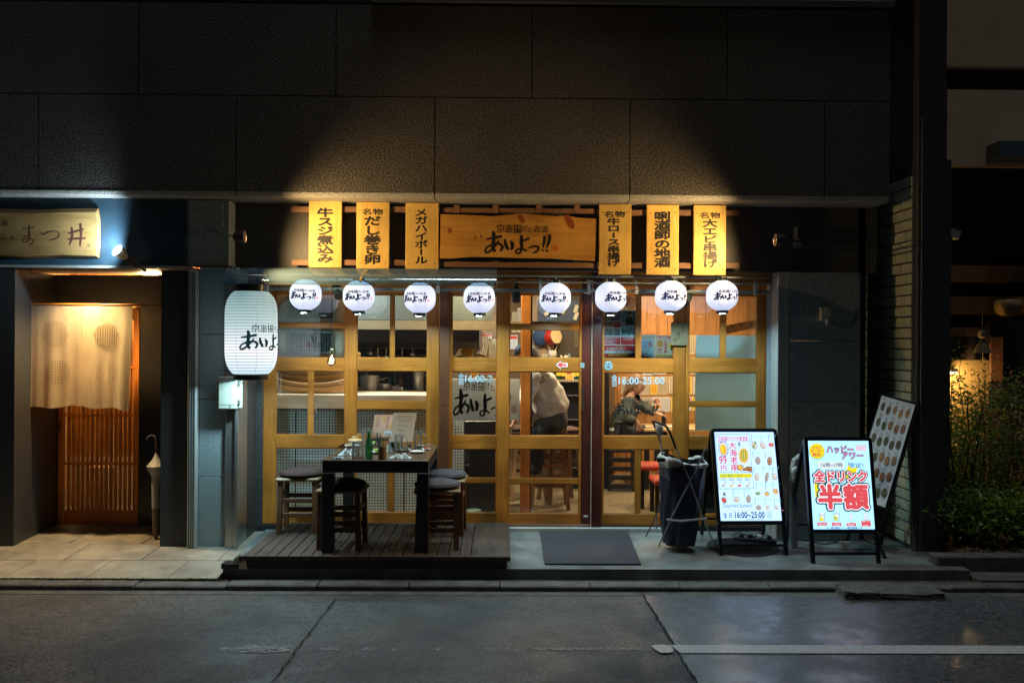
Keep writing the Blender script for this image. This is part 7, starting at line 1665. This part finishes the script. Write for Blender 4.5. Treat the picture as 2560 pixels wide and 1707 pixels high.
# ------------------------------------------------------------------ people
def skin_mesh(name, joints, edges, sub=2):
    """joints: list of (position, rx, ry); the first is the root"""
    me = bpy.data.meshes.new(name); me.from_pydata([tuple(j[0]) for j in joints], edges, [])
    o = bpy.data.objects.new(name, me); COL.objects.link(o)
    m = o.modifiers.new('s', 'SKIN'); m.branch_smoothing = .6; me.skin_vertices[0].data[0].use_root = True
    for i, j in enumerate(joints): me.skin_vertices[0].data[i].radius = (j[1], j[2] if len(j) > 2 else j[1])
    s = o.modifiers.new('u', 'SUBSURF'); s.levels = sub; s.render_levels = sub
    r = bpy.data.meshes.new_from_object(o.evaluated_get(bpy.context.evaluated_depsgraph_get())); bpy.data.objects.remove(o); bpy.data.meshes.remove(me)
    r.polygons.foreach_set('use_smooth', [True] * len(r.polygons)); return r
def wrinkle(me, amp, sc, seed=0):
    for v in me.vertices:
        n_ = noise.noise(V(v.co) * sc + V((seed, 0, 0))); v.co = v.co + v.normal * amp * n_
    return me
skinm = mat('skin', (.55, .30, .19), .5); hairm = mat('hair_blond_brown', (.16, .085, .035), .55, col2=(.30, .18, .08), scale=30, stretch=(4, 4, .6), bump=.4)
jack = mat('jacket_dark', (.038, .042, .032), .85, col2=(.080, .085, .065), scale=25, bump=.4, bscale=90); trou = mat('trousers_dark', (.014, .014, .015), .8)
def hand(base, dirv, side, s=1.0):
    """palm with five bent fingers, as chains added to a skin skeleton; returns joints and edges starting at index 0"""
    d = V(dirv).normalized(); sd = (V(side) - d * V(side).dot(d)).normalized(); dn = d.cross(sd)
    J = [(V(base), .022 * s), (V(base) + d * .045 * s, .026 * s)]; Ed = [(0, 1)]
    for k, (off, ln) in enumerate(((-.027, .060), (-.009, .070), (.009, .066), (.026, .052))):
        a = V(base) + d * .075 * s + sd * off * s; i0 = len(J); J.append((a, .0095 * s)); Ed.append((1, i0)); q = a
        for j in range(2): q = q + (d * (.9 - j * .5) + dn * (-.25 - j * .5)).normalized() * ln * .5 * s; J.append((q, (.0085 - j * .001) * s)); Ed.append((len(J) - 2, len(J) - 1))
    a = V(base) + d * .03 * s - sd * .032 * s; i0 = len(J); J.append((a, .011 * s)); Ed.append((0, i0)); J.append((a + (d * .7 - sd * .5 - dn * .2).normalized() * .04 * s, .009 * s)); Ed.append((i0, i0 + 1)); return J, Ed
def person(lab, J, Edg, hands, head, cloth):
    """J: named joints {name: (pos, r)}; head: (centre, size, facing vector); cloth: list of (name, joints, edges, material)"""
    t = thing('person', lab, 'person'); nm = list(J); idx = {n_: i for i, n_ in enumerate(nm)}
    js = [tuple(J[n_]) for n_ in nm]; ed = [(idx[a], idx[b]) for a, b in Edg]
    for wrist, dv, sd in hands:
        hj, he = hand(J[wrist][0], dv, sd); o0 = len(js); js += hj[1:]; remap = lambda k: idx[wrist] if k == 0 else o0 + k - 1; ed += [(remap(a), remap(b)) for a, b in he]
    put('body', skin_mesh('body', js, ed), skinm, t)
    for name, names_, edges_, m_, grow, wr in cloth:
        ii = {n_: k for k, n_ in enumerate(names_)}; cj = []
        for n_ in names_:
            j = J[n_]; cj.append((j[0],) + tuple(r_ * grow.get(n_, 1.25) for r_ in j[1:]))
        put(name, wrinkle(skin_mesh(name, cj, [(ii[a], ii[b]) for a, b in edges_], 3), wr, 14), m_, t)
    return t
def face_head(t, c, s, f, up, hm, long_hair):
    f = V(f).normalized(); up = V(up).normalized(); sd = f.cross(up).normalized(); up = sd.cross(f)
    P = lambda a, b, d: V(c) + (f * a + sd * b + up * d) * s
    m_ = MB(); m_.ball((0, 0, 0), 1, 1, 1, 24, 18)
    vs = []
    for v in m_.v:
        x, y, z = v; a = x * .098; b = y * .075; d = z * .118
        if z < 0: a *= 1 - .15 * -z; b *= 1 - .38 * z * z; a += .012 * -z
        if x > .6: a -= .012 * (x - .6)
        fr = max(0, x) ** 3
        a += .026 * math.exp(-((y / .16) ** 2 + ((z + .12) / .16) ** 2)) * fr           # nose
        a += .008 * math.exp(-((y / .3) ** 2 + ((z + .46) / .10) ** 2)) * fr            # lips
        a -= .010 * math.exp(-(((abs(y) - .34) / .14) ** 2 + ((z - .10) / .10) ** 2)) * fr  # eye sockets
        a += .008 * math.exp(-((y / .3) ** 2 + ((z + .82) / .16) ** 2)) * max(0, x)
        vs.append(P(a, b, d))
    m_.v = vs; put('head', m_, skinm, t)
    ey = MB()
    for q in (-1, 1): ey.ball(P(.083, .030 * q, .012), .009 * s, n=10, m=8)
    put('eyes', ey, mat('eye_dark', (.06, .04, .03), .2), t); lp = MB(); lp.ball(P(.092, 0, -.056), .013 * s, .016 * s, .005 * s, 10, 6); put('mouth', lp, mat('lips', (.40, .13, .10), .4), t)
    er = MB(); 
    for q in (-1, 1): er.ball(P(.0, .077 * q, -.005), .014 * s, .007 * s, .024 * s, 10, 8)
    put('ears', er, skinm, t)
    hr = MB(); hr.ball((0, 0, 0), 1, 1, 1, 30, 22); vs = []
    for v in hr.v:
        x, y, z = v; k = 1.0
        a, b, d = x * .110, y * .090, z * .130 + .006
        if x > .35 and z < .45: a -= .06 * min(1, (x - .35) * 2.2); b *= .9
        if z < -.15 and x > -.1: a -= .03; b *= .92; d *= .6
        if x < .1 and z < 0: d -= .03 * -z
        n_ = noise.noise(V((x * 3, y * 9, z * 2))) * .006; vs.append(P(a - .012 + n_, b + n_, d))
    hr.v = vs; put('hair', hr, hm, t)
    if long_hair:
        lh = MB()
        for k in range(26):
            q = (k / 25 - .5) * 2; x0_ = P(-.07 - .02 * (1 - q * q), .075 * q, .02 + .03 * math.sin(k * 2.1)); pts = [x0_]
            for j in range(1, 6): pts.append(x0_ + V((-.012 * j + .008 * math.sin(k * 1.7 + j), .012 * math.sin(k * 2.3 + j) + .004 * j * q, -.055 * j * long_hair)) * s)
            lh.tube(pts, .01, 6, rs=[.013, .015, .014, .012, .009, .003])
        put('long_hair', lh, hm, t)
YW_ = 2.1; W_ = lambda px, py, dy=0.0: U(px, py, YW_ + dy)
J = {'pelvis': (W_(1562, 1078), .13, .12), 'waist': (W_(1560, 1055), .12, .11), 'chest': (W_(1566, 1020), .125, .11), 'shoulders': (W_(1572, 998), .095, .10), 'neck': (W_(1578, 986), .048), 'neck_top': (W_(1582, 972), .042),
     'sh_l': (W_(1576, 1002, -.15), .058), 'el_l': (W_(1592, 1042, -.22), .045), 'wr_l': (W_(1598, 1046, -.20) + V((-.01, -.04, .0)), .027),
     'sh_r': (W_(1578, 1000, .13), .058), 'el_r': (W_(1612, 1018, .10), .045), 'wr_r': (W_(1640, 1034, .0), .026),
     'hip_l': (W_(1566, 1084, -.09), .095), 'kn_l': (W_(1655, 1088, -.12), .066), 'an_l': (W_(1648, 1180, -.10), .045), 'toe_l': (W_(1668, 1186, -.10), .035),
     'hip_r': (W_(1566, 1084, .09), .095), 'kn_r': (W_(1660, 1086, .14), .066), 'an_r': (W_(1655, 1178, .14), .045), 'toe_r': (W_(1675, 1184, .14), .035)}
ED = [('pelvis', 'waist'), ('waist', 'chest'), ('chest', 'shoulders'), ('shoulders', 'neck'), ('neck', 'neck_top'), ('shoulders', 'sh_l'), ('sh_l', 'el_l'), ('el_l', 'wr_l'), ('shoulders', 'sh_r'), ('sh_r', 'el_r'), ('el_r', 'wr_r'),
      ('pelvis', 'hip_l'), ('hip_l', 'kn_l'), ('kn_l', 'an_l'), ('an_l', 'toe_l'), ('pelvis', 'hip_r'), ('hip_r', 'kn_r'), ('kn_r', 'an_r'), ('an_r', 'toe_r')]
J['wr_l'] = (W_(1592, 1050, -.24), .027)
J['el_l'] = (W_(1560, 1044, -.24), .045)
UP = ['pelvis', 'waist', 'chest', 'shoulders', 'sh_l', 'el_l', 'sh_r', 'el_r', 'wr_r']
p1 = person('woman in a dark jacket seated sideways at the dining table seen through the right door', J, ED, [('wr_l', (.35, -.1, -1), (1, 0, 0)), ('wr_r', (1, 0, -.15), (0, 1, 0))], None,
    [('jacket', ['pelvis', 'waist', 'chest', 'shoulders', 'sh_l', 'el_l', 'wr_l', 'sh_r', 'el_r', 'wr_r'], ED[:3] + [('shoulders', 'sh_l'), ('sh_l', 'el_l'), ('el_l', 'wr_l'), ('shoulders', 'sh_r'), ('sh_r', 'el_r'), ('el_r', 'wr_r')], jack, {'wr_r': 1.45, 'wr_l': 1.25, 'pelvis': 1.18, 'waist': 1.38, 'chest': 1.25, 'shoulders': 1.2, 'el_l': 1.5, 'el_r': 1.5, 'sh_l': 1.35, 'sh_r': 1.35}, .022),
     ('trousers', ['pelvis', 'hip_l', 'kn_l', 'an_l', 'hip_r', 'kn_r', 'an_r'], [('pelvis', 'hip_l'), ('hip_l', 'kn_l'), ('kn_l', 'an_l'), ('pelvis', 'hip_r'), ('hip_r', 'kn_r'), ('kn_r', 'an_r')], trou, {'pelvis': 1.08}, .01)])
face_head(p1, W_(1590, 962), .90, (1, -.22, -.18), (0.1, 0, 1), hairm, .55)
hem = MB(); c_ = W_(1536, 1074, -.03); hem.ball(c_, .075, .11, .028, 16, 8); put('shirt_hem', hem, mat('shirt_white', (.42, .40, .36), .8), p1)
# the one bending forward in a pale jumper
Y2 = .85; Q_ = lambda px, py, dy=0.0: U(px, py, Y2 + dy)
J2 = {'pelvis': (Q_(1392, 1048), .125, .13), 'waist': (Q_(1378, 1012), .115, .12), 'chest': (Q_(1356, 960), .125, .12), 'shoulders': (Q_(1338, 930), .10, .11), 'neck': (Q_(1328, 916), .046), 'neck_top': (Q_(1322, 908), .04),
      'sh_l': (Q_(1340, 934, -.15), .06), 'el_l': (Q_(1312, 1000, -.20), .046), 'wr_l': (Q_(1290, 1040, -.12), .028), 'sh_r': (Q_(1338, 930, .15), .06), 'el_r': (Q_(1308, 985, .2), .046), 'wr_r': (Q_(1285, 1030, .15), .028),
      'hip_l': (Q_(1395, 1062, -.08), .10), 'kn_l': (Q_(1330, 1082, -.08), .068), 'an_l': (Q_(1345, 1175, -.05), .045), 'toe_l': (Q_(1328, 1184, -.05), .036), 'hip_r': (Q_(1398, 1062, .09), .10), 'kn_r': (Q_(1335, 1080, .14), .068), 'an_r': (Q_(1350, 1172, .14), .045), 'toe_r': (Q_(1332, 1180, .14), .036)}
knit = mat('jumper_cream', (.62, .53, .40), .9, col2=(.80, .70, .55), scale=18, bump=.5, bscale=60); grey_sk = mat('skirt_grey', (.05, .047, .035), .85, col2=(.09, .085, .065), scale=12, bump=.5, bscale=30)
p2 = person('person in a cream jumper and dark skirt bending forward behind the sliding door', J2, ED, [('wr_l', (-.4, 0, -1), (0, 1, 0)), ('wr_r', (-.4, 0, -1), (0, 1, 0))], None,
    [('tights', ['hip_l', 'kn_l', 'an_l', 'toe_l'], [('hip_l', 'kn_l'), ('kn_l', 'an_l'), ('an_l', 'toe_l')], trou, {k: 1.12 for k in ('hip_l', 'kn_l', 'an_l', 'toe_l')}, .004), ('tights', ['hip_r', 'kn_r', 'an_r', 'toe_r'], [('hip_r', 'kn_r'), ('kn_r', 'an_r'), ('an_r', 'toe_r')], trou, {k: 1.12 for k in ('hip_r', 'kn_r', 'an_r', 'toe_r')}, .004),
     ('jumper', ['pelvis', 'waist', 'chest', 'shoulders', 'sh_l', 'el_l', 'wr_l', 'sh_r', 'el_r', 'wr_r'], ED[0:3] + [('shoulders', 'sh_l'), ('sh_l', 'el_l'), ('el_l', 'wr_l'), ('shoulders', 'sh_r'), ('sh_r', 'el_r'), ('el_r', 'wr_r')], knit, {'pelvis': 1.15, 'waist': 1.6, 'chest': 1.5, 'shoulders': 1.4, 'el_l': 1.7, 'el_r': 1.7, 'wr_l': 1.3, 'wr_r': 1.3}, .032),
     ('skirt', ['waist', 'pelvis', 'hip_l', 'kn_l', 'hip_r', 'kn_r'], [('waist', 'pelvis'), ('pelvis', 'hip_l'), ('hip_l', 'kn_l'), ('pelvis', 'hip_r'), ('hip_r', 'kn_r')], grey_sk, {'waist': 1.15, 'pelvis': 1.42, 'hip_l': 1.4, 'hip_r': 1.4, 'kn_l': 1.15, 'kn_r': 1.15}, .022)])
face_head(p2, Q_(1316, 893), 1.0, (-.8, -.1, -.6), (-.6, 0, .8), mat('hair_black', (.02, .014, .012), .5), 0)

# ------------------------------------------------------------------ more of the crowded interior
sh_ = thing('bottle_shelf', 'wooden shelf with sake bottles high on the wall right of the drum', 'shelf')
a, b, c, d = RX(1392, 908, 1460, 912, 1.95); 
def sake(px, Y, z, h, m, lab, grp, r=.035):
    t = thing('sake_bottle', lab, 'bottle', (U(px, 900, Y).x, Y, z), group=grp)
    put('glass_body', MB().lathe([(.002, 0), (r, .002), (r, h * .55), (r * .85, h * .66), (r * .36, h * .80), (r * .34, h * .97), (r * .42, h), (.002, h)], n=14), m, t)
    put('label', MB().lathe([(r + .0006, h * .15), (r + .0006, h * .45)], n=14, cap=False), (paper, cream2, yel_p, red_p)[int(px) % 4], t); return t
put('shelf_board', MB().box(a - .05, b + .1, 1.85, 2.07, 1.10, 1.12), w_counter, sh_)
bm_ = [mat('bottle_green', (.01, .05, .02), .15), mat('bottle_brown', (.05, .02, .008), .15), mat('bottle_clear', (.3, .36, .36), .15), mat('bottle_blue', (.02, .06, .16), .15)]
for i, px in enumerate((1398, 1410, 1423, 1434, 1446)): sake(px, 1.93, 1.1205, (.25, .22, .27, .2, .25)[i], bm_[i % 4], ('first', 'second', 'third', 'fourth', 'fifth')[i] + ' sake bottle from the left on the shelf beside the jumper', 'sake bottles on the high shelf')
for i, px in enumerate((902, 916, 975, 988, 1000)): sake(px, 1.42, .96, (.22, .26, .2, .24, .22)[i], bm_[(i + 1) % 4], ('green', 'clear', 'blue', 'dark', 'brown')[i] + ' bottle standing at the back of the kitchen worktop, %s from left' % ('first', 'second', 'third', 'fourth', 'fifth')[i], 'bottles on the kitchen worktop', .03)
for i, px in enumerate((925, 944, 965, 1005, 1030)):
    t = thing('hanging_ladle', ('short', 'long', 'bent', 'wide', 'small')[i] + ' steel ladle hanging from the kitchen hood behind the second window', 'ladle', tuple(U(px, 852, 1.35)), group='ladles hanging in the kitchen'); q = (.10, .16, .13, .15, .11)[i]
    put('handle', MB().bar((0, 0, 0), (.004, 0, -q), .008, .003), steel, t); put('ladle_bowl', MB().ball((.004, -.01, -q - .02), .028, .02, .022, 12, 8), steel, t)
t = thing('kitchen_shelf', 'steel shelf with stacked white plates in the kitchen', 'shelf'); p = U(1010, 880, 1.75); put('shelf_board', MB().box(p.x - .35, p.x + .25, 1.65, 1.95, p.z - .09, p.z - .075), steel, t)
for k in range(3):
    t = thing('plate_stack', ('tall', 'low', 'middle')[k] + ' stack of white plates on the kitchen shelf', 'plates', (p.x - .25 + k * .2, 1.78, p.z - .0745), group='stacks of plates on the kitchen shelf')
    for j in range((7, 4, 5)[k]): put('plate', MB().lathe([(.02, j * .011), (.07, j * .011 + .008), (.068, j * .011 + .010), (.02, j * .011 + .004)], n=16), ceramic, t)
for i, (px, py, w, h, k, Y, lab) in enumerate(((1362, 905, 14, 40, 0, 1.99, 'vertical menu strip under the blue bag'), (1300, 800, 13, 60, 0, 2.2, 'long paper strip left of the yellow inner post'), (1284, 855, 20, 34, 2, 2.2, 'small menu sheet with red bar left of the inner post'), (1286, 805, 11, 50, 0, 2.2, 'narrow paper strip at the door stile'),
      (1340, 950, 14, 30, 4, 2.05, 'small picture sheet beside the bending person'), (1424, 945, 20, 20, 3, 1.9, 'yellow sheet stuck on the fridge'), (1152, 842, 24, 22, 4, 2.11, 'picture sheet above the tilted paper'), (1215, 843, 30, 16, 2, 2.11, 'wide sheet with a red bar on the back wall'))):
    paper_thing(lab, px, py, w, h, Y - .01, random.uniform(-.03, .03), (cream, cream2, paper)[i % 3], menu_c(k), name='paper_notice', cat='paper notice', group='papers on the middle wall')
# grit in the gutter and on the pavement
gr = MB(); r = random.Random(21)
for i in range(900):
    x = r.uniform(-6, 6); s_ = r.uniform(.0015, .006)
    if r.random() < .6: y = r.gauss(-1.44, .02); z = ZR + .004
    elif r.random() < .5: y = r.uniform(-1.275, -1.16); z = -.124
    else: y = r.uniform(-4.5, -1.5); z = ZR + .006; s_ *= .6
    if y > -1.275 and x < XL: continue
    a = r.random() * 6; P3 = [V((x + s_ * math.cos(a + k * 2.09) * r.uniform(.6, 1.3), y + s_ * math.sin(a + k * 2.09), z)) for k in range(3)] + [V((x, y, z + s_))]
    gr.add(P3, [(0, 1, 3), (1, 2, 3), (2, 0, 3), (0, 2, 1)])
put('gutter_grit', gr, mat('grit', (.10, .095, .08), .9, col2=(.30, .28, .24), scale=60), kind='stuff')
